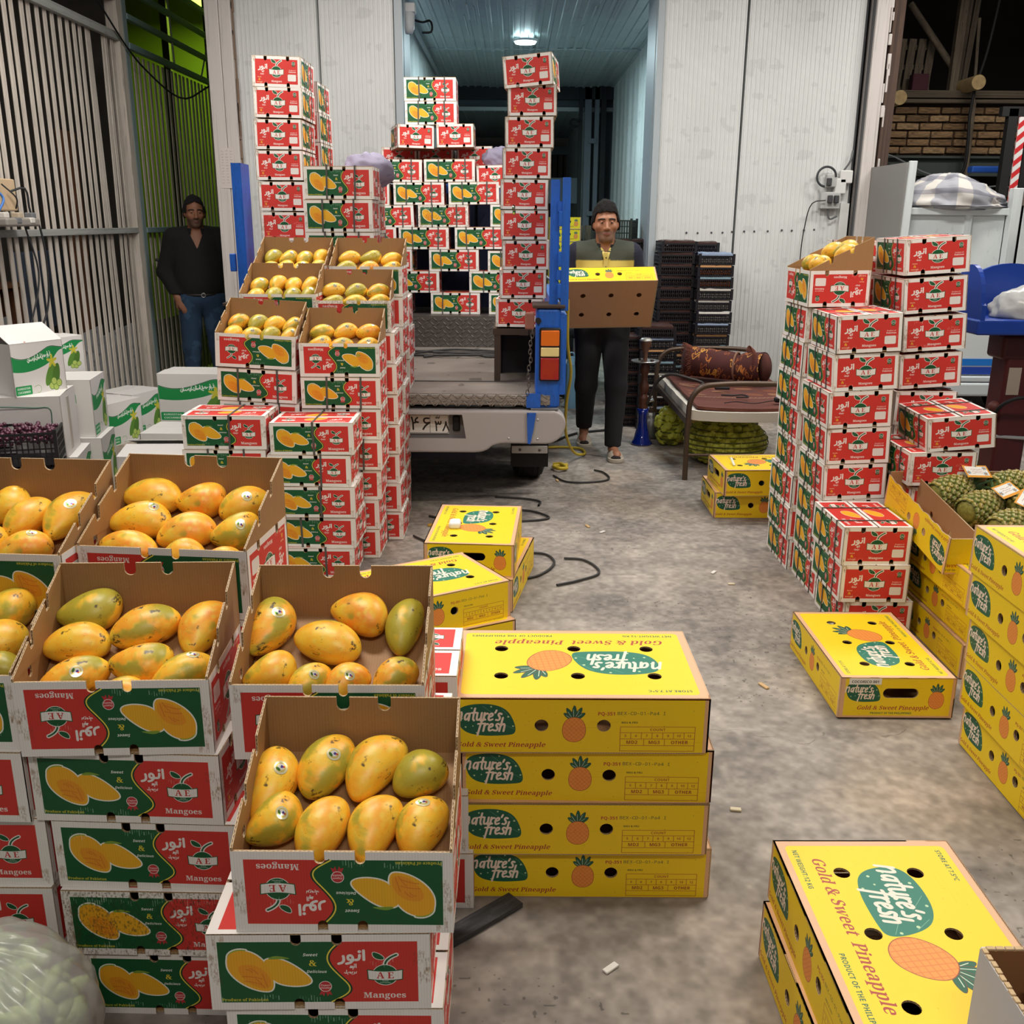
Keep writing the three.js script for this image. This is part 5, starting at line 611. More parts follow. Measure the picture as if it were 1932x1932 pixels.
// clear bag of green vegetables at the lower left corner
const bag = thing('plastic_bag', 'clear plastic bag full of green vegetables at the lower left corner', 'bag');
{ const c = V(-0.93, 0.19, -1.36), q = rng(17), g = new THREE.SphereGeometry(1, 96, 64), p = g.attributes.position;
  for (let i = 0; i < p.count; i++) { const x = p.getX(i), y = p.getY(i), z = p.getZ(i), a = Math.atan2(z, x), fold = 0.035 * Math.sin(a * 19 + 4 * fbm(x * 3, y * 3, z * 3)) * Math.pow(Math.max(0, 0.4 + y * 0.6), 1) + 0.05 * (fbm(x * 4, y * 4, z * 4, 4) - 0.5); p.setXYZ(i, c.x + x * 0.215 * (1 + fold), Math.max(0.004, c.y + y * 0.19 * (1 + fold * 0.6)), c.z + z * 0.2 * (1 + fold)); }
  g.computeVertexNormals(); part(bag, 'film', g, new THREE.MeshPhysicalMaterial({ color: '#f4f6f2', transmission: 0.72, thickness: 0, roughness: 0.28, ior: 1.4, clearcoat: 0.6, clearcoatRoughness: 0.15 }));
  const l = []; for (let i = 0; i < 150; i++) { const u = q() * 2 * PI, w = Math.acos(1 - q() * 1.7), r = 0.84 + q() * 0.08; l.push(new THREE.SphereGeometry(1, 10, 7).scale(0.012 + q() * 0.008, 0.03 + q() * 0.012, 0.014).rotateX(q() * 6).rotateZ(q() * 6).translate(c.x + 0.19 * r * Math.sin(w) * Math.cos(u), Math.max(0.025, c.y + 0.17 * r * Math.cos(w)), c.z + 0.175 * r * Math.sin(w) * Math.sin(u))); }
  part(bag, 'vegetables', merge(l), mat('#fff', 0.45, { map: grime(150, 166, 104, 0.5, 33, 5, 0.2) })).userData.kind = 'stuff'; part(bag, 'core', new THREE.SphereGeometry(0.14, 20, 14).translate(c.x, c.y, c.z), mat('#8a9a62', 0.8)); }
single('plank', bx(0.24, 0.012, 0.05), new THREE.MeshStandardMaterial({ roughness: 0.6, map: grime(58, 58, 60, 0.8, 35, 8, 0.2) }), 'short black scuffed plank on the floor in front of the pineapple stack', 'plank', null, [-0.075, 0.008, -1.885], [0, 0.72, 0]);
// ---------------------------------------------------------------- white cucumber cartons and grape crates on the left
const AC = { w: 1024, h: 1024, wide: [0, 0, 620, 460], end: [640, 0, 380, 460], kraft: [0, 520, 900, 400], edge: [0, 960, 1000, 20] };
const cukeTex = canvasTex(1024, 1024, (g) => {
  g.fillStyle = '#e3e0dc'; g.fillRect(0, 0, 1024, 1024); const q = rng(41); for (let i = 0; i < 500; i++) { g.fillStyle = `rgba(120,112,100,${q() * 0.05})`; g.fillRect(q() * 1024, q() * 1024, 4 + q() * 40, 2); }
  g.fillStyle = '#18904a'; g.beginPath(); g.moveTo(0, 110); g.bezierCurveTo(160, 190, 300, 110, 430, 60); g.bezierCurveTo(500, 40, 540, 66, 620, 70); g.lineTo(620, 82); g.bezierCurveTo(540, 84, 520, 150, 440, 190); g.bezierCurveTo(320, 240, 160, 270, 0, 240); g.closePath(); g.fill(); g.strokeStyle = '#0c4a28'; g.lineWidth = 6; g.beginPath(); g.moveTo(0, 106); g.bezierCurveTo(160, 186, 300, 106, 430, 56); g.bezierCurveTo(500, 36, 540, 62, 620, 66); g.stroke();
  g.save(); g.translate(180, 146); g.rotate(-0.14); ink(g, W_CUKE, 62, -26, 74, 8, '#e9f2e6'); g.restore();
  const box = (x, y, w, h) => { g.fillStyle = '#1b9a52'; g.beginPath(); g.roundRect(x, y, w, h, 10); g.fill(); text(g, 'KURDISTAN', x + w / 2, y + h * 0.3, `bold ${h * 0.34}px sans-serif`, '#dff0e2'); text(g, 'CUCUMBER', x + w / 2, y + h * 0.7, `bold ${h * 0.34}px sans-serif`, '#dff0e2'); };
  box(10, 368, 190, 80); for (const [x, y, r, a] of [[430, 300, 0.9, 0], [500, 320, 1.0, 1]]) { g.fillStyle = a ? '#4f7d2c' : '#5f8f35'; g.save(); g.translate(x, y); g.rotate(0.5 - a * 0.2); g.beginPath(); g.ellipse(0, 0, 44 * r, 120 * r, 0, 0, 7); g.fill(); g.restore(); } g.fillStyle = '#cfc83c'; for (let i = 0; i < 5; i++) { g.save(); g.translate(470, 180); g.rotate(i * 1.25); g.beginPath(); g.ellipse(0, -30, 14, 34, 0, 0, 7); g.fill(); g.restore(); } for (const [x, y] of [[440, 400], [490, 410], [470, 360], [530, 380]]) { g.fillStyle = '#b9cf6a'; g.beginPath(); g.arc(x, y, 32, 0, 7); g.fill(); g.strokeStyle = '#4f7d2c'; g.lineWidth = 5; g.stroke(); }
  g.strokeStyle = '#7fae5c'; g.lineWidth = 4; g.beginPath(); g.moveTo(230, 390); g.bezierCurveTo(330, 340, 330, 460, 260, 440); g.stroke();
  box(690, 110, 190, 76); g.strokeStyle = '#4f8f5c'; g.lineWidth = 7; g.beginPath(); g.arc(790, 250, 22, 2, 6.6); g.lineTo(780, 300); g.stroke(); ink(g, W_GRADE, 700, 280, 70, 7, '#3f7d4c'); for (const y of [360, 376, 392, 408]) { g.fillStyle = 'rgba(150,160,150,.6)'; g.fillRect(720, y, 140, 5); }
});
const cukeMat = mat('#fff', 0.62, { map: cukeTex });
function cukeCarton(label, w, h, d, x, y, z, ry, o = {}) {
  const t = thing('vegetable_carton', label, 'carton', o.group ?? 'white vegetable cartons'); const A = AC;
  const F = (rect, ww) => boardGeo(rectShape(ww, h), 0.004, A, rect, ww, h), end = o.plain ? null : A.end;
  part(t, 'body', merge([F(o.plain ? null : A.wide, w).translate(0, 0, d / 2 - 0.004), F(o.plain ? null : A.wide, w).translate(0, 0, d / 2 - 0.004).rotateY(PI), F(end, d).translate(0, 0, w / 2 - 0.004).rotateY(PI / 2), F(end, d).translate(0, 0, w / 2 - 0.004).rotateY(-PI / 2), bx(w - 0.01, 0.004, d - 0.01, 0, 0.004, 0)]), cukeMat);
  const fm = o.plain || 1 ? mat('#dedbd8', 0.65) : 0; for (const s of [1, -1]) part(t, 'flap', bx(w, 0.004, d / 2, 0, 0, -s * d / 4), fm, [0, h, s * d / 2], [s * (o.open ? o.open[s > 0 ? 0 : 1] : rr(0.01, 0.04)), 0, 0]);
  if (o.cord) part(t, 'cord', merge([bx(0.006, h + 0.006, 0.003, o.cord, h / 2, d / 2 + 0.002), bx(0.006, 0.003, d, o.cord, h + 0.006, 0)]), mat('#d98a6a', 0.7));
  if (o.tape) part(t, 'tape', bx(0.003, h * 0.85, 0.05, w / 2 + 0.001, h / 2, 0.02), mat('#b9b0a4', 0.3)); t.position.set(x, y, z); t.rotation.y = ry; return t;
}
cukeCarton('open white cucumber carton with raised flaps and a pink cord, topmost by the gate', 0.3, 0.27, 0.34, -2.62, 0.66, -5.2, -2.1, { open: [0.3, 0.5], cord: 0.06 });
cukeCarton('white cucumber carton with its end turned out, beside the raised-flap one', 0.3, 0.27, 0.34, -2.97, 0.66, -5.22, 0.25, {});
cukeCarton('large plain white carton with tape carrying the open cucumber carton', 0.56, 0.33, 0.36, -2.66, 0.33, -5.15, 0.22, { plain: 1, tape: 1 });
cukeCarton('white carton at the floor under the large plain one', 0.36, 0.325, 0.34, -2.52, 0, -5.22, -1.35, {}); cukeCarton('second white carton at the floor under the large plain one', 0.5, 0.325, 0.36, -3.0, 0, -5.2, 0.22, { plain: 1 });
cukeCarton('white carton standing end-on behind the large plain one', 0.34, 0.33, 0.24, -2.56, 0.33, -5.72, -1.4, {}); cukeCarton('lowest white carton standing end-on behind the large plain one', 0.34, 0.325, 0.25, -2.53, 0, -5.7, -1.4, {}); cukeCarton('white cucumber carton on top behind the end-on ones', 0.34, 0.2, 0.3, -2.84, 0.66, -5.95, 1.2, {}); cukeCarton('white carton supporting the cucumber carton at the back', 0.34, 0.33, 0.3, -2.84, 0.33, -5.95, 1.2, {}); cukeCarton('lowest white carton at the back by the gate', 0.34, 0.325, 0.3, -2.84, 0, -5.95, 1.2, {});
cukeCarton('white cucumber carton on the floor by the gate, nearer of the pair', 0.36, 0.3, 0.34, -2.93, 0, -6.95, 1.25, {}); cukeCarton('white cucumber carton on the floor by the gate, further of the pair', 0.36, 0.3, 0.34, -2.9, 0, -7.36, 1.25, {});
cukeCarton('white cucumber carton standing before the man in black', 0.5, 0.31, 0.32, -2.06, 0.27, -6.5, -0.02, {}); cukeCarton('white carton under the one before the man in black', 0.5, 0.27, 0.32, -2.06, 0, -6.52, 0, { plain: 1 });
cukeCarton('flat white carton with a pink cord beside the stepped mango pile', 0.5, 0.31, 0.36, -1.9, 0, -5.35, 0.05, { cord: 0.02, open: [0.18, 0.3] }); cukeCarton('flat plain white carton behind the corded one', 0.5, 0.34, 0.36, -1.93, 0, -5.8, 0, { plain: 1 });
const plasticBlack = mat('#15141a', 0.4);
function latticeCrate(t, w, h, d, cols, m, rows = 2) {     // open slatted plastic crate: floor, rims, corner posts, uprights
  const side = (len) => { const l = [bx(len, 0.012, 0.008, 0, h - 0.006, 0), bx(len, 0.01, 0.008, 0, 0.005, 0)]; for (let i = 1; i < rows; i++) l.push(bx(len, 0.007, 0.006, 0, h * i / rows, 0)); const n = Math.max(2, Math.round(cols * len / w)); for (let i = 0; i <= n; i++) l.push(bx(0.006, h, 0.006, -len / 2 + len * i / n, h / 2, 0)); return merge(l); };
  const ends = (b) => merge([side(w).translate(0, 0, b * d / 2), ...[1, -1].map((a) => bx(0.018, h + 0.012, 0.018, a * (w / 2 - 0.004), (h + 0.012) / 2, b * (d / 2 - 0.004)))]); part(t, 'front_wall', ends(1), m); part(t, 'back_wall', ends(-1), m); part(t, 'side_wall', side(d).rotateY(PI / 2).translate(w / 2, 0, 0), m); part(t, 'side_wall', side(d).rotateY(PI / 2).translate(-w / 2, 0, 0), m); part(t, 'base', bx(w - 0.004, 0.006, d - 0.004, 0, 0.003, 0), m); 
}
const grapeMat = new THREE.MeshPhysicalMaterial({ roughness: 0.35, map: grime(92, 46, 66, 0.7, 44, 6, 0.3), clearcoat: 0.2 });
for (const [i, y, w] of [[0, 0.36, 'upper'], [1, 0.18, 'lower']]) { const t = thing('grape_crate', `${w} black plastic crate of red grapes in front of the white cartons`, 'crate', 'black grape crates'); latticeCrate(t, 0.42, 0.165, 0.28, 16, plasticBlack, 4); if (!i) part(t, 'handle', tube([[-0.2, 0.16, -0.12], [-0.2, 0.24, -0.12], [0.1, 0.245, -0.12], [0.16, 0.24, -0.12], [0.165, 0.16, -0.12]], 0.003, 30, 6), mat('#3c6f5a', 0.5)); const q = rng(i + 70), l = []; for (let k = 0; k < 260; k++) l.push(new THREE.SphereGeometry(0.011, 8, 6).translate((q() - 0.5) * 0.38, 0.07 + q() * 0.07 + (i ? -0.02 : 0.03), (q() - 0.5) * 0.24)); part(t, 'grapes', merge(l), grapeMat).userData.kind = 'stuff'; t.position.set(-2.52, y, -4.86 + i * 0.0); t.rotation.y = 0.3; }
{ const t = thing('grape_crate', 'lowest black plastic crate under the grape crates', 'crate', 'black grape crates'); latticeCrate(t, 0.42, 0.165, 0.28, 16, plasticBlack, 4); t.position.set(-2.52, 0, -4.86); t.rotation.y = 0.3; }
const panelBox = thing('junction_box', 'cream junction panel with loose wires and dusty plugs on the gate', 'box'); part(panelBox, 'panel', rb(0.03, 0.19, 0.34, 0.01, -3.12, 1.68, -6.25), mat('#c8ae8c', 0.6)); part(panelBox, 'shelf', rb(0.16, 0.05, 0.42, 0.015, -3.05, 1.52, -6.2), mat('#8d8780', 0.6)); for (let i = 0; i < 5; i++) part(panelBox, 'plug', rb(0.05, 0.035, 0.06, 0.008, -3.02 + (i % 2) * 0.03, 1.56 - (i % 2) * 0.03, -6.05 - i * 0.085), mat(['#d5d0c8', '#6f7275', '#b8a890'][i % 3], 0.5)); part(panelBox, 'wires', merge([tube([[-3.08, 1.74, -6.2], [-3.03, 1.66, -6.26], [-3.06, 1.6, -6.3]], 0.005, 16, 5), tube([[-3.08, 1.7, -6.3], [-3.02, 1.72, -6.36], [-3.03, 1.58, -6.42], [-3.0, 1.5, -6.45], [-3.03, 1.0, -6.5], [-3.1, 0.7, -6.3]], 0.007, 40, 5), tube([[-3.02, 1.5, -6.3], [-3.0, 1.2, -6.36], [-3.05, 0.8, -6.2]], 0.006, 30, 5)]), mat('#26282c', 0.6)); part(panelBox, 'blue_wire', tube([[-3.1, 1.72, -6.12], [-3.06, 1.66, -6.16], [-3.07, 1.58, -6.1]], 0.008, 14, 5), mat('#3d76c4', 0.5)); part(panelBox, 'cable_ring', new THREE.TorusGeometry(0.05, 0.008, 6, 22).rotateY(PI / 2).translate(-3.13, 2.0, -6.2), mat('#3a3a3a', 0.6));
// ---------------------------------------------------------------- the cot, its bedding and what lies on and under it
const brownSteel = mat('#54453a', 0.4, { metalness: 0.55 });
const cot = thing('metal_cot', 'brown tubular metal cot with a white mattress in front of the crates', 'bed');
const CX0 = 1.08, CX1 = 1.86, CZ0 = -5.95, CZ1 = -7.38;
const hoop = (z, top) => tube([[CX0, 0, z], [CX0, top * 0.62, z], [CX0 + 0.015, top * 0.86, z], [CX0 + 0.075, top * 0.97, z], [CX0 + 0.17, top, z], [CX1 - 0.17, top, z], [CX1 - 0.075, top * 0.97, z], [CX1 - 0.015, top * 0.86, z], [CX1, top * 0.62, z], [CX1, 0, z]], 0.017, 90, 10);
part(cot, 'foot_rail', hoop(CZ0, 0.6), brownSteel); part(cot, 'head_rail', hoop(CZ1, 0.64), brownSteel); part(cot, 'crossbar', bar([CX0, 0.16, CZ0], [CX1, 0.16, CZ0], 0.009), brownSteel); for (const x of [CX0 + 0.01, CX1 - 0.01]) part(cot, 'side_rail', bx(0.03, 0.04, CZ0 - CZ1, x, 0.36, (CZ0 + CZ1) / 2), brownSteel);
const softSlab = (w, d, t, x, y, z, amp, seed, sag) => { const g = new THREE.BoxGeometry(w, t, d, 40, 2, 60), p = g.attributes.position; for (let i = 0; i < p.count; i++) { const px = p.getX(i), pz = p.getZ(i); p.setY(i, p.getY(i) + amp * (fbm(px * 4 + seed, pz * 4, seed, 3) - 0.5) - sag * (1 - Math.pow(Math.abs(px) / (w / 2), 4)) * 0.6); } g.computeVertexNormals(); return g.translate(x, y, z); };
part(cot, 'mattress', softSlab(0.74, 1.4, 0.06, (CX0 + CX1) / 2, 0.41, -6.67, 0.02, 3, 0.03), mat('#c9c4b8', 0.85)); 
const rugTex = canvasTex(512, 1024, (g) => { g.fillStyle = '#5c2f24'; g.fillRect(0, 0, 512, 1024); const q = rng(91); for (let i = 0; i < 9000; i++) { g.fillStyle = q() < 0.5 ? `rgba(30,14,10,${q() * 0.3})` : `rgba(140,84,60,${q() * 0.25})`; g.fillRect(q() * 512, q() * 1024, 2 + q() * 5, 2); } g.strokeStyle = '#a8886a'; g.lineWidth = 5; for (const y of [300, 700]) { g.beginPath(); for (let x = 30; x < 480; x += 6) g.lineTo(x, y + 6 * Math.sin(x * 0.3)); g.stroke(); } for (let k = 0; k < 16; k++) { g.fillStyle = ['rgba(150,110,74,.7)', 'rgba(60,44,44,.7)', 'rgba(120,70,44,.8)'][k % 3]; g.beginPath(); g.ellipse(60 + (k % 4) * 120 + q() * 40, 350 + Math.floor(k / 4) * 90, 44, 22, q(), 0, 7); g.fill(); } });
const rug = softSlab(0.72, 1.32, 0.018, (CX0 + CX1) / 2 + 0.03, 0.452, -6.66, 0.02, 3, 0.03); single('rug', rug, mat('#fff', 0.95, { map: rugTex }), 'dark red patterned rug spread on the cot mattress', 'rug');
const rollTex = canvasTex(1024, 512, (g) => { g.fillStyle = '#451c18'; g.fillRect(0, 0, 1024, 512); const q = rng(92); for (let i = 0; i < 5000; i++) { g.fillStyle = `rgba(${q() < 0.5 ? '20,8,8' : '120,50,40'},${q() * 0.25})`; g.fillRect(q() * 1024, q() * 512, 3, 3); } g.lineCap = 'round'; for (let i = 0; i < 80; i++) { let x = q() * 1024, y = q() * 512; g.strokeStyle = ['#b06a2c', '#c08a3a', '#8c4a26'][i % 3]; g.lineWidth = 5 + q() * 5; g.beginPath(); g.moveTo(x, y); g.bezierCurveTo(x + 50 - q() * 100, y + 60, x + 90, y - 50, x + q() * 80, y + q() * 60 - 20); g.stroke(); g.beginPath(); g.arc(x, y, 9 + q() * 12, q() * 6, q() * 6 + 4); g.stroke(); } });
const roll = thing('rolled_blanket', 'rolled brown blanket with orange swirls lying across the cot', 'blanket');
{ const path = new THREE.CatmullRomCurve3([V(1.26, 0.585, -7.12), V(1.42, 0.575, -7.06), V(1.6, 0.56, -6.98), V(1.76, 0.575, -6.86)]), g = new THREE.TubeGeometry(path, 60, 0.112, 28), p = g.attributes.position; const c = V(); for (let i = 0; i < p.count; i++) { const t = Math.floor(i / 29) / 60; path.getPointAt(Math.min(1, t), c); const k = 1 + 0.2 * (fbm(t * 7, (i % 29) * 0.3, 4, 3) - 0.5) - 0.2 * Math.exp(-Math.pow((t - 0.66) / 0.05, 2)); p.setXYZ(i, c.x + (p.getX(i) - c.x) * k, Math.max(0.475, c.y + (p.getY(i) - c.y) * k * 0.94), c.z + (p.getZ(i) - c.z) * k); } g.computeVertexNormals(); part(roll, 'cloth', g, mat('#fff', 0.9, { map: rollTex }));
  part(roll, 'end_cloth', new THREE.SphereGeometry(0.108, 20, 14).scale(0.4, 0.95, 1).translate(1.265, 0.583, -7.12), mat('#4a241c', 0.95)); part(roll, 'end_cloth', new THREE.SphereGeometry(0.108, 20, 14).scale(0.45, 0.95, 1).translate(1.755, 0.575, -6.86), mat('#4a241c', 0.95)); const fr = [], q = rng(93); for (let i = 0; i < 70; i++) { const a = i / 70 * 2 * PI; fr.push(bar([1.29, 0.585 + 0.105 * Math.cos(a), -7.12 + 0.105 * Math.sin(a)], [1.245 - q() * 0.02, 0.585 + 0.13 * Math.cos(a + 0.1), -7.12 + 0.13 * Math.sin(a + 0.1)], 0.003, 4)); if (Math.cos(a) > -0.4) fr.push(bar([1.69, 0.58 + 0.11 * Math.cos(a), -6.91 + 0.11 * Math.sin(a)], [1.66, 0.58 + 0.138 * Math.cos(a), -6.93 + 0.138 * Math.sin(a)], 0.003, 4)); } part(roll, 'fringe', merge(fr), mat('#6b3a2c', 0.95)).userData.kind = 'stuff'; part(roll, 'tie', new THREE.TorusGeometry(0.098, 0.008, 8, 30).rotateY(PI / 2 - 0.5).translate(1.59, 0.565, -6.985), mat('#7d5a48', 0.9)); }
single('phone_charger', merge([rb(0.09, 0.03, 0.045, 0.008, 1.7, 0.474, -6.15), tube([[1.7, 0.475, -6.15], [1.62, 0.47, -6.12], [1.5, 0.468, -6.05], [1.4, 0.468, -6.1], [1.32, 0.468, -6.06]], 0.003, 30, 5)]), black, 'black adapter with a thin cable lying on the rug by the foot rail', 'adapter');
single('hookah_hose', tube([[0.96, 0.3, -6.94], [1.02, 0.46, -6.92], [1.1, 0.52, -6.88], [1.24, 0.5, -6.82], [1.32, 0.475, -6.8], [1.28, 0.46, -6.7]], 0.011, 50, 8), mat('#2b2422', 0.6), 'dark hookah hose reaching over the cot', 'hose'); single('lighter', rb(0.1, 0.018, 0.03, 0.006, 1.42, 0.468, -6.62), black, 'small black gadget on the rug beside the rolled blanket', 'gadget'); single('spectacle_cord', tube([[1.36, 0.468, -6.35], [1.42, 0.47, -6.32], [1.5, 0.468, -6.36], [1.52, 0.468, -6.28], [1.44, 0.468, -6.27]], 0.005, 40, 5), black, 'loose black cord on the middle of the rug', 'cord');
const netMat = new THREE.MeshStandardMaterial({ color: '#4d5220', roughness: 0.7 });
function limeBag(label, x, y, z, rx, ry, rz, seed, n) {
  const t = thing('lime_bag', label, 'bag', 'net bags of limes'), q = rng(seed), fr = [], nt = []; for (let i = 0; i < n; i++) { const a = q() * 2 * PI, w = Math.acos(1 - 2 * q()), k = 0.97; fr.push(new THREE.SphereGeometry(0.026 + q() * 0.004, 10, 8).translate(x + rx * k * Math.sin(w) * Math.cos(a), Math.max(0.024, y + ry * k * Math.cos(w)), z + rz * k * Math.sin(w) * Math.sin(a))); }
  part(t, 'limes', merge(fr), mat('#fff', 0.45, { map: grime(186, 190, 66, 0.4, seed, 5, 0.1) })).userData.kind = 'stuff'; part(t, 'inner_limes', new THREE.SphereGeometry(1, 18, 12).scale(rx * 0.93, ry * 0.93, rz * 0.93).translate(x, Math.max(y, ry * 0.93), z), mat('#babe42', 0.9));
  for (let k = -4; k < 5; k++) { const c = Math.sqrt(1 - k * k / 25) * 1.1; nt.push(new THREE.TorusGeometry(1, 0.004, 4, 40).rotateX(PI / 2).scale(rx * c, 1, rz * c).translate(x, Math.max(0.01, y + ry * k / 4.6), z), new THREE.TorusGeometry(1.1, 0.004, 4, 40).rotateY(k * PI / 9).scale(rx, ry * 0.97, rz).translate(x, y, z)); } part(t, 'net', merge(nt), netMat).userData.kind = 'stuff';
}
limeBag('big net bag of yellow-green limes under the cot', 1.42, 0.15, -6.42, 0.26, 0.145, 0.22, 101, 300); limeBag('smaller net bag of limes behind the hookah under the cot', 1.13, 0.14, -6.95, 0.09, 0.13, 0.11, 102, 110);
// ---------------------------------------------------------------- hookah
const hk = thing('hookah', 'tall wooden hookah with a blue glass base and metal tray beside the cot', 'hookah'); const HX = 0.935, HZ = -6.96, wood = mat('#4e2b1d', 0.45);
part(hk, 'glass_base', lathe([[0.0, 0.0], [0.075, 0.0], [0.078, 0.015], [0.06, 0.04], [0.05, 0.085], [0.04, 0.12], [0.034, 0.16], [0.036, 0.22], [0.042, 0.265], [0.0, 0.265]]), new THREE.MeshPhysicalMaterial({ color: '#0c1f6e', roughness: 0.08, clearcoat: 1 }), [HX, 0.0, HZ]); part(hk, 'collar', lathe([[0.03, 0.26], [0.036, 0.28], [0.028, 0.3], [0.038, 0.33], [0.03, 0.35], [0.024, 0.37]]), wood, [HX, 0, HZ]);
part(hk, 'stem', lathe([[0.02, 0.36], [0.034, 0.39], [0.036, 0.43], [0.024, 0.455], [0.022, 0.5], [0.03, 0.52], [0.036, 0.56], [0.024, 0.585], [0.02, 0.6]]), wood, [HX, 0, HZ]); part(hk, 'tray', lathe([[0.0, 0.592], [0.075, 0.594], [0.098, 0.602], [0.1, 0.608], [0.07, 0.6], [0.0, 0.598]]), chromish, [HX, 0, HZ]); part(hk, 'bowl', lathe([[0.014, 0.6], [0.016, 0.66], [0.024, 0.68], [0.03, 0.7], [0.04, 0.73], [0.034, 0.75], [0.0, 0.752]]), mat('#5d3a28', 0.5), [HX, 0, HZ]); part(hk, 'foil', lathe([[0.042, 0.742], [0.044, 0.752], [0.03, 0.764], [0.0, 0.766]]), mat('#b9b5ae', 0.4, { metalness: 0.6 }), [HX, 0, HZ]); const q9 = rng(94); part(hk, 'charcoal', merge(Array.from({ length: 9 }, () => rb(0.02, 0.012, 0.018, 0.004, HX + (q9() - 0.5) * 0.12, 0.609, HZ + (q9() - 0.5) * 0.1))), mat('#3a2a24', 0.9)); part(hk, 'hose_port', bar([HX, 0.3, HZ], [HX + 0.07, 0.33, HZ + 0.02], 0.011), chromish);
const bot = thing('metal_canister', 'dented grey canister standing behind the hookah base', 'canister'); part(bot, 'body', lathe([[0, 0], [0.075, 0], [0.078, 0.02], [0.07, 0.1], [0.05, 0.14], [0.03, 0.16], [0.03, 0.19], [0, 0.19]]), mat('#6e6d69', 0.4, { metalness: 0.6 }), [1.03, 0, -7.2]); part(bot, 'valve', rb(0.03, 0.05, 0.03, 0.008, 1.03, 0.21, -7.2), brownSteel);
// ---------------------------------------------------------------- black fruit crates, with paper and fruit showing
const paperMats = ['#cfcbc4', '#c4bfb5', '#7d97a3', '#b98a5c', '#8a9bb5', '#d6d2cc'].map((c) => mat(c, 0.85)); const orangeM = mat('#fff', 0.5, { map: grime(196, 104, 30, 0.4, 55, 6, 0.1) }), darkFruit = mat('#3a1d16', 0.5);
const cw = 0.27, chh = 0.07, cdp = 0.3, crateProto = {};
const lattice = (() => { const t = new THREE.Group(); latticeCrate(t, cw, chh, cdp, 17, plasticBlack, 2); return t; })();
const lump = (seed, y) => { const g = new THREE.BoxGeometry(cw - 0.03, 0.022, cdp + 0.004, 14, 1, 14), p = g.attributes.position; for (let i = 0; i < p.count; i++) p.setY(i, p.getY(i) + 0.02 * (fbm(p.getX(i) * 22, p.getZ(i) * 22, seed, 3) - 0.5)); g.computeVertexNormals(); return g.translate(0, y, 0); };
const lumps = [1, 2, 3].map((s) => lump(s, chh + 0.006)), fruitGeo = (() => { const l = [], q = rng(12); for (let i = 0; i < 8; i++) for (let j = 0; j < 3; j++) l.push(new THREE.SphereGeometry(0.02, 8, 6).translate(-cw / 2 + 0.022 + i * 0.032, 0.03 + j * 0.016 * q(), cdp / 2 - 0.026 - j * 0.03)); return merge(l); })();
function crateStack(where, x, z, y0, n, o = {}) {
  for (let i = 0; i < n; i++) {
    const t = thing('fruit_crate', `shallow black fruit crate, ${i === n - 1 ? 'lowest' : ORD[i]} in ${where}`, 'crate', `black crates in ${where}`); for (const c of lattice.children) part(t, c.name, c.geometry, c.material);
    const dark = o.dark?.includes(i); part(t, 'paper_lining', lumps[i % 3], dark ? darkFruit : paperMats[(i * 5 + Math.round(x * 10)) % 6]); part(t, 'fruit', fruitGeo, dark ? darkFruit : o.orange?.includes(i) ? orangeM : mat('#d8d4cc', 0.8)).userData.kind = 'stuff';
    t.position.set(x + rr(-0.006, 0.006), y0 + (n - 1 - i) * 0.088, z + rr(-0.006, 0.006)); t.rotation.y = rr(-0.03, 0.03); if (o.tall) { }
  }
}
crateStack('the tall crate stack by the wall', 1.56, -7.93, 0, 15, { orange: [1, 2] }); crateStack('the stack left of the tall crates', 1.285, -8.08, 0, 16, { dark: [0, 1, 2, 3, 4, 5, 6, 7, 8] }); crateStack('the low stack behind the cot', 1.1, -7.66, 0, 9, { dark: [0], orange: [6] }); crateStack('the dark stack behind the carrier', 0.98, -8.7, 0, 16, { dark: [0, 1, 2, 3, 4, 5, 6, 7, 8, 9] }); crateStack('the column beside the carrier', 0.9, -7.75, 0, 8, { dark: [0, 1, 2, 3, 4, 5, 6, 7] }); crateStack('the crate behind the tall crates', 1.5, -8.24, 1.31, 1, { dark: [0] });
// ---------------------------------------------------------------- sockets on the right wall
const soc = thing('socket_cluster', 'cluster of grey power sockets and plugs on the right white wall by the pillar', 'socket'); const gp = mat('#b3b4b2', 0.45), gw = mat('#d3d3d0', 0.4);
for (const [x, y, w, h, m] of [[2.53, 1.87, 0.09, 0.1, gp], [2.64, 1.9, 0.1, 0.1, gw], [2.53, 1.72, 0.16, 0.13, gp], [2.6, 1.83, 0.09, 0.12, gw]]) part(soc, 'socket_box', rb(w, h, 0.06, 0.01, x, y, FZ + 0.04), m); for (const [x, y] of [[2.5, 1.86], [2.52, 1.73], [2.57, 1.73]]) part(soc, 'plug', rb(0.035, 0.06, 0.045, 0.008, x, y, FZ + 0.085), mat('#3c3d3f', 0.5)); part(soc, 'cable_loop', new THREE.TorusGeometry(0.075, 0.009, 6, 24, 4.6).translate(2.48, 1.9, FZ + 0.07), mat('#34363a', 0.5)); part(soc, 'trunking', bx(0.07, 1.5, 0.03, 2.66, 0.95, FZ + 0.02), gw); part(soc, 'cables', merge([tube([[2.52, 1.66, FZ + 0.05], [2.54, 1.58, FZ + 0.05], [2.6, 1.6, FZ + 0.04]], 0.008, 16, 6), tube([[2.62, 1.95, FZ + 0.05], [2.66, 2.02, FZ + 0.06], [2.68, 2.1, FZ + 0.04]], 0.008, 16, 6)]), mat('#5c5e60', 0.5));
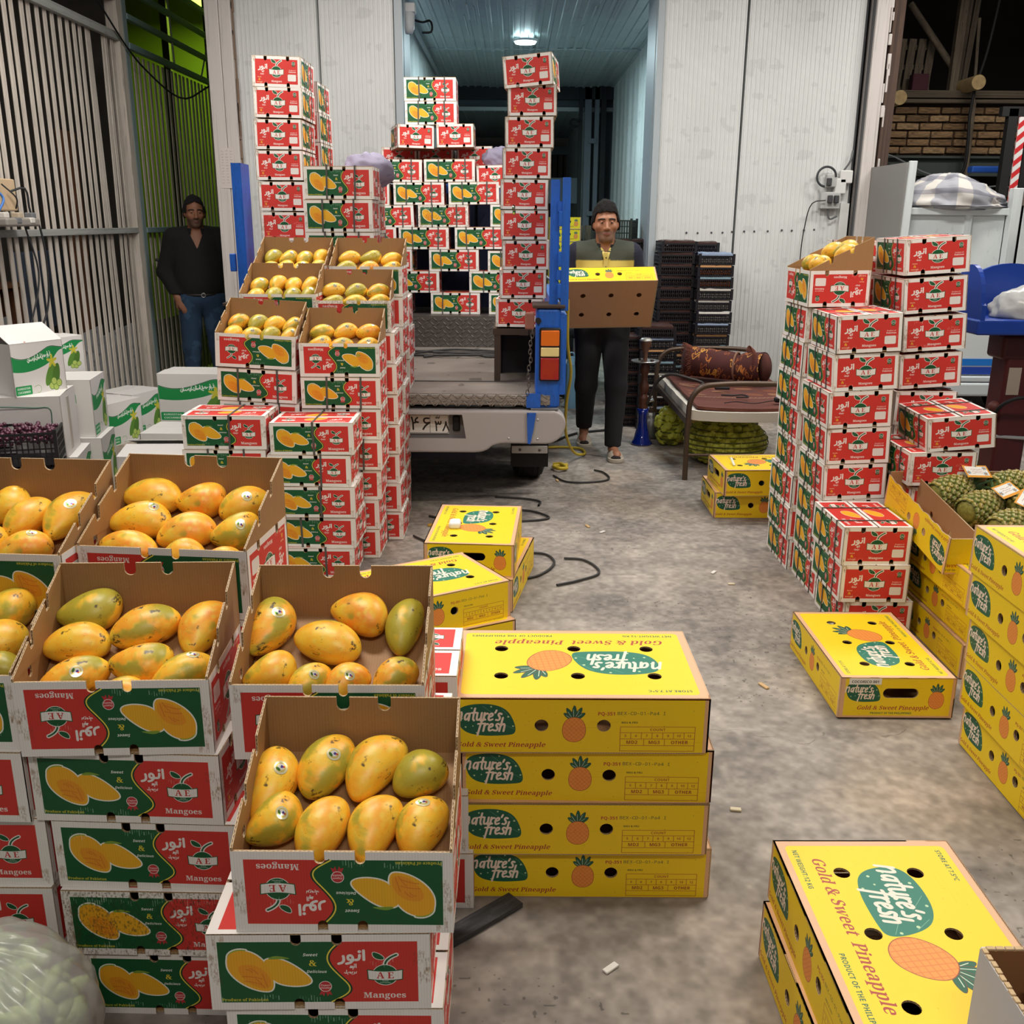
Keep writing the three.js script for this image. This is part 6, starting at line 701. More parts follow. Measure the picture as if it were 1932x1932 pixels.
single('charger_cable', tube([[2.48, 1.72, FZ + 0.1], [2.38, 1.7, FZ + 0.1], [2.33, 1.5, FZ + 0.1], [2.28, 1.1, FZ + 0.25], [2.2, 0.8, -7.6], [2.0, 0.6, -6.9], [1.86, 0.49, -6.3], [1.72, 0.475, -6.15]], 0.0045, 80, 6), black, 'thin black cable hanging from the wall sockets down to the cot', 'cable');
// ---------------------------------------------------------------- dark yard at the right: brick parapet, loft timbers, white truck, sign, scale
const loft = structGroup('wall_loft'); part(loft, 'core', bx(4.2, 0.56, 0.2, 5.0, 2.42, -9.83), mat('#3b2c20', 0.95));
const brickMats = [0, 1, 2, 3].map((i) => new THREE.MeshStandardMaterial({ roughness: 0.9, map: grime([132, 112, 150, 104][i], [104, 86, 122, 80][i], [74, 58, 88, 54][i], 0.8, 60 + i, 6, 0.2) })), brickGeo = [rb(0.2, 0.056, 0.09, 0.008), rb(0.1, 0.056, 0.09, 0.008), rb(0.17, 0.052, 0.09, 0.01)];
for (let j = 0; j < 6; j++) { let x = 3.0 + (j % 2) * 0.1; while (x < 5.7) { const k = R() < 0.65 ? 0 : R() < 0.5 ? 1 : 2, w = [0.2, 0.1, 0.17][k]; part(loft, 'brick', brickGeo[k], brickMats[Math.floor(R() * 4)], [x + w / 2, 2.2 + j * 0.069, -9.74 + rr(-0.008, 0.012)], [0, rr(-0.02, 0.02), rr(-0.02, 0.02)]); x += w + 0.014; } }
part(loft, 'coping', merge([bx(4.2, 0.06, 0.3, 5.0, 2.68, -9.8), bx(2.6, 0.03, 0.1, 4.2, 2.62, -9.68)]), new THREE.MeshStandardMaterial({ roughness: 0.9, map: grime(96, 84, 68, 0.8, 66, 6, 0.3) })); part(loft, 'girder', merge([bx(4.4, 0.15, 0.1, 5.0, 2.06, -9.75), bx(4.4, 0.02, 0.16, 5.0, 2.14, -9.72), bx(4.4, 0.02, 0.16, 5.0, 1.985, -9.72)]), mat('#3f4641', 0.7)); part(loft, 'bracket', beam([3.2, 1.7, -9.7], [3.5, 1.99, -9.7], 0.12, 0.08), shelfWood);
part(loft, 'deck', bx(4.4, 0.06, 4, 5.0, 2.7, -11.8), mat('#5a4e42', 0.95)); part(loft, 'back_wall', bx(6.5, 5, 0.1, 5.8, 2.5, -14), mat('#57504a', 0.95)); part(loft, 'side_wall', bx(0.1, 5, 6, 2.86, 2.5, -11.4), mat('#57504a', 0.95)); part(loft, 'far_side', bx(0.1, 5, 6, 8, 2.5, -11.4), mat('#57504a', 0.95)); part(loft, 'roof', bx(5.4, 0.1, 6, 5.5, 4.7, -11.5), mat('#57504a', 0.95));
const timberM = new THREE.MeshStandardMaterial({ roughness: 0.85, map: grime(104, 92, 76, 0.6, 68, 6, 0.3) });
const tl = (label, ...b) => single('roof_timber', merge(b), timberM, label, 'beam', 'timbers of the loft');
tl('round timber prop slanting across the dark loft', bar([3.62, 3.48, -9.95], [4.02, 2.92, -9.8], 0.03)); tl('squared upright timber standing on the brick parapet', beam([4.03, 3.9, -9.75], [4.01, 2.64, -9.75], 0.07, 0.07)); tl('pair of dark upright timbers right of the squared one', beam([4.2, 3.9, -10.0], [4.15, 2.7, -10.0], 0.045, 0.06), beam([4.28, 3.9, -10.02], [4.21, 2.7, -10.02], 0.05, 0.06)); tl('thin pale pole running down past the parapet to the van', bar([4.12, 3.3, -9.6], [4.14, 2.6, -9.55], 0.014), bar([4.14, 2.6, -9.55], [4.16, 1.7, -9.55], 0.025));
for (const [x, y, l] of [[3.42, 2.62, 'left'], [4.1, 2.75, 'middle']]) single('log_end', cyl(0.062, 0.062, 0.5, 20).rotateX(PI / 2), new THREE.MeshStandardMaterial({ roughness: 0.8, map: grime(176, 150, 104, 0.3, 71, 4, 0.1) }), `pale sawn log end sticking out at the ${l} of the brick parapet`, 'log', 'sawn log ends', [x, y, -9.65]);
single('black_conduit', tube([[4.26, 3.7, -9.5], [4.18, 3.0, -9.5], [4.12, 2.72, -9.5], [4.08, 2.5, -9.45], [4.08, 2.0, -9.45], [4.0, 1.95, -9.5]], 0.014, 60, 8), black, 'black cable bundle dropping from the loft over the parapet', 'cable'); single('loose_wire', tube([[3.1, 2.1, -9.6], [3.4, 2.16, -9.6], [3.8, 2.0, -9.6], [4.3, 1.88, -9.6], [4.62, 1.86, -9.6], [4.64, 1.4, -9.6]], 0.008, 60, 6), mat('#77797a', 0.5), 'loose grey wire looping below the steel girder', 'wire');
const pal = thing('wooden_pallet', 'old wooden pallet standing upright in the dark loft', 'pallet'); for (let i = 0; i < 5; i++) part(pal, 'slat', bx(0.068, 0.48, 0.02), timberM, [3.5 + i * 0.09, 2.95, -9.98], [0, 0, -0.06]); for (const y of [2.76, 2.95, 3.12]) part(pal, 'bearer', bx(0.44, 0.04, 0.04), timberM, [3.68, y, -10.02], [0, 0, -0.0]);
single('red_box', rb(0.15, 0.16, 0.1, 0.01, 3.74, 2.79, -9.85), mat('#4d2530', 0.9), 'faded red box standing before the upright pallet', 'box'); const wk = thing('broken_frame', 'pile of broken pale boards and frames at the right of the loft', 'boards'); for (const [a, b, w] of [[[5.1, 2.9, -9.9], [5.9, 3.1, -9.9], 0.07], [[5.3, 2.95, -9.85], [5.52, 2.72, -9.85], 0.06], [[5.2, 2.85, -9.95], [5.75, 3.02, -9.95], 0.12]]) part(wk, 'plank', beam(a, b, w, 0.03), timberM);
// white caged pickup with striped tailgate
const vw = new THREE.MeshStandardMaterial({ roughness: 0.4, map: grime(206, 212, 212, 0.08, 75, 3, 0.04) }); const van = thing('white_truck', 'white high-sided pickup with blue tailgate stripes parked at the right', 'truck');
{ const z = -7.55, X0 = 2.86, X1 = 3.62; for (const [x0, x1] of [[X0, 3.32], [3.37, X1]]) part(van, 'side_panel', bx(x1 - x0, 0.62, 0.015, (x0 + x1) / 2, 1.3, z - 0.015), vw); part(van, 'top_rail', rb(X1 - X0 + 0.06, 0.05, 0.05, 0.006, (X0 + X1) / 2, 1.635, z), vw); part(van, 'mid_post', bx(0.05, 0.64, 0.035, 3.345, 1.3, z), vw); part(van, 'low_rail', rb(X1 - X0, 0.05, 0.05, 0.006, (X0 + X1) / 2, 0.98, z), vw); part(van, 'corner_post', rb(0.07, 1.0, 0.08, 0.006, 3.66, 1.3, z + 0.03), vw);
  part(van, 'swung_door', bx(0.015, 1.1, 0.9, 2.83, 1.42, z - 0.38), mat('#8b8a86', 0.5)); part(van, 'door_edge', rb(0.055, 1.16, 0.03, 0.004), vw, [2.86, 1.4, z + 0.07], [0, 0, -0.012]); part(van, 'right_panel', bx(0.7, 0.95, 0.02, 4.02, 1.28, z + 0.16), vw, [0, 0, 0]); part(van, 'right_rail', rb(0.72, 0.06, 0.05, 0.006, 4.04, 1.72, z + 0.18), vw);
  part(van, 'tail_step', merge([bx(0.3, 0.04, 0.1, 3.42, 0.93, z + 0.05), bx(0.3, 0.03, 0.1, 3.42, 0.86, z + 0.05), bar([3.42, 0.98, z], [3.52, 1.1, z], 0.015)]), mat('#b9bfc0', 0.5));
  part(van, 'tailgate', rb(1.7, 0.36, 0.05, 0.012, 3.65, 0.66, z + 0.3), vw); part(van, 'stripe', bx(1.69, 0.05, 0.004, 3.65, 0.575, z + 0.327), mat('#1a70c4', 0.4)); part(van, 'stripe', bx(1.69, 0.055, 0.004, 3.65, 0.513, z + 0.327), mat('#1d3f9c', 0.4)); part(van, 'bumper', merge([rb(1.75, 0.1, 0.12, 0.02, 3.65, 0.38, z + 0.32), rb(1.75, 0.04, 0.14, 0.01, 3.65, 0.455, z + 0.3)]), mat('#c3cacd', 0.35));
  part(van, 'bed_box', bx(1.6, 0.3, 2.2, 3.65, 0.62, z - 0.85), vw); part(van, 'number_plate', bx(0.42, 0.09, 0.006, 3.72, 0.27, z + 0.37), mat('#fff', 0.4, { map: canvasTex(768, 166, (g) => { g.fillStyle = '#dcdcd8'; g.fillRect(0, 0, 768, 166); g.fillStyle = '#1d49a0'; g.fillRect(6, 6, 92, 154); g.fillStyle = '#3fae5c'; g.fillRect(14, 14, 76, 18); g.fillStyle = '#eee'; g.fillRect(14, 32, 76, 16); g.fillStyle = '#c8362e'; g.fillRect(14, 48, 76, 16); [2, 6, 1].forEach((d, i) => ink(g, DIGIT[d], 130 + i * 130, 14, 124, 17, '#111')); g.strokeStyle = '#444'; g.lineWidth = 5; g.strokeRect(3, 3, 762, 160); }) }));
  for (const x of [3.1, 4.2]) part(van, 'wheel', lathe([[0.1, -0.09], [0.28, -0.09], [0.3, -0.06], [0.3, 0.06], [0.28, 0.09], [0.1, 0.09]], 24).rotateZ(PI / 2), mat('#101010', 0.85), [x, 0.3, z - 0.8]);
  const cab = part(van, 'cab', merge([rb(1.5, 0.9, 1.2, 0.12, 3.75, 1.15, z - 2.6), rb(1.4, 0.45, 0.9, 0.14, 3.75, 1.76, z - 2.6)]), mat('#9aa09c', 0.5)); part(cab, 'rear_window', rb(1.0, 0.26, 0.02, 0.01, 3.8, 1.72, z - 2.14), mat('#101214', 0.2)); }
const tarp = thing('tarp_bundle', 'grey and white striped tarpaulin bundle lying on the white truck side', 'tarpaulin');
{ const g = new THREE.SphereGeometry(1, 70, 40), p = g.attributes.position; for (let i = 0; i < p.count; i++) { const x = p.getX(i), y = p.getY(i), z = p.getZ(i), k = 1 + 0.5 * (fbm(x * 3 + 5, y * 4, z * 3, 5) - 0.5); p.setXYZ(i, 3.28 + x * 0.42 * k, Math.max(1.64, 1.68 + (y > 0 ? y * 0.2 * k * (0.7 + 0.5 * Math.cos(x * 1.8 + 0.6)) : y * 0.05)), -7.68 + z * 0.22 * k); } g.computeVertexNormals(); part(tarp, 'cloth', g, mat('#fff', 0.7, { map: canvasTex(512, 256, (c) => { c.fillStyle = '#9c9da4'; c.fillRect(0, 0, 512, 256); c.fillStyle = '#c9c4bd'; for (let i = 0; i < 9; i++) c.fillRect(i * 57, 0, 22, 256); c.fillStyle = 'rgba(90,90,104,.5)'; for (let i = 0; i < 6; i++) c.fillRect(0, i * 44, 512, 12); }) })); }
const sign = thing('hazard_board', 'dirty grey board in a black frame with a red and white striped edge', 'board'); part(sign, 'board', bx(1.0, 0.62, 0.03, 4.5, 2.0, -8.15), new THREE.MeshStandardMaterial({ roughness: 0.85, map: grime(122, 112, 102, 0.5, 78, 5, 0.3) })); part(sign, 'frame', merge([bx(0.07, 0.8, 0.06, 3.84, 2.0, -8.14), bx(0.05, 0.8, 0.06, 3.98, 2.0, -8.14), bx(1.3, 0.07, 0.06, 4.4, 2.38, -8.14)]), black); part(sign, 'striped_edge', bx(0.06, 0.72, 0.012, 3.91, 1.98, -8.1), mat('#fff', 0.5, { map: canvasTex(64, 768, (g) => { g.fillStyle = '#d8d6d4'; g.fillRect(0, 0, 64, 768); g.fillStyle = '#c2272a'; for (let i = -1; i < 9; i++) { g.beginPath(); g.moveTo(0, i * 96 + 56); g.lineTo(64, i * 96); g.lineTo(64, i * 96 + 48); g.lineTo(0, i * 96 + 104); g.fill(); } }) }));
single('blue_box', rb(0.26, 0.05, 0.1, 0.01, 3.9, 1.98, -8.6), mat('#1c4fa8', 0.5), 'small blue box on top of the dark truck behind the tarpaulin', 'box');
const sc = thing('market_scale', 'dark red column scale with a blue plastic tray at the right edge', 'scale'); const red = mat('#4a1518', 0.5); part(sc, 'column', merge([rb(0.15, 0.95, 0.16, 0.02, 2.42, 0.475, -4.75), rb(0.2, 0.06, 0.2, 0.01, 2.42, 0.03, -4.75), rb(0.17, 0.12, 0.17, 0.02, 2.4, 0.99, -4.75)]), red); part(sc, 'label', bx(0.06, 0.13, 0.002, 2.39, 0.83, -4.668), mat('#a89a8c', 0.7)); part(sc, 'arm', bar([2.08, 0.64, -4.6], [2.34, 0.56, -4.68], 0.014), black); part(sc, 'arm_tip', bar([2.34, 0.56, -4.68], [2.5, 0.555, -4.66], 0.009), chromish); part(sc, 'cable', new THREE.TorusGeometry(0.1, 0.009, 6, 26, 4.5).rotateX(0.6).translate(2.42, 0.68, -4.66), black); part(sc, 'knob', new THREE.SphereGeometry(0.03, 12, 8).translate(2.33, 0.7, -4.7), mat('#5b2a24', 0.6));
const tb = new THREE.Shape(); tb.moveTo(-0.28, 0); tb.lineTo(0.28, 0); tb.lineTo(0.28, 0.02); tb.bezierCurveTo(0.28, 0.28, -0.2, 0.34, -0.25, 0.08); tb.lineTo(-0.28, 0.07); tb.closePath(); part(sc, 'tray', merge([rb(0.56, 0.07, 0.34, 0.01, 2.42, 1.09, -4.75), new THREE.ExtrudeGeometry(tb, { depth: 0.02, bevelEnabled: false, curveSegments: 16 }).translate(2.43, 1.12, -4.92), new THREE.ExtrudeGeometry(tb, { depth: 0.02, bevelEnabled: false, curveSegments: 16 }).scale(0.6, 1, 1).rotateY(PI / 2).translate(2.15, 1.12, -4.75)]), mat('#1a3f9c', 0.4));
{ const g = new THREE.SphereGeometry(1, 40, 26), p = g.attributes.position; for (let i = 0; i < p.count; i++) { const k = 1 + 0.3 * (fbm(p.getX(i) * 4, p.getY(i) * 4, p.getZ(i) * 4, 4) - 0.5); p.setXYZ(i, 2.46 + p.getX(i) * 0.2 * k, Math.max(1.126, 1.15 + p.getY(i) * 0.13 * k), -4.73 + p.getZ(i) * 0.12 * k); } g.computeVertexNormals(); single('crumpled_bag', g, mat('#b3b3b0', 0.3), 'crumpled pale plastic bag lying in the blue scale tray', 'bag'); }
// ---------------------------------------------------------------- floor litter: cut straps, cable, scraps
const strapM = mat('#2b2a29', 0.5); const offcut = (label, pts, r = 0.006) => { const g = tube(pts.map(([x, z, y = 0.008]) => [x, y, z]), r, pts.length * 10, 6); g.scale(1, 1, 1); single('strap_offcut', g, strapM, label, 'strap', 'cut packing straps on the floor'); };
offcut('long cut strap bent like a hairpin right of the askew pineapple cartons', [[0.06, -4.5], [0.16, -4.48], [0.2, -4.35], [0.12, -4.18], [0.02, -4.12]]); offcut('cut strap with square bends right of the hairpin strap', [[0.25, -4.42], [0.34, -4.4], [0.4, -4.22], [0.3, -4.12], [0.2, -4.06]]); offcut('cut strap lying under the tail of the truck', [[-0.05, -5.25], [0.12, -5.2], [0.2, -5.08], [0.02, -5.02], [-0.12, -5.1]]); offcut('cut strap with a folded end before the truck wheel', [[-0.1, -5.5], [0.1, -5.45], [0.16, -5.4], [0.15, -5.32]]); offcut('cut strap by the wheel pointing to the slippers', [[0.26, -6.0], [0.34, -5.85], [0.5, -5.85], [0.6, -5.92], [0.58, -6.1], [0.53, -6.15]]); offcut('tangled cut strap in the shade beside the stepped pile', [[-0.5, -4.75], [-0.4, -4.6], [-0.42, -4.35], [-0.46, -4.3]]); offcut('cut strap with a hooked end in the shade', [[-0.48, -4.3], [-0.35, -4.33], [-0.34, -4.55], [-0.2, -4.7], [-0.15, -4.95]]); offcut('double cut strap under the truck bumper', [[-0.45, -5.1], [-0.3, -5.0], [-0.12, -4.78], [-0.16, -4.75], [-0.3, -4.92]]); offcut('curled cut strap near the lower left pineapple carton', [[-0.5, -4.3], [-0.38, -4.22], [-0.36, -4.12], [-0.46, -4.05]]);
offcut('bundle of cut straps left on the truck bed', [[-0.75, -6.9, 0.67], [-0.4, -6.8, 0.675], [-0.1, -6.7, 0.67], [-0.3, -6.62, 0.68], [-0.7, -6.7, 0.67], [-0.45, -6.95, 0.675], [-0.05, -6.9, 0.67]], 0.008); offcut('second bundle of cut straps on the truck bed', [[-0.6, -6.6, 0.67], [-0.35, -6.72, 0.68], [-0.15, -6.62, 0.67], [-0.02, -6.72, 0.675], [-0.22, -6.85, 0.67], [-0.55, -6.75, 0.68]], 0.008);
const yel = mat('#c2a92c', 0.6); single('yellow_cable', tube([[0.29, 1.15, -5.35], [0.3, 0.9, -5.45], [0.33, 0.72, -5.6], [0.32, 0.5, -5.8], [0.34, 0.25, -6.1], [0.42, 0.06, -6.4], [0.5, 0.012, -6.6], [0.48, 0.012, -6.75], [0.36, 0.012, -6.8], [0.22, 0.012, -6.78]], 0.009, 90, 7), yel, 'yellow cable hanging from the truck gate and curling on the floor', 'cable'); single('yellow_knot', merge([tube([[0.27, 0.02, -6.25], [0.32, 0.03, -6.22], [0.35, 0.02, -6.15], [0.3, 0.025, -6.12], [0.27, 0.02, -6.2], [0.36, 0.02, -6.24]], 0.012, 40, 7)]), yel, 'knotted end of yellow rope on the floor beside the truck wheel', 'rope'); single('black_cable', tube([[0.3, 0.01, -7.0], [0.5, 0.01, -7.3], [0.75, 0.01, -7.45], [0.85, 0.01, -7.9]], 0.009, 40, 6), black, 'black cable on the floor behind the carrier', 'cable');
const peel = (label, x, z, ry) => single('yellow_peel', rb(0.13, 0.012, 0.028, 0.006), mat('#b58a22', 0.7), label, 'scrap', 'yellow scraps in the shade', [x, 0.008, z], [0, ry, 0.06]); peel('yellow carton scrap on the dark floor under the truck', -0.38, -4.95, 0.1); peel('second yellow carton scrap nearer the pineapple cartons', -0.22, -4.6, 0.2);
[[0.98, -4.1, 'near the lower right tower'], [0.93, -4.25, 'beside the right tower'], [0.88, -3.1, 'in front of the lone pineapple carton'], [0.62, -2.35, 'in the middle of the open floor'], [0.47, -4.85, 'near the strap offcuts'], [0.4, -4.95, 'beside the hooked straps'], [0.95, -2.2, 'left of the lone carton'], [0.22, -1.75, 'in front of the pineapple stack'], [0.28, -5.9, 'by the truck wheel']].forEach(([x, z, w], i) => single('paper_bit', rb(0.03 + (i % 3) * 0.008, 0.006, 0.015, 0.002), mat(['#cfc3a8', '#dcd9d2', '#c9a878'][i % 3], 0.9), `tiny torn paper bit on the floor ${w}`, 'scrap', 'torn paper bits', [x, 0.004, z], [0, i, 0]));
// things deep in the bay
const moto = thing('motorbike', 'parked motorbike half hidden behind the truck gate, with a round mirror', 'motorbike'); part(moto, 'front_wheel', new THREE.TorusGeometry(0.27, 0.05, 10, 30), black, [0.5, 0.32, -8.9], [0, 0.9, 0]); part(moto, 'rear_wheel', new THREE.TorusGeometry(0.27, 0.05, 10, 30), black, [0.66, 0.32, -10.0], [0, 1.4, 0]); part(moto, 'engine', rb(0.26, 0.3, 0.5, 0.06, 0.58, 0.45, -9.45), mat('#4d5054', 0.35, { metalness: 0.7 })); part(moto, 'fuel_tank', new THREE.SphereGeometry(1, 18, 12).scale(0.13, 0.12, 0.26).translate(0.57, 0.85, -9.3), mat('#141518', 0.3)); part(moto, 'seat', rb(0.2, 0.08, 0.6, 0.03, 0.63, 0.8, -9.75), black); part(moto, 'handlebar', tube([[0.28, 1.08, -9.0], [0.4, 1.0, -9.0], [0.52, 0.98, -8.98], [0.66, 1.0, -9.02], [0.78, 1.08, -9.05]], 0.013, 30, 6), chromish); part(moto, 'mirror', new THREE.SphereGeometry(0.055, 16, 10).scale(1.15, 0.75, 0.3), mat('#a9c2c8', 0.1, { metalness: 0.5 }), [0.56, 1.24, -8.95]); part(moto, 'mirror_stem', bar([0.5, 1.0, -8.98], [0.55, 1.22, -8.97], 0.006), black); part(moto, 'head_lamp', new THREE.SphereGeometry(0.08, 16, 12).scale(1, 1, 0.7), chromish, [0.5, 0.9, -8.85]); part(moto, 'fork', merge([bar([0.45, 0.32, -8.9], [0.46, 0.98, -9.0], 0.018), bar([0.56, 0.32, -8.92], [0.57, 0.98, -9.0], 0.018)]), chromish); part(moto, 'exhaust', bar([0.72, 0.3, -9.3], [0.76, 0.35, -10.2], 0.04), chromish);
single('blue_canister', merge([cyl(0.05, 0.055, 0.38, 16).translate(0.5, 0.19, -8.4), cyl(0.03, 0.045, 0.06, 16).translate(0.5, 0.41, -8.4), new THREE.TorusGeometry(0.025, 0.006, 6, 14).translate(0.5, 0.45, -8.4)]), mat('#7aa6c2', 0.35), 'pale blue bottle standing on the floor behind the truck corner', 'bottle'); const lp = thing('leaning_planks', 'grey weathered planks leaning on the inner bay wall', 'planks'); for (let i = 0; i < 4; i++) part(lp, 'plank', bx(0.09, 1.5, 0.02), timberM, [0.84 + i * 0.1, 0.75, -13.2 + i * 0.04], [-0.12, 0, -0.03]);
single('broomstick', bar([1.2, 0, -9.4], [1.25, 1.62, -9.1], 0.014), shelfWood, 'wooden broomstick leaning behind the dark crates', 'stick'); { const t = thing('fruit_crate', 'green-black plastic crate standing high on the dark crate stack', 'crate', 'black crates in the dark crate stack behind the carrier'); latticeCrate(t, 0.34, 0.16, 0.26, 16, mat('#1d2a22', 0.5), 3); t.position.set(0.86, 1.4, -8.72); t.rotation.y = -0.3; }
stack('the column behind the green-fronted one', 'L', down(7, -0.93, 1.8, -5.69, 0.163), { h: 0.161 });
for (const [x, y, z, s] of [[-0.82, 1.81, -5.82, 0.85], [-0.1, 1.97, -7.5, 0.75]]) { const g = new THREE.SphereGeometry(1, 40, 26), p = g.attributes.position; for (let i = 0; i < p.count; i++) { const X = p.getX(i), Y = p.getY(i), Z = p.getZ(i), k = 1 + 0.4 * (fbm(X * 3 + x, Y * 3, Z * 3, 4) - 0.5); p.setXYZ(i, X * 0.17 * k * s, Y * 0.12 * k * s, Z * 0.13 * k * s); } g.computeVertexNormals(); single('woven_sack', g, mat('#b9b5c4', 0.7, { map: grime(190, 186, 200, 0.3, 81, 5, 0.1) }), s > 0.8 ? 'pale woven sack lying behind the green-fronted column' : 'pale woven sack showing behind the right truck tower', 'sack', 'woven sacks on the truck', [x, y, z]); }
// ---------------------------------------------------------------- people: distance fields meshed into one skin, clothes as their own surfaces
const smin = (a, b, k) => { const h = Math.max(k - Math.abs(a - b), 0) / k; return Math.min(a, b) - h * h * k * 0.25; };
function cone(p, a, b, ra, rb2) { const bx2 = b[0] - a[0], by = b[1] - a[1], bz = b[2] - a[2], px = p[0] - a[0], py = p[1] - a[1], pz = p[2] - a[2], t = Math.max(0, Math.min(1, (px * bx2 + py * by + pz * bz) / (bx2 * bx2 + by * by + bz * bz))); return Math.hypot(px - bx2 * t, py - by * t, pz - bz * t) - (ra + (rb2 - ra) * t); }
function ell(p, c, r) { const x = (p[0] - c[0]) / r[0], y = (p[1] - c[1]) / r[1], z = (p[2] - c[2]) / r[2], k = Math.hypot(x, y, z); return (k - 1) * Math.min(r[0], r[1], r[2]); }
function nets(f, lo, hi, h) {                    // surface nets
  const n = [0, 1, 2].map((i) => Math.ceil((hi[i] - lo[i]) / h) + 1), at = (i, j, k) => (k * n[1] + j) * n[0] + i, v = new Float32Array(n[0] * n[1] * n[2]), q = [0, 0, 0];
  for (let k = 0; k < n[2]; k++) for (let j = 0; j < n[1]; j++) for (let i = 0; i < n[0]; i++) { q[0] = lo[0] + i * h; q[1] = lo[1] + j * h; q[2] = lo[2] + k * h; v[at(i, j, k)] = f(q); }
  const id = new Int32Array(v.length).fill(-1), pos = [], idx = [], C = [[0, 0, 0], [1, 0, 0], [0, 1, 0], [1, 1, 0], [0, 0, 1], [1, 0, 1], [0, 1, 1], [1, 1, 1]], E = [[0, 1], [2, 3], [4, 5], [6, 7], [0, 2], [1, 3], [4, 6], [5, 7], [0, 4], [1, 5], [2, 6], [3, 7]];
  for (let k = 0; k < n[2] - 1; k++) for (let j = 0; j < n[1] - 1; j++) for (let i = 0; i < n[0] - 1; i++) {
    const g = C.map((c) => v[at(i + c[0], j + c[1], k + c[2])]); let neg = 0; for (const x of g) if (x < 0) neg++; if (!neg || neg === 8) continue;
    let x = 0, y = 0, z = 0, m = 0; for (const [a, b] of E) if ((g[a] < 0) !== (g[b] < 0)) { const t = g[a] / (g[a] - g[b]); x += C[a][0] + (C[b][0] - C[a][0]) * t; y += C[a][1] + (C[b][1] - C[a][1]) * t; z += C[a][2] + (C[b][2] - C[a][2]) * t; m++; }
    id[at(i, j, k)] = pos.length / 3; pos.push(lo[0] + (i + x / m) * h, lo[1] + (j + y / m) * h, lo[2] + (k + z / m) * h);
  }
  const quad = (a, b, c, d, fl) => { if (a < 0 || b < 0 || c < 0 || d < 0) return; if (fl) idx.push(a, c, b, a, d, c); else idx.push(a, b, c, a, c, d); };
  for (let k = 1; k < n[2] - 1; k++) for (let j = 1; j < n[1] - 1; j++) for (let i = 1; i < n[0] - 1; i++) {
    const s = v[at(i, j, k)] < 0;
    if (s !== (v[at(i + 1, j, k)] < 0)) quad(id[at(i, j - 1, k - 1)], id[at(i, j, k - 1)], id[at(i, j, k)], id[at(i, j - 1, k)], !s);
    if (s !== (v[at(i, j + 1, k)] < 0)) quad(id[at(i - 1, j, k - 1)], id[at(i - 1, j, k)], id[at(i, j, k)], id[at(i, j, k - 1)], !s);
    if (s !== (v[at(i, j, k + 1)] < 0)) quad(id[at(i - 1, j - 1, k)], id[at(i, j - 1, k)], id[at(i, j, k)], id[at(i - 1, j, k)], !s);
  }
  const g = new THREE.BufferGeometry(); g.setAttribute('position', new THREE.Float32BufferAttribute(pos, 3)); g.setAttribute('uv', new THREE.Float32BufferAttribute(new Float32Array(pos.length / 3 * 2), 2)); g.setIndex(idx); g.computeVertexNormals(); return g;
}
function paint(g, f) { const p = g.attributes.position, c = new Float32Array(p.count * 3), k = new THREE.Color(); for (let i = 0; i < p.count; i++) { k.set(f(p.getX(i), p.getY(i), p.getZ(i))); c.set([k.r, k.g, k.b], i * 3); } g.setAttribute('color', new THREE.Float32BufferAttribute(c, 3)); return g; }
// head: centre of the skull at (0, 0, 0), looking along +z; height about 0.23
function headField(p, o) {
  const x = Math.abs(p[0]), q = [x, p[1], p[2]];
  let d = ell(p, [0, 0.03, -0.012], [0.074, 0.094, 0.094]);
  d = smin(d, ell(p, [0, -0.045, 0.018], [0.057 * o.jaw, 0.072, 0.066]), 0.04); d = smin(d, ell(p, [0, -0.1, 0.048], [0.03, 0.02, 0.026]), 0.03);   // jaw, chin
  d = smin(d, cone(q, [0.048, -0.022, 0.056], [0.054, -0.028, 0.02], 0.018, 0.02), 0.02);                                             // cheekbone
  d = smin(d, cone(q, [0.008, 0.028, 0.08], [0.052, 0.026, 0.06], 0.0115, 0.0095), 0.014);                                             // brow ridge
  d = Math.max(d, -smin(ell(q, [0.032, 0.006, 0.092], [0.0195, 0.0105, 0.016]), 1, 0.001));                                             // eye socket
  d = smin(d, ell(q, [0.031, 0.003, 0.071], [0.0135, 0.0125, 0.0125]), 0.004);
  d = smin(d, cone(p, [0, 0.012, 0.083], [0, -0.034, 0.106], 0.0075, 0.0115), 0.012); d = smin(d, ell(q, [0.0125, -0.037, 0.093], [0.0095, 0.0085, 0.011]), 0.008);   // nose
  d = smin(d, cone(q, [0, -0.064, 0.0855], [0.019, -0.0655, 0.076], 0.0062, 0.004), 0.006); d = smin(d, cone(q, [0, -0.0745, 0.0845], [0.016, -0.0725, 0.076], 0.0066, 0.004), 0.006); // lips
  d = Math.max(d, -cone(q, [0, -0.0692, 0.095], [0.021, -0.069, 0.081], 0.0024, 0.0016));
  d = smin(d, ell(q, [0.079, 0.0, -0.012], [0.012, 0.034, 0.021]), 0.008); d = Math.max(d, -ell(q, [0.092, 0.002, -0.006], [0.008, 0.018, 0.01]));         // ears
  d = smin(d, cone(p, [0, -0.05, -0.02], [0, -0.17, -0.035], 0.053, 0.057), 0.035); return d;
}
function headSkin(x, y, z, o) {
  const X = Math.abs(x); let c = o.skin;
  if (z > 0.05 && Math.abs(y + 0.0695) < 0.009 && X < 0.02) c = o.lip; else if (z > 0.02 && ((y < -0.05 && y > -0.125 && X < 0.062) || (Math.abs(y + 0.052) < 0.007 && X < 0.03))) c = o.stubble;
  return c;
}
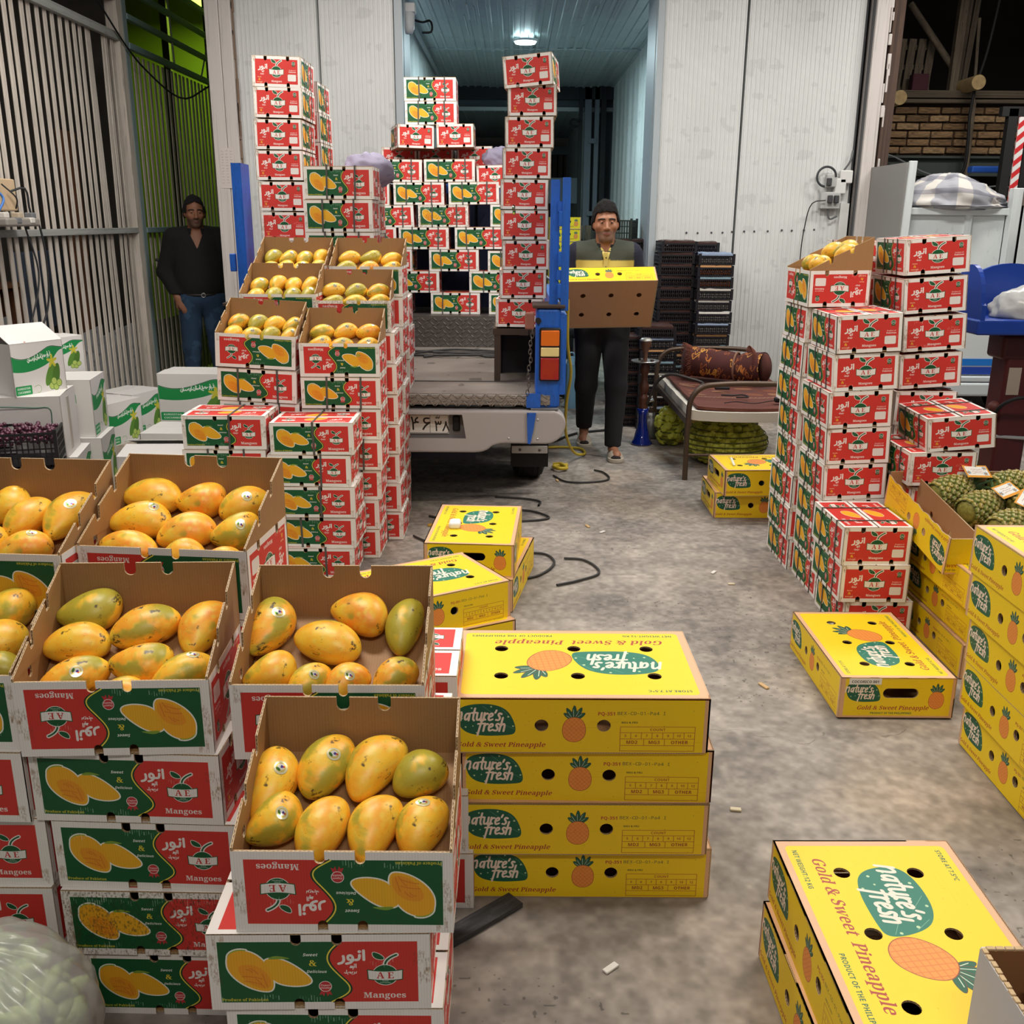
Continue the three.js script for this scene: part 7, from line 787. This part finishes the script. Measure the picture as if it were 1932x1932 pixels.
function addHead(t, body, M, o) {               // features that lie on the head, placed by matrix M
  const put = (name, g, m) => { g.applyMatrix4(M); return part(t, name, g, m); }, dark = mat(o.hair, 0.75);
  for (const s of [-1, 1]) { const e = put('eye', new THREE.SphereGeometry(0.0105, 14, 10).translate(s * 0.0315, 0.004, 0.0755), mat('#7d746c', 0.4)); const ir = new THREE.SphereGeometry(0.0054, 12, 8).scale(1, 1, 0.5).translate(s * 0.0315, 0.0035, 0.0849).applyMatrix4(M); part(e, 'iris', ir, mat('#1d110b', 0.2)); put('eyelid', new THREE.SphereGeometry(0.0118, 14, 8, 0, 2 * PI, 0, PI * 0.46).rotateX(0.42).translate(s * 0.0315, 0.004, 0.0755), mat(o.skin, 0.6)); put('eyebrow', cone3([s * 0.012, 0.0235, 0.0895], [s * 0.033, 0.03, 0.0845], [s * 0.054, 0.022, 0.067], 0.0048), dark); }
  const hf = (p) => { const cap = headField(p, o) - (0.001 + o.thick * Math.max(0, p[1] - 0.04) * 1.7 + 0.007 * vn(p[0] * 55, p[1] * 40, p[2] * 55) + 0.004 * vn(p[0] * 140, p[1] * 90, p[2] * 140)); const line = o.hairline(p); return Math.max(cap, line); };
  put('hair', nets(hf, [-0.105, -0.06, -0.135], [0.105, 0.165, 0.115], 0.0042), mat(o.hair, 1));
}
function cone3(a, b, c, r) { return new THREE.TubeGeometry(new THREE.QuadraticBezierCurve3(V(...a), V(...b), V(...c)), 10, r, 6); }
function handField(p, w, dir, curl, s) {        // wrist w, fingers towards dir ([x,y,z] unit), curled towards curl; s = side of the thumb
  const u = dir, n = curl, e = [u[1] * n[2] - u[2] * n[1], u[2] * n[0] - u[0] * n[2], u[0] * n[1] - u[1] * n[0]], P = (a, b, c) => [0, 1, 2].map((i) => w[i] + u[i] * a + e[i] * b + n[i] * c);
  let d = 9; for (const b of [-0.026, -0.009, 0.009, 0.025]) d = smin(d, cone(p, P(0.012, b * 0.7, 0), P(0.082, b, 0.004), 0.0135, 0.0105), 0.014);
  [[-0.027, 0.06], [-0.009, 0.072], [0.009, 0.068], [0.026, 0.055]].forEach(([b, l]) => { let f = cone(p, P(0.082, b, 0.004), P(0.082 + l * 0.45, b, 0.013), 0.0092, 0.0085); f = smin(f, cone(p, P(0.082 + l * 0.45, b, 0.013), P(0.082 + l * 0.75, b, 0.033), 0.0085, 0.008), 0.004); f = smin(f, cone(p, P(0.082 + l * 0.75, b, 0.033), P(0.082 + l * 0.78, b, 0.052), 0.008, 0.0068), 0.004); d = smin(d, f, 0.005); });
  let th = cone(p, P(0.022, s * 0.026, 0.004), P(0.055, s * 0.05, 0.018), 0.0125, 0.0105); th = smin(th, cone(p, P(0.055, s * 0.05, 0.018), P(0.082, s * 0.05, 0.036), 0.0105, 0.008), 0.005); return smin(d, th, 0.012);
}
const cloth = (o = {}) => new THREE.MeshStandardMaterial({ vertexColors: true, roughness: 0.92, bumpMap: grainBump, ...o });
// the carrier: walks towards the camera, arms under the carton
{
  const t = thing('person', 'man in a green and yellow polo shirt and black trousers carrying a pineapple carton', 'person');
  const o = { jaw: 1, skin: '#9c6a4e', lip: '#7d4a3c', stubble: '#80614f', hair: '#0b0807', thick: 0.09, hairline: (p) => { const x = Math.abs(p[0]), s = sm(THREE.MathUtils.clamp((p[2] + 0.025) / 0.07, 0, 1)); return (-0.05 + s * (0.122 - x * 0.2)) + 0.008 * vn(p[0] * 120, 3, 1) - p[1]; } };
  const hc = [0.0, 1.535, 0.03], M = new THREE.Matrix4().makeTranslation(...hc).multiply(new THREE.Matrix4().makeRotationFromEuler(new THREE.Euler(-0.03, 0.02, 0.02))), Mi = M.clone().invert(), tmp = V();
  const local = (p) => { tmp.set(...p).applyMatrix4(Mi); return [tmp.x, tmp.y, tmp.z]; };
  const sh = [0.185, 1.335, -0.01], el = [0.255, 1.07, 0.0], wr = [0.255, 0.93, 0.17], hipL = [0.085, 0.86, 0], knL = [0.1, 0.47, 0.12], anL = [0.085, 0.09, 0.2], hipR = [-0.085, 0.86, 0], knR = [-0.1, 0.46, 0.02], anR = [-0.09, 0.12, -0.27];
  const armD = (p) => { let d = 9; for (const s of [1, -1]) { const a = [s * sh[0], sh[1], sh[2]], b = [s * el[0], el[1], el[2]], c = [s * wr[0], wr[1], wr[2]]; d = Math.min(d, smin(cone(p, a, b, 0.05, 0.041), cone(p, b, c, 0.041, 0.027), 0.03)); d = smin(d, handField(p, c, [-s * 0.35, -0.12, 0.93], [-s * 0.2, 0.97, 0.05], -s), 0.02); } return d; };
  const trunk = (p) => { let d = ell(p, [0, 1.2, 0], [0.165, 0.2, 0.105]); d = smin(d, ell(p, [0, 0.98, 0], [0.145, 0.17, 0.098]), 0.1); d = smin(d, cone(p, [-0.165, 1.345, -0.012], [0.165, 1.345, -0.012], 0.058, 0.058), 0.07); return d; };
  const legs = (p, g = 0) => Math.min(smin(cone(p, hipL, knL, 0.088 + g, 0.06 + g), cone(p, knL, anL, 0.058 + g, 0.036 + g * 1.6), 0.03), smin(cone(p, hipR, knR, 0.088 + g, 0.06 + g), cone(p, knR, anR, 0.058 + g, 0.036 + g * 1.6), 0.03));
  const foot = (p, a, tip) => smin(cone(p, a, tip, 0.036, 0.026), cone(p, [tip[0], tip[1], tip[2]], [tip[0], tip[1] - 0.004, tip[2] + 0.03], 0.03, 0.02), 0.03);
  const skinF = (p) => { let d = 9; if (p[1] > 1.34) d = headField(local(p), o); d = smin(d, cone(p, [0, 1.34, -0.01], [0, 1.43, 0.0], 0.062, 0.054), 0.03); d = smin(d, armD(p), 0.02); d = smin(d, trunk(p) + 0.012, 0.03); d = smin(d, legs(p, -0.012), 0.05); d = smin(d, foot(p, [0.085, 0.06, 0.2], [0.1, 0.04, 0.33]), 0.02); d = smin(d, foot(p, [-0.09, 0.1, -0.27], [-0.1, 0.045, -0.15]), 0.02); return d; };
  const whole = nets(skinF, [-0.36, -0.01, -0.4], [0.36, 1.39, 0.42], 0.011), hd = nets(skinF, [-0.12, 1.37, -0.14], [0.12, 1.69, 0.17], 0.0042);
  const body = part(t, 'body', merge([paint(whole, () => o.skin), hd].map((g) => { g.deleteAttribute('color'); return g; })), mat('#fff', 0.55)); paint(body.geometry, (x, y, z) => { if (y < 1.36) return o.skin; const l = local([x, y, z]); return headSkin(l[0], l[1], l[2], o); }); body.material.vertexColors = true;
  addHead(t, body, M, o);
  const shirtF = (p) => { let d = trunk(p) - 0.014; for (const s of [1, -1]) { const a = [s * sh[0], sh[1], sh[2]], b = [s * el[0], el[1], el[2]], c = [s * wr[0], wr[1], wr[2]]; d = smin(d, smin(cone(p, a, b, 0.066, 0.056), cone(p, b, [b[0] + (c[0] - b[0]) * 0.82, b[1] + (c[1] - b[1]) * 0.82, b[2] + (c[2] - b[2]) * 0.82], 0.055, 0.042), 0.03), 0.045); } d += 0.006 * (fbm(p[0] * 9, p[1] * 7, p[2] * 9, 3) - 0.5); return Math.max(d, 0.82 - p[1], -(Math.max(Math.hypot(p[0], (p[2] - 0.02) * 0.9) - 0.062, 1.3 - p[1])), (p[1] > 1.27 && p[2] > 0.04) ? 0.018 - Math.abs(p[0]) - Math.max(0, (1.36 - p[1]) * 0.1) - (1.36 - p[1] < 0 ? 0.02 : 0) : -1); };
  part(t, 'polo_shirt', paint(nets(shirtF, [-0.37, 0.8, -0.2], [0.37, 1.45, 0.26], 0.0085), (x, y, z) => Math.abs(x) > 0.188 + Math.max(0, (1.2 - y) * 0.02) ? '#1b1d2e' : y > 1.305 ? '#40443a' : '#c8b45c'), cloth());
  part(t, 'collar', (() => { const g = new THREE.CylinderGeometry(0.062, 0.079, 0.06, 30, 1, true, 0.5, 2 * PI - 1.0).translate(0, 1.395, 0.002); return g; })(), mat('#141417', 0.9, { side: THREE.DoubleSide })); part(t, 'placket', merge([rb(0.028, 0.15, 0.012, 0.005, 0.002, 1.28, 0.112), cone3([-0.03, 1.375, 0.066], [-0.012, 1.35, 0.09], [0, 1.31, 0.102], 0.012), cone3([0.035, 1.375, 0.064], [0.026, 1.35, 0.088], [0.006, 1.31, 0.102], 0.012)]), mat('#cbb868', 0.9)); for (const y of [1.32, 1.26]) part(t, 'button', cyl(0.005, 0.005, 0.004, 10).rotateX(PI / 2), mat('#2a2418', 0.5), [0.003, y, 0.12]);
  const trF = (p) => { let d = smin(legs(p, 0.014), ell(p, [0, 0.88, 0], [0.155, 0.13, 0.115]), 0.06); d += 0.009 * (fbm(p[0] * 8, p[1] * 9, p[2] * 8, 3) - 0.5); return Math.max(d, p[1] - 0.97, (p[0] > 0 ? 0.075 : 0.11) - p[1]); };
  part(t, 'trousers', paint(nets(trF, [-0.26, 0.05, -0.36], [0.26, 1.0, 0.3], 0.01), () => '#17171a'), cloth());
  for (const [x, y, z, rx] of [[0.093, 0, 0.27, 0], [-0.095, 0.012, -0.21, 0.16]]) { const sl = part(t, 'slipper', (() => { const s = new THREE.Shape(); s.moveTo(-0.035, -0.12); s.bezierCurveTo(-0.045, -0.15, 0.045, -0.15, 0.037, -0.12); s.bezierCurveTo(0.034, -0.04, 0.056, 0.02, 0.052, 0.075); s.bezierCurveTo(0.04, 0.14, -0.035, 0.14, -0.046, 0.08); s.bezierCurveTo(-0.052, 0.02, -0.034, -0.04, -0.035, -0.12); return new THREE.ExtrudeGeometry(s, { depth: 0.018, bevelEnabled: true, bevelSize: 0.004, bevelThickness: 0.004, bevelSegments: 2 }).rotateX(PI / 2).translate(0, 0.024, 0); })(), mat('#b9b0a0', 0.8), [x, y, z], [rx, 0, 0]); part(sl, 'upper', new THREE.SphereGeometry(1, 22, 12, 0, 2 * PI, 0, PI / 2).scale(0.055, 0.06, 0.075).translate(0.002, 0.012, 0.035), mat('#b4aa9a', 0.8)); part(sl, 'toe_opening', new THREE.SphereGeometry(1, 16, 10).scale(0.034, 0.022, 0.02).translate(0.002, 0.028, 0.096), mat('#2a2322', 0.9)); }
  t.position.set(0.605, 0, -6.76); t.rotation.y = -0.02; t.userData.kind = undefined; delete t.userData.kind;
}
{ const c = pineCarton('yellow pineapple carton carried by the man, kraft bottom turned to the camera', PGRP, 0, 0, 0, 0); c.rotation.set(-0.98, 0.02, 0.035); const off = V(0, QH / 2, 0).applyEuler(c.rotation); c.position.set(0.612, 1.075, -6.43).sub(off); }
// the onlooker by the pillar: black shirt, blue jeans, hand in pocket
{
  const t = thing('person', 'man in a black shirt and jeans by the white pillar, hand in pocket', 'person');
  const o = { jaw: 1.04, skin: '#8a5c44', lip: '#6b4236', stubble: '#5d4436', hair: '#100d0c', thick: 0.05, hairline: (p) => { const x = Math.abs(p[0]); return p[2] > 0.035 ? 0.092 - x * 0.4 - p[1] : p[2] > -0.02 ? -0.002 - p[1] : (-0.045 - p[1]); } };
  const hc = [0.0, 1.595, 0.03], M = new THREE.Matrix4().makeTranslation(...hc).multiply(new THREE.Matrix4().makeRotationFromEuler(new THREE.Euler(0.04, 0.12, 0))), Mi = M.clone().invert(), tmp = V();
  const local = (p) => { tmp.set(...p).applyMatrix4(Mi); return [tmp.x, tmp.y, tmp.z]; };
  const J = { s: [0.2, 1.385, -0.01], eL: [0.27, 1.1, -0.02], wL: [0.24, 0.86, 0.03], eR: [-0.285, 1.11, -0.03], wR: [-0.19, 0.9, 0.06], hip: 0.09 };
  const trunk = (p) => { let d = ell(p, [0, 1.24, 0], [0.185, 0.21, 0.125]); d = smin(d, ell(p, [0, 1.02, 0.01], [0.17, 0.18, 0.125]), 0.1); return smin(d, cone(p, [-0.17, 1.4, -0.012], [0.17, 1.4, -0.012], 0.062, 0.062), 0.07); };
  const arms = (p, g) => Math.min(smin(cone(p, J.s, J.eL, 0.054 + g, 0.044 + g), cone(p, J.eL, J.wL, 0.043 + g, 0.028 + g), 0.03), smin(cone(p, [-J.s[0], J.s[1], J.s[2]], J.eR, 0.054 + g, 0.044 + g), cone(p, J.eR, J.wR, 0.043 + g, 0.028 + g), 0.03));
  const legs = (p, g) => { let d = 9; for (const s of [1, -1]) d = Math.min(d, smin(cone(p, [s * 0.09, 0.88, 0], [s * 0.11, 0.48, 0.02], 0.09 + g, 0.064 + g), cone(p, [s * 0.11, 0.48, 0.02], [s * 0.12, 0.09, -0.01], 0.06 + g, 0.042 + g), 0.03)); return d; };
  const skinF = (p) => { let d = 9; if (p[1] > 1.4) d = headField(local(p), o); d = smin(d, cone(p, [0, 1.4, -0.01], [0, 1.49, 0], 0.064, 0.056), 0.03); d = smin(d, arms(p, 0), 0.02); d = smin(d, handField(p, J.wR, [0.42, -0.8, 0.42], [0.3, -0.28, -0.9], -1), 0.02); d = smin(d, handField(p, J.wL, [-0.05, -0.99, 0.1], [-0.9, 0, -0.3], 1), 0.02); d = smin(d, trunk(p) + 0.014, 0.03); d = smin(d, legs(p, -0.014), 0.05); for (const s of [1, -1]) d = smin(d, cone(p, [s * 0.12, 0.05, -0.02], [s * 0.13, 0.04, 0.12], 0.036, 0.028), 0.02); return d; };
  const whole = nets(skinF, [-0.38, -0.01, -0.2], [0.38, 1.45, 0.24], 0.0115), hd = nets(skinF, [-0.12, 1.43, -0.14], [0.12, 1.75, 0.17], 0.0045);
  const body = part(t, 'body', merge([whole, hd]), mat('#fff', 0.6)); paint(body.geometry, (x, y, z) => { if (y < 1.42) return o.skin; const l = local([x, y, z]); return headSkin(l[0], l[1], l[2], o); }); body.material.vertexColors = true; addHead(t, body, M, o);
  const shirtF = (p) => { let d = smin(trunk(p) - 0.016, arms(p, 0.016), 0.045); d += 0.008 * (fbm(p[0] * 9, p[1] * 8, p[2] * 9, 3) - 0.5); const cuff = p[0] < -0.15 ? 0.93 : p[0] > 0.2 ? 0.9 : 0.9; return Math.max(d, cuff - p[1], -(Math.max(Math.hypot(p[0], (p[2] - 0.02) * 0.9) - 0.07, 1.39 - p[1])), -(Math.max(Math.abs(p[0] - 0.0) - Math.max(0, (p[1] - 1.3) * 0.42), 0.06 - p[2]))); };
  part(t, 'shirt', paint(nets(shirtF, [-0.39, 0.84, -0.2], [0.39, 1.5, 0.24], 0.009), () => '#0b0b0d'), cloth()); part(t, 'collar', new THREE.CylinderGeometry(0.068, 0.085, 0.05, 30, 1, true, 0.55, 2 * PI - 1.1).translate(0, 1.445, 0.005), mat('#0b0b0d', 0.9, { side: THREE.DoubleSide }));
  const jF = (p) => { let d = smin(legs(p, 0.014), ell(p, [0, 0.9, 0.005], [0.172, 0.12, 0.132]), 0.06); d += 0.01 * (fbm(p[0] * 8, p[1] * 9, p[2] * 8, 3) - 0.5); return Math.max(d, p[1] - 0.935, 0.05 - p[1]); };
  part(t, 'jeans', paint(nets(jF, [-0.26, 0.03, -0.2], [0.26, 0.96, 0.22], 0.01), (x, y, z) => fbm(x * 14, y * 10, z * 14, 3) > 0.56 ? '#2c4560' : '#1f3650'), cloth()); part(t, 'belt', new THREE.TorusGeometry(1, 0.1, 6, 40).rotateX(PI / 2).scale(0.17, 0.14, 0.13).translate(0, 0.925, 0.005), mat('#15110f', 0.5)); part(t, 'buckle', new THREE.TorusGeometry(0.017, 0.003, 6, 18).translate(0.02, 0.925, 0.146), chromish); for (const s of [1, -1]) part(t, 'shoe', new THREE.SphereGeometry(1, 18, 12).scale(0.05, 0.05, 0.13).translate(s * 0.125, 0.045, 0.04), mat('#1a1a1c', 0.6));
  t.position.set(-2.69, 0, -8.62); t.rotation.y = 0.3;
}
scene.traverse((o) => { if (o.isMesh) { o.castShadow = o.castShadow ?? true; o.receiveShadow = true; } });
renderer.render(scene, camera);
